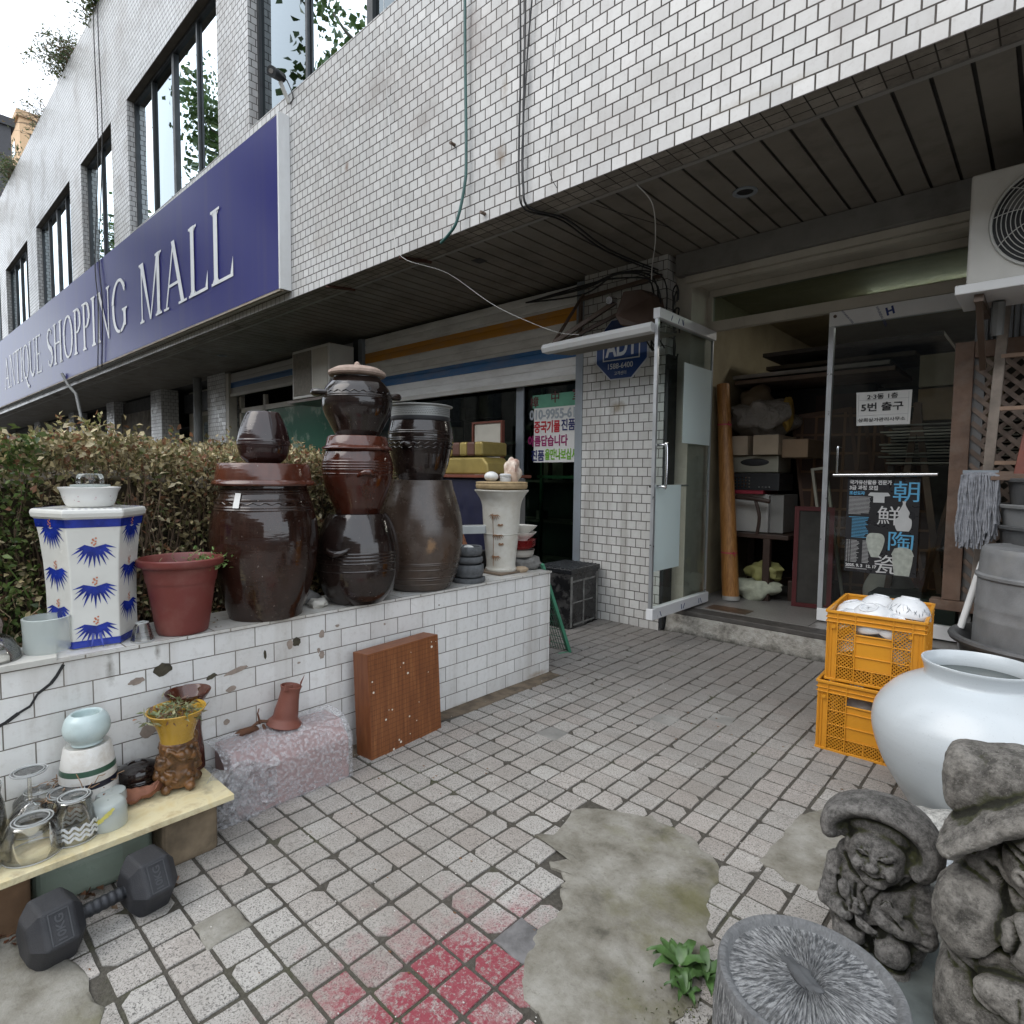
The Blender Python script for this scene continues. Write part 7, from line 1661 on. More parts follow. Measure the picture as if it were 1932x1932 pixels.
# millstone drum
c = (-.335, 1.325); Rr, Ht = .188, .232
t = empty('millstone', (*c, 0), 'round grey millstone with radial chisel marks on top', 'millstone')
q = NM('chiselled_granite'); v = q.obj(); sp = q.n('SeparateXYZ'); q.l(v, sp.inputs[0])
ang = q.math('ARCTAN2', sp.outputs[1], sp.outputs[0]); rad = q.n('VectorMath', operation='LENGTH'); xy = q.mapn(v, (1, 1, 0)); q.l(xy, rad.inputs[0])
cm = q.n('CombineXYZ'); q.l(q.math('MULTIPLY', ang, 8.5), cm.inputs[0]); q.l(q.math('MULTIPLY', rad.outputs['Value'], 9), cm.inputs[1]); q.l(q.math('MULTIPLY', sp.outputs[2], 9), cm.inputs[2])
ch = q.noise(cm.outputs[0], 3.4, 5, .65, .2)
c_ = q.ramp(ch, [(.40, (.09, .095, .10)), (.49, (.25, .255, .26)), (.56, (.46, .465, .47))]); c_ = q.mix(q.math('MULTIPLY', q.math('GREATER_THAN', rad.outputs['Value'], .160), q.math('GREATER_THAN', sp.outputs[2], .212)), c_, (.24, .245, .25)); c_ = q.mix(q.ramp(q.noise(v, 60, 4, .7), [(.4, .4), (.6, 0)]), c_, (.13, .135, .14))
c_ = q.mix(q.ramp(q.noise(v, 9, 6, .7), [(.55, 0), (.72, .5)]), c_, (.10, .095, .085)); q.set(Roughness=.85)
q.fin(c_, None, q.bump(ch, 1.0, .02)); chm = q.m
nr = 200; vs = []; fs = []
profm = [(Rr*.97, .0), (Rr*1.02, .05), (Rr*1.02, .12), (Rr*.99, .19), (Rr*.985, .222), (Rr*.965, Ht), (Rr*.92, Ht+.001), (Rr*.885, Ht-.002), (Rr*.865, Ht-.012), (Rr*.84, Ht-.013)]
for k in range(1, 22): profm.append((Rr*.84*(1-k/22), Ht-.013+.010*math.sin(math.pi*k/22*.8)))
base = []
for (r, z) in profm:
    for k in range(nr):
        a = 2*math.pi*k/nr; tool = 0
        if z > Ht-.02 and r < Rr*.84: tool = .0028*math.sin(k*2*math.pi/nr*68+3*mnoise.noise(Vector((r*40, a*2, 0))))*(min(1, r/(.05)))+.002*mnoise.noise(Vector((r*90, a*9, 2)))
        if r < .034: tool -= .020*(1-(r/.034)**2)*(1+.4*math.cos(2*a))
        rr_ = r*(1+.008*mnoise.noise(Vector((math.cos(a)*2, math.sin(a)*2, z*12)))+(.006*mnoise.noise(Vector((math.cos(a)*12, math.sin(a)*12, z*22))) if z < Ht-.01 else 0))
        vs.append((c[0]+rr_*math.cos(a), c[1]+rr_*math.sin(a), z+tool))
for i in range(len(profm)-1):
    for k in range(nr): a = i*nr+k; b_ = i*nr+(k+1) % nr; fs.append((a, b_, b_+nr, a+nr))
fs.append(tuple((len(profm)-1)*nr+k for k in range(nr)))
MB().add(vs, fs).build('drum', chm, t, smooth=60)
pts = [(c[0]+.012*math.sin(k*.7), c[1]+.03-.1*0+.0-.075+.10*k/9, Ht-.008+.012*math.sin(math.pi*k/9)) for k in range(10)]
# carved beast head in the middle of the top, worn to a low ridge
mb = MB().blob((c[0]-.02, c[1]+.005, Ht-.008), (.050, .022, .014), M=Matrix.Rotation(R(150), 4, 'Z'), seg=18, rings=10, jit=.5, seed=8).blob((c[0]+.02, c[1]-.02, Ht-.006), (.02, .014, .010), seg=12, rings=8, jit=.5)
mb.build('worn_ridge', P('dark_stone', (.085, .088, .092), .8, .3, bump=.6), t, smooth=60)
tag(MB().box(-.33, .3, 1.42, 1.95, .002, .028).build('slate_slab', P('slate_green', (.11, .125, .12), .85, .3, sc=12, bump=.5, bsc=60), bevel=.004), 'flat greenish slab under the stone figures', 'slab')
gy = stonemat('granite_pale', (.30, .29, .27), (.48, .47, .44), 0, 60)
tag(MB().blob((-.215, 2.36, .15), (.12, .08, .050), seg=26, rings=16, jit=.35, seed=21).build('pale_rock', gy, smooth=60), 'speckled pale granite rock between the figures and white jar', 'rock')
tag(MB().blob((-.25, 2.32, .07), (.16, .14, .09), seg=26, rings=16, jit=.4, seed=31).build('marbled_rock', stonemat('marbled_grey', (.20, .215, .23), (.50, .53, .55), 0, 14), smooth=60), 'blue grey marbled rock behind the small stone figure', 'rock')
tag(MB().blob((-.385, 2.34, .10), (.075, .06, .10), seg=22, rings=14, jit=.3, seed=41).build('blue_rock', stonemat('blue_stone', (.24, .26, .28), (.40, .42, .45), 0, 18), smooth=60), 'rounded blue grey stone just above the small figure hat', 'rock')
# weed growing out of the joints
t = empty('weed', (-.64, 1.36, 0), 'green leafy weed sprouting beside the millstone', 'weed')
def broadleaf(mb, p, az, L, w_, lift):
    p = Vector(p); d = Vector((math.cos(az), math.sin(az), 0)); s2 = Vector((-d.y, d.x, 0)); a = len(mb.v)
    for i in range(8):
        t_ = i/7; c_ = p+d*L*t_+Vector((0, 0, lift*math.sin(t_*2.2)-.01*t_)); wd = w_*math.sin(math.pi*min(1, t_**.75*.98+.02))**.8+.0008; wv = .003*math.sin(i*2.1)
        mb.v += [tuple(c_-s2*wd+Vector((0, 0, .005+wv))), tuple(c_), tuple(c_+s2*wd+Vector((0, 0, .005-wv)))]
    for i in range(7):
        for j in range(2): k = a+i*3+j; mb.f.append((k, k+1, k+4, k+3))
mb = MB()
for (x, y, n_, L) in ((-.665, 1.40, 13, .085), (-.615, 1.33, 8, .05), (-.60, 1.42, 9, .07)):
    for k in range(n_): broadleaf(mb, (x, y, .008), 2*math.pi*k/n_+random.uniform(-.3, .3), L*random.uniform(.6, 1.1), L*.17, random.uniform(.01, .045))
mb.build('leaves', P('weed_green', (.055, .115, .03), .45, .3, sc=30, bump=.2), t, smooth=60)
n = 900
tag(leafmesh('moss', np.c_[rng.normal(-.63, .05, n), rng.normal(1.26, .07, n), np.abs(rng.normal(.004, .004, n))], unit(np.c_[rng.normal(0, 1, n), rng.normal(0, 1, n), rng.uniform(.2, 1.5, n)]), unit(rng.normal(0, 1, (n, 3))), rng.uniform(.004, .010, n), rng.uniform(.001, .003, n), palette(n, [(.05, .08, .015), (.09, .10, .03), (.06, .05, .03)], [3, 2, 2]), M['leaf']), 'moss and grit in the gap beside the millstone', 'moss', kind='stuff')

# ------------------------------------------------------------------ rubber tubs
tb = P('tub_rubber', (.19, .195, .20), .6, .25, sc=7, bump=.25, bsc=120, dirt=.5, dcol=(.22, .215, .2), dsc=9); tb2 = P('tub_rubber_dark', (.085, .087, .09), .6, .3, sc=7, bump=.25, bsc=120, dirt=.5, dcol=(.16, .155, .14), dsc=6)
c = (.03, 3.90)
tag(MB().lathe(*c, [(.30, .12), (.32, .14), (.345, .30), (.362, .455), (.368, .47), (.405, .48), (.412, .495), (.405, .508), (.385, .512), (.370, .50), (.352, .47), (.33, .25), (.02, .24)], 72, True, True).build('rubber_tub', tb2, smooth=40), 'wide black rubber tub holding the upturned grey bucket', 'tub', 'grey rubber tubs')
tag(MB().box(-.22, .34, 3.7, 4.15, 0, .118).build('tub_block', M['step'], bevel=.01), 'concrete block under the wide rubber tub', 'block')
c = (.065, 3.93)
tag(MB().lathe(*c, [(.355, .245), (.352, .30), (.345, .60), (.346, .605), (.343, .615), (.344, .66), (.345, .668), (.342, .68), (.338, .80), (.349, .81), (.350, .824), (.337, .832), (.330, .93), (.326, .955), (.318, .962), (.30, .958), (.02, .945)], 72, False, True).build('rubber_bucket', tb, smooth=40), 'grey rubber bucket standing upside down inside the wide tub', 'bucket', 'grey rubber tubs')
c = (.20, 4.36)
z = .46
for k, (r, zt_, lb, m_) in enumerate(((.44, 1.05, 'lowest of the three tub rims rising behind the bucket', tb2), (.438, 1.165, 'middle of the three tub rims behind the bucket', tb), (.41, 1.305, 'highest tub of the nested stack behind the bucket', tb2))):
    tag(MB().lathe(*c, [(r*.80, zt_-.42), (r*.92, zt_-.14), (r*.94, zt_-.06), (r*.95, zt_-.03), (r*.955, zt_-.018), (r, zt_-.014), (r*1.005, zt_), (r*.985, zt_+.006), (r*.95, zt_), (r*.9, zt_-.1), (r*.78, zt_-.40), (.02, zt_-.40)], 72, True, True).build('rubber_tub', m_, smooth=40), lb, 'tub', 'grey rubber tubs')
tag(MB().lathe(*c, [(.36, .20), (.40, .45), (.42, .80), (.43, .9), (.02, .9)], 48, True, True).build('rubber_tub', tb2, smooth=40), 'dark tub at the foot of the nested stack, mostly hidden', 'tub', 'grey rubber tubs')
tag(MB().tube([(-.335, 3.98, .50), (-.262, 4.02, .86)], .017, 12).build('white_pipe', M['white'], smooth=40), 'white pipe leaning beside the upturned bucket', 'pipe')
# wooden lattice screen
wd = P('weathered_brown_wood', (.135, .085, .06), .75, .3, sc=9, bump=.5, bsc=50, dirt=.5, dcol=(.22, .19, .16), dsc=5)
t = empty('lattice_screen', (.2, 4.6, .5), 'brown wooden lattice screen with a thick mitred frame', 'lattice screen')
MB().box(-.490, -.395, 4.57, 4.62, .545, 2.14).build('post', wd, t, bevel=.004)
MB().box(-.393, 1.1, 4.572, 4.618, 2.04, 2.138).build('top_rail', wd, t, bevel=.004)
MB().box(-.55, 1.1, 4.55, 4.66, .48, .543).build('bottom_rail', wd, t, bevel=.004)
mb = MB()
for k in range(-16, 34):
    x0 = -.39+k*.085
    for sgn in (1, -1):
        a = [x0, .545]; b_ = [x0+sgn*1.49, 2.035]
        pts_ = []
        for lo in (-.392,):
            dx = b_[0]-a[0]; dz = b_[1]-a[1]
            ts = sorted([0, 1]+[(lim-a[0])/dx for lim in (-.392, 1.09) if 0 < (lim-a[0])/dx < 1])
            for t0_, t1_ in zip(ts, ts[1:]):
                tm = (t0_+t1_)/2; xm = a[0]+dx*tm
                if -.392 < xm < 1.09: mb.bar((a[0]+dx*t0_, 4.60+.006*sgn, a[1]+dz*t0_), (a[0]+dx*t1_, 4.60+.006*sgn, a[1]+dz*t1_), .026, .010, (0, 1, 0))
mb.build('lattice', P('lattice_wood', (.16, .12, .095), .75, .3, sc=12, bump=.4), t)
for k in range(2): tag(MB().box(.0+k*.32, .3+k*.32, 4.56, 4.75, .198, .478).build('screen_block', M['step'], bevel=.01), ('left', 'right')[k]+' concrete block carrying the lattice screen behind the tubs', 'block')
tag(MB().box(-1.0, -.46, 5.1, 5.6, .2, .44).build('slatted_box', P('dark_green_box', (.03, .045, .04), .6, .3), bevel=.006), 'dark green box standing on the shop floor behind the right door', 'box')
# wooden ladder, red plank, mop
t = empty('wooden_ladder', (-.3, 4.3, .3), 'grey wooden ladder standing behind the tubs', 'ladder')
gw = P('grey_old_wood', (.22, .185, .155), .8, .3, sc=10, bump=.5, dirt=.5)
MB().bar((-.31, 4.38, .62), (-.255, 4.47, 2.32), .05, .05).build('rail', gw, t, bevel=.004)
MB().bar((.28, 4.38, .62), (.32, 4.47, 2.32), .05, .05).build('rail', gw, t, bevel=.004)
for z in (1.40, 1.71, 2.01): MB().bar((-.29+(z-1)*.03, 4.40+(z-1)*.04, z), (.30, 4.40+(z-1)*.04, z), .03, .022).build('rung', P('rung_tan', (.30, .2, .14), .7, .2), t)
t_ = tag(MB().prism([(-.17, 4.24, 1.31), (.3, 4.24, 1.31), (.3, 4.30, 1.70), (-.12, 4.30, 1.70)], (0, .03, 0)).build('red_plank', P('red_varnish_wood', (.14, .03, .015), .45, .4, sc=8, bump=.3), bevel=.004), 'reddish varnished plank leaning behind the topmost tub', 'plank')
tag(MB().prism([(-.26, 4.2, 1.30), (.4, 4.2, 1.30), (.4, 4.28, 1.33), (-.24, 4.28, 1.33)], (0, 0, .02)).build('dark_board', wd), 'dark board lying across the topmost tub', 'board')
t = empty('string_mop', (-.31, 4.25, 1.3), 'grey string mop head hung in front of the lattice screen', 'mop')
mb = MB()
for k in range(230):
    u = random.random(); x = -.392+u*.170; y = 4.255-random.random()*.05; z = 1.345; pts = [Vector((x*.6-.31*.4, y+.03, z-.005)), Vector((x, y, z-.02))]; p = pts[-1]; L = random.uniform(.30, .42)*(1-.35*max(0, u-.55))
    for j in range(9): p = p+Vector((random.uniform(-.006, .006), random.uniform(-.006, .005), -L/9)); pts.append(p)
    mb.tube(pts, .0042, 5)
mb.build('strings', P('mop_grey', (.25, .26, .285), .9, .3, sc=40, bump=.6, bsc=200), t, smooth=60)
MB().bar((-.39, 4.27, 1.345), (-.23, 4.27, 1.345), .025, .02).build('clamp', M['grayframe'], t)
# corrugated sheet and dark wall right of the entrance
MB().box(.1, 5.0, 4.72, 4.8, 0, ZS).build('right_wall', M['darkgrey'], bld)
MB().box(-.40, -.34, 4.6, 4.68, .197, ZS).build('door_jamb', P('jamb_grey', (.14, .14, .14), .5, .2), bld)
mb = MB()
for k in range(34): mb.tube([(-.33+k*.03, 4.69, 2.08), (-.33+k*.03, 4.69, 2.62)], .014, 8)
mb.build('corrugated_sheet', P('corrugated_grey', (.2, .205, .21), .5, .15, metal=.3), bld, smooth=40)
MB().box(-.34, .9, 4.66, 4.68, 2.64, 2.78).build('red_fascia', P('fascia_red', (.10, .02, .015), .5, .2), bld)

# ------------------------------------------------------------------ stock inside the shop
bamboo = NM('bamboo_mat'); v = bamboo.obj(); c_ = bamboo.ramp(bamboo.noise(bamboo.mapn(v, (60, 60, 1.5)), 2, 3), [(.35, (.27, .115, .03)), (.6, (.42, .20, .06)), (.75, (.5, .27, .10))]); bamboo.set(Roughness=.45); bamboo = bamboo.fin(c_)
t = empty('bamboo_mat_roll', (-2.10, 5.26, .2), 'tall rolled bamboo mat leaning inside the entrance', 'rolled mat')
MB().tube([(-2.095, 5.22, .205), (-2.20, 5.30, 1.25), (-2.29, 5.36, 2.15)], [.074, .066, .055], 28).build('roll', bamboo, t, smooth=40)
MB().tube([(-2.094, 5.219, .198), (-2.096, 5.222, .235)], .076, 28).build('end_ring', P('ring_grey', (.35, .34, .32), .5), t, smooth=40)
for z, f in ((.62, .4), (1.78, .78)):
    p = Vector((-2.095, 5.22, .205)).lerp(Vector((-2.20, 5.30, 1.25)), (z-.2)/1.05) if z < 1.2 else Vector((-2.20, 5.30, 1.25)).lerp(Vector((-2.29, 5.36, 2.15)), (z-1.25)/.9)
    MB().tube([p-Vector((.0, 0, .006)), p+Vector((0, 0, .006))], .073 if z < 1 else .062, 28).tube([p+Vector((.05, -.05, 0)), p+Vector((.08, -.09, .02))], .004, 5).tube([p+Vector((.05, -.05, 0)), p+Vector((.09, -.08, -.02))], .004, 5).build('pink_tie', P('pink_ribbon', (.5, .06, .10), .5), t, smooth=40)
t = empty('plastic_bundle', (-2.0, 5.7, 1.7), 'bundle wrapped in crinkled grey plastic on top of the boxes', 'bundle')
q = NM('crinkled_plastic'); v = q.obj(); q.set(Base_Color=(.34, .31, .28, 1), Roughness=.15); q.fin(None, None, q.bump(q.noise(v, 9, 6, .7, 1.5), 1, .06)); plast = q.m
MB().blob((-2.03, 5.7, 1.86), (.28, .25, .17), seg=34, rings=22, jit=.5, seed=3).build('wrapped_lump', plast, t, smooth=50)
MB().blob((-2.12, 5.75, 2.03), (.15, .15, .13), seg=20, rings=12, jit=.4, seed=7).build('cloth_lump', P('brown_cloth', (.16, .12, .08), .9, .2), t, smooth=60)
MB().blob((-1.80, 5.62, 1.88), (.05, .06, .14), seg=20, rings=12, jit=.4, seed=8).build('yellow_lump', P('yellow_cloth', (.34, .22, .05), .7, .3), t, smooth=60)
cbm = P('cardboard', (.30, .21, .135), .85, .12, bump=.1); cbp = P('cardboard_pale', (.42, .34, .25), .85, .1)
tag(MB().box(-2.30, -2.08, 5.45, 5.9, 1.505, 1.68).build('cardboard_box', cbp, bevel=.003), 'pale open cardboard box left under the plastic bundle', 'cardboard box', 'cardboard boxes in the shop')
tag(MB().box(-2.02, -1.80, 5.42, 5.9, 1.505, 1.68).build('cardboard_box', cbp, bevel=.003), 'middle cardboard box under the plastic bundle', 'cardboard box', 'cardboard boxes in the shop')
tag(MB().box(-1.795, -1.58, 5.5, 5.95, 1.48, 1.64).build('cardboard_box', cbm, bevel=.003), 'darker cardboard box at the right under the plastic bundle', 'cardboard box', 'cardboard boxes in the shop')
t = empty('stereo_player', (-2.05, 5.6, 1.34), 'silver stereo player standing on the black amplifier', 'stereo')
MB().box(-2.28, -1.82, 5.5, 5.85, 1.345, 1.50).build('case', P('silver_plastic', (.34, .33, .27), .4, .1, metal=.4), t, bevel=.012)
MB().blob((-2.03, 5.50, 1.44), (.13, .012, .035), seg=24, rings=10).build('display_window', M['black'], t, smooth=60)
t = empty('amplifier', (-2.05, 5.6, 1.19), 'black amplifier with rows of small knobs', 'amplifier')
MB().box(-2.28, -1.80, 5.48, 5.85, 1.185, 1.34).build('case', M['black'], t, bevel=.004)
mb = MB()
for r_ in range(4):
    for k in range(6):
        mb.tube([(-2.22+k*.032, 5.48, 1.215+r_*.028), (-2.22+k*.032, 5.468, 1.215+r_*.028)], .007, 8)
for k in range(4): mb.tube([(-1.97+k*.03, 5.48, 1.215), (-1.97+k*.03, 5.468, 1.215)], .007, 8)
mb.build('knobs', M['steel'], t)
tag(MB().box(-2.26, -1.93, 5.46, 5.85, 1.150, 1.183).build('red_book', P('book_red', (.32, .03, .05), .5), bevel=.003), 'red book lying under the amplifier', 'book')
t = empty('white_cabinet', (-2.0, 5.7, .78), 'white cabinet speaker standing on the stool', 'cabinet')
MB().box(-2.22, -1.90, 5.52, 5.95, .80, 1.148).build('body', P('cab_white', (.5, .49, .46), .5, .06), t, bevel=.004)
MB().box(-1.898, -1.78, 5.56, 5.95, .80, 1.148).build('grey_side', P('cab_grey', (.27, .265, .25), .5, .06), t, bevel=.004)
dk = P('dark_stained_wood', (.045, .025, .018), .5, .3)
t = empty('wooden_stool', (-2.0, 5.6, .2), 'dark wooden chair carrying the white cabinet', 'chair')
MB().box(-2.20, -1.68, 5.40, 5.95, .755, .795).build('seat', dk, t, bevel=.005)
for (x, y) in ((-1.86, 5.42), (-1.70, 5.92), (-2.18, 5.92), (-2.18, 5.42)): MB().box(x-.03, x+.03, y-.03, y+.03, .198, .754).build('leg', dk, t, bevel=.003)
MB().bar((-1.84, 5.44, .36), (-1.70, 5.90, .36), .03, .05).build('stretcher', dk, t)
MB().tube(cr([(-2.15, 5.40, 1.12), (-1.98, 5.38, 1.11), (-1.84, 5.38, 1.09)], 4), .02, 8).build('arm_rail', dk, t, smooth=40)
MB().tube(cr([(-1.97, 5.39, 1.10), (-1.93, 5.39, .95), (-1.95, 5.40, .79)], 4), .016, 8).build('spindle', dk, t, smooth=40)
tag(MB().blob((-1.98, 5.45, .29), (.23, .13, .095), seg=24, rings=14, jit=.5, seed=5).build('green_sack', P('sack_green', (.42, .44, .34), .7, .25, sc=14, bump=.6, bsc=20), smooth=60), 'pale green stuffed plastic sack behind the bamboo roll', 'sack')
tag(MB().blob((-1.90, 5.5, .45), (.14, .10, .09), seg=20, rings=12, jit=.6, seed=15).build('yellow_bag', P('bag_yellow', (.32, .31, .12), .5, .2), smooth=60), 'yellow bag lying on the green sack', 'bag')
for k, (x0, x1, z0, z1, lb) in enumerate(((-1.66, -1.42, .38, .47, 'purple grey brick at the bottom right of the small pile'), (-1.70, -1.50, .475, .56, 'purple grey brick on top of the small pile'))):
    tag(MB().box(x0, x1, 5.6, 5.75, z0, z1).build('grey_brick', P('brick_purple', (.13, .12, .15), .9, .2), bevel=.004), lb, 'brick', 'grey bricks in the shop')
tag(MB().box(-1.72, -1.38, 5.56, 5.9, .198, .378).build('dark_crate', dk, bevel=.004), 'dark crate under the purple grey bricks', 'crate')
def pframe(name, lb, x, y, w_, h, lean_, m_, inner=None, th=.035, rz=0, z=.2):
    t = empty(name, (x, y, z), lb, 'picture frame', 'frames leaning in the shop')
    Mx = Matrix.Translation((x, y, z)) @ Matrix.Rotation(R(rz), 4, 'Z') @ Matrix.Rotation(R(lean_), 4, 'Y')
    MB().box(0, th, 0, .03, 0, h, M=Mx).box(w_-th, w_, 0, .03, 0, h, M=Mx).box(th, w_-th, 0, .03, h-th, h, M=Mx).box(th, w_-th, 0, .03, 0, th, M=Mx).build('frame', m_, t)
    if inner: MB().box(th, w_-th, .012, .018, th, h-th, M=Mx).build('panel', inner, t)
    return t
mar = P('maroon_paint', (.10, .018, .02), .4, .2); ivr = P('ivory_paint', (.42, .40, .33), .5, .1)
pframe('picture_moulding', 'dark maroon frame standing nearest the glass door', -1.62, 5.35, .30, .86, 0, mar, M['darkgrey'], rz=12)
pframe('picture_moulding', 'ivory frame inside the maroon frame', -1.60, 5.5, .2, .72, 3, ivr, None, .022, rz=12)
pframe('picture_moulding', 'long ivory frame leaning right of the maroon frame', -1.42, 5.7, .13, 1.2, -9, ivr, None, .022)
q = NM('lattice_door_wood'); v = q.obj(); bk = q.n('TexBrick'); bk.offset = 0; bk.squash = 1
for k_, x_ in (('Scale', 1), ('Mortar Size', .012), ('Brick Width', .11), ('Row Height', .17)): bk.inputs[k_].default_value = x_
bk.inputs['Color1'].default_value = (.07, .03, .015, 1); bk.inputs['Color2'].default_value = (.05, .022, .012, 1); bk.inputs['Mortar'].default_value = (.17, .085, .04, 1); q.l(q.uv(), bk.inputs['Vector'])
q.set(Roughness=.6); q.fin(bk.outputs['Color'], None, q.bump(bk.outputs['Fac'], .8, .01)); ldm = q.m
for k in range(5):
    Mx = Matrix.Translation((-1.62+k*.13, 5.9+k*.05, .2)) @ Matrix.Rotation(R(-8-k), 4, 'Y') @ Matrix.Rotation(R(18), 4, 'Z')
    t = empty('lattice_door', (-1.62+k*.13, 5.9+k*.05, .2), ('leftmost', 'second from the left', 'middle', 'second from the right', 'rightmost')[k]+' of the five wooden lattice doors leaning in the shop', 'door', 'lattice doors leaning in the shop')
    MB().box(.03, .47, .004, .02, .04, 1.66, M=Mx).build('lattice_panel', ldm, t)
    MB().box(0, .03, 0, .03, 0, 1.7, M=Mx).box(.47, .5, 0, .03, 0, 1.7, M=Mx).box(.03, .47, 0, .03, 1.66, 1.7, M=Mx).box(.03, .47, 0, .03, 0, .04, M=Mx).build('frame', P('door_frame_wood', (.11, .05, .025), .55, .2), t)
# dark wardrobe and boards stacked on it
t = empty('wardrobe', (-1.6, 6.6, .2), 'black wardrobe behind the stereo pile', 'wardrobe')
MB().box(-2.3, -1.25, 6.3, 6.9, .2, 2.18).build('body', P('wardrobe_black', (.012, .01, .01), .5, .3), t, bevel=.006)
MB().box(-1.75, -1.28, 6.28, 6.30, .9, 2.1).build('door', P('wardrobe_brown', (.035, .012, .01), .4, .2), t)
for k, (x0, x1, y0, y1, z0, c_, lb) in enumerate(((-2.32, -1.0, 5.7, 6.5, 2.19, (.17, .12, .095), 'lowest brown board on the wardrobe'), (-2.42, -1.05, 5.75, 6.5, 2.25, (.33, .31, .30), 'pale grey board second from below on the wardrobe'), (-2.1, -.9, 5.9, 6.6, 2.33, (.10, .08, .06), 'dark board third from below on the wardrobe'), (-2.1, -.7, 5.8, 6.6, 2.44, (.06, .05, .045), 'topmost black board on the wardrobe'))):
    tag(MB().box(x0, x1, y0, y1, z0, z0+.035, M=Matrix.Translation((0, 0, 0)) @ Matrix.Rotation(R(0), 4, 'Y')).build('stacked_board', P('board_%d' % k, c_, .6, .2)), lb, 'board', 'boards on the wardrobe')
tag(MB().tube([(-1.72, 6.0, 1.5), (-1.70, 6.0, 1.62), (-1.72, 6.0, 1.25)], .03, 10).build('grey_tube', P('tube_grey', (.15, .16, .17), .4)), 'short grey tube behind the amplifier', 'tube')
tag(MB().box(-1.22, -.80, 6.26, 6.29, 1.82, 2.12).build('gallery_board', M['black']), 'black board lettered gallery behind the glass', 'board')
text('lettering', 'Gallery', P('gilt', (.2, .15, .08), .5, 0, bump=0), [o for o in bpy.data.objects if o.name == 'gallery_board'][0], (-1.2, 6.255, 1.9), (1, 0, 0), (0, 0, 1), .10)
# behind the right hand glass
for k, (z, c_, lb) in enumerate(((2.02, (.34, .29, .22), 'upper big cardboard box behind the glass door'), (1.76, (.25, .17, .10), 'lower big cardboard box behind the glass door'))):
    tag(MB().box(-.82, -.30, 5.6, 6.0, z, z+.245).build('cardboard_box', P('carton_%d' % k, c_, .8, .1), bevel=.003), lb, 'cardboard box', 'cardboard boxes in the shop')
t = empty('board_rack', (-.6, 5.7, .2), 'rack of stacked boards and slats behind the glass door', 'rack')
for k in range(13):
    g_ = random.uniform(.08, .4); MB().box(-1.0+random.uniform(-.06, .06), -.2, 5.5+random.uniform(0, .1), 6.2, 1.42+k*.025, 1.432+k*.025).build('slat', P('slat_%d' % (k % 5), (g_, g_*.9, g_*.75), .7, .2), t)
for x in (-1.0, -.25): MB().box(x, x+.04, 5.6, 5.64, .2, 1.41).build('post', dk, t)
for k, (x, a) in enumerate(((-.95, 6), (-.75, 14), (-.55, -12))):
    tag(MB().bar((x, 5.4, .2), (x+math.tan(R(a))*1.3, 5.6, 1.9), .045, .03).build('leaning_batten', P('batten_brown', (.12, .07, .045), .7, .2)), ('left', 'middle', 'right')[k]+' brown batten leaning behind the glass door', 'batten', 'battens behind the glass door')
tag(MB().lathe(-.95, 5.6, cr([(.10, .2), (.17, .3), (.18, .42), (.12, .55), (.10, .58)], 4), 32, True, True).build('stone_jar', gz, smooth=40), 'grey jar on the shop floor behind the poster', 'jar')

# ------------------------------------------------------------------ roof plants
def roof_shrub(lb, x, n=2600, sx=.9, h=.75, seed=1):
    t = empty('roof_shrub', (x, 3.1, ZTOP), lb, 'shrub', 'shrubs on the roof edge')
    mb = MB(); tips = []
    for k in range(46):
        p = Vector((x+random.gauss(0, sx*.5), 3.12+random.uniform(-.05, .25), ZTOP)); d = Vector((random.gauss(0, .5), random.uniform(-1.0, .1), random.uniform(.3, 1.2))).normalized(); L = random.uniform(.5, 1.25)*h; pts = [p]
        for j in range(7): d = (d+Vector((random.gauss(0, .12), -.07, -.10*j*.5))).normalized(); p = p+d*L/7; pts.append(p)
        mb.tube(pts, [.012, .010, .009, .007, .006, .004, .003, .002], 4); tips += pts[2:]
    mb.build('stems', P('roof_stem', (.14, .10, .07), .8, .2, bump=0), t)
    T = np.array([tuple(p) for p in tips]); P0 = T[rng.integers(0, len(T), n)]+rng.normal(0, .07, (n, 3)); P0 = P0[P0[:, 2] > ZTOP-.35]; m = len(P0)
    D0 = unit(rng.normal(0, 1, (m, 3))+np.array([0, -.4, .4])); N0 = unit(np.cross(D0, rng.normal(0, 1, (m, 3))))
    leafmesh('foliage', P0, D0, N0, rng.uniform(.05, .12, m), rng.uniform(.008, .02, m), palette(m, [(.06, .10, .03), (.10, .12, .04), (.14, .10, .05)], [4, 3, 2]), M['leaf'], t)
roof_shrub('dense roof shrub nearest the viewer at the top of the facade', -12.7, 1900, .7, .42)
roof_shrub('bushy roof shrub with long bare twigs hanging in the sky', -14.9, 1300, .8, .75)
roof_shrub('thin twiggy roof shrub in the middle of the row', -17.8, 260, 1.0, .6)
roof_shrub('green roof shrub in front of the far cream building', -21.6, 1300, 1.0, .7)
roof_shrub('farthest roof shrub at the left picture edge', -25.5, 1800, 1.2, .8)

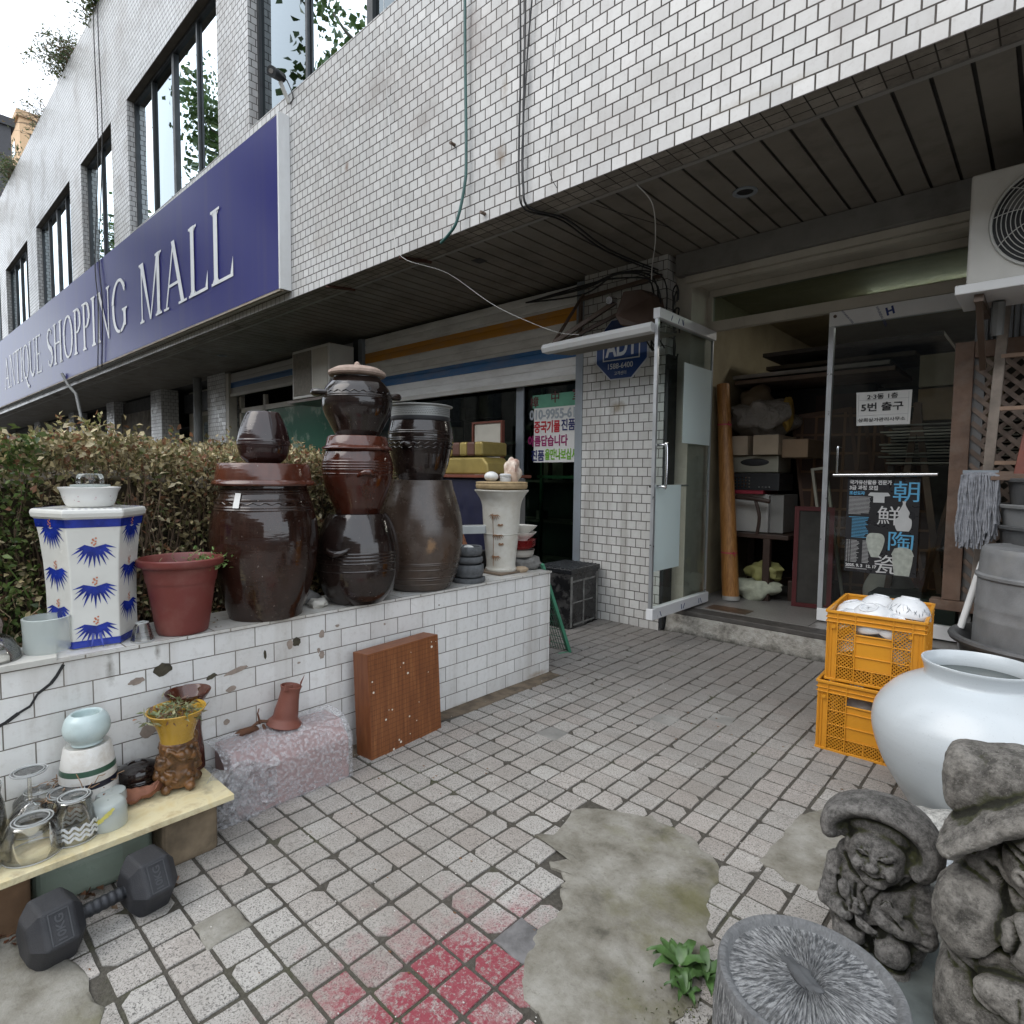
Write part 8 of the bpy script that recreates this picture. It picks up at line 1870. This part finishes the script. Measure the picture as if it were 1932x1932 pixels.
# ------------------------------------------------------------------ buildings far off and street trees behind the viewer (seen in the windows)
def farblock(lb, x0, x1, y0, y1, z1, c_, wc, step=3.2, fl=3.3):
    t = empty('apartment_block', ((x0+x1)/2, y0, 0), lb, 'building')
    MB().box(x0, x1, y0, y1, 0, z1).build('walls', P('block_%d' % int(x0), c_, .8, .06), t)
    MB().box(x0-.3, x1+.3, y0-.3, y1+.3, z1, z1+.8).build('parapet', P('block_top_%d' % int(x0), tuple(x*.8 for x in c_), .8, .06), t)
    zz = 3.0; k_ = 0
    while zz < z1-2 and k_ < 90:
        xx = x0+1
        while xx < x1-2 and k_ < 90:
            MB().box(xx, xx+1.8, y0-.05, y0-.01, zz, zz+1.6).build('window', wc, t); xx += step; k_ += 1
        yy = y0+1
        while yy < y1-2 and k_ < 90:
            MB().box(x1+.01, x1+.05, yy, yy+1.8, zz, zz+1.6).build('window', wc, t); yy += step; k_ += 1
        zz += fl
farblock('dark grey far block with railed roof at the left edge of the sky', -92, -79, 2, 11.2, 35.6, (.07, .07, .075), M['winglass'])
farblock('cream and orange far tower behind the roof shrubs', -118, -99, 14.9, 18.6, 46, (.62, .42, .25), M['winglass'])
def street_tree(lb, x, y, h, n=5200):
    t = empty('street_tree', (x, y, 0), lb, 'tree', 'street trees across the pavement')
    mb = MB(); top_ = Vector((x+.3, y, h*.72)); mb.tube(cr([(x, y, 0), (x+.1, y+.05, h*.3), (x, y, h*.55), tuple(top_)], 4), [.17, .165, .16, .155, .15, .145, .14, .13, .12, .1, .08, .07, .05], 10)
    mb.build('trunk', P('plane_bark', (.16, .14, .11), .9, .4, sc=5, bump=.6), t, smooth=60)
    lim = MB(); cl = []
    for k in range(26):
        a = random.uniform(0, 6.28); z = h*random.uniform(.38, .72); L = random.uniform(1.0, 2.3); p = Vector((x, y, z)); d = Vector((math.cos(a), math.sin(a), random.uniform(.2, .9))).normalized(); pts = [p]
        for j in range(5): d = (d+Vector((random.gauss(0, .15), random.gauss(0, .15), .05))).normalized(); p = p+d*L/5; pts.append(p)
        lim.tube(pts, [.05, .04, .032, .024, .016, .008], 6); cl += [(q_, .42) for q_ in pts[2:]]
    lim.build('limbs', P('plane_bark', (.16, .14, .11)), t, smooth=60)
    C_ = np.array([tuple(q_) for q_, _ in cl]); P0 = C_[rng.integers(0, len(C_), n)]+rng.normal(0, .33, (n, 3))
    D0 = unit(rng.normal(0, 1, (n, 3))+np.array([0, 0, -.5])); N0 = unit(np.cross(D0, rng.normal(0, 1, (n, 3))))
    leafmesh('crown', P0, D0, N0, rng.uniform(.10, .2, n), rng.uniform(.05, .09, n), palette(n, [(.05, .09, .025), (.07, .12, .03), (.10, .13, .04)], [3, 3, 1]), M['leaf'], t)
street_tree('plane tree mirrored in the nearest upper window', -11.0, -1.6, 14.0, 7000)
street_tree('plane tree mirrored in the wide window above the sign', -19.0, -1.8, 15.5, 9000)
street_tree('plane tree farther up the street, mirrored in the shop glass', -28, -2.0, 15.0, 6000)
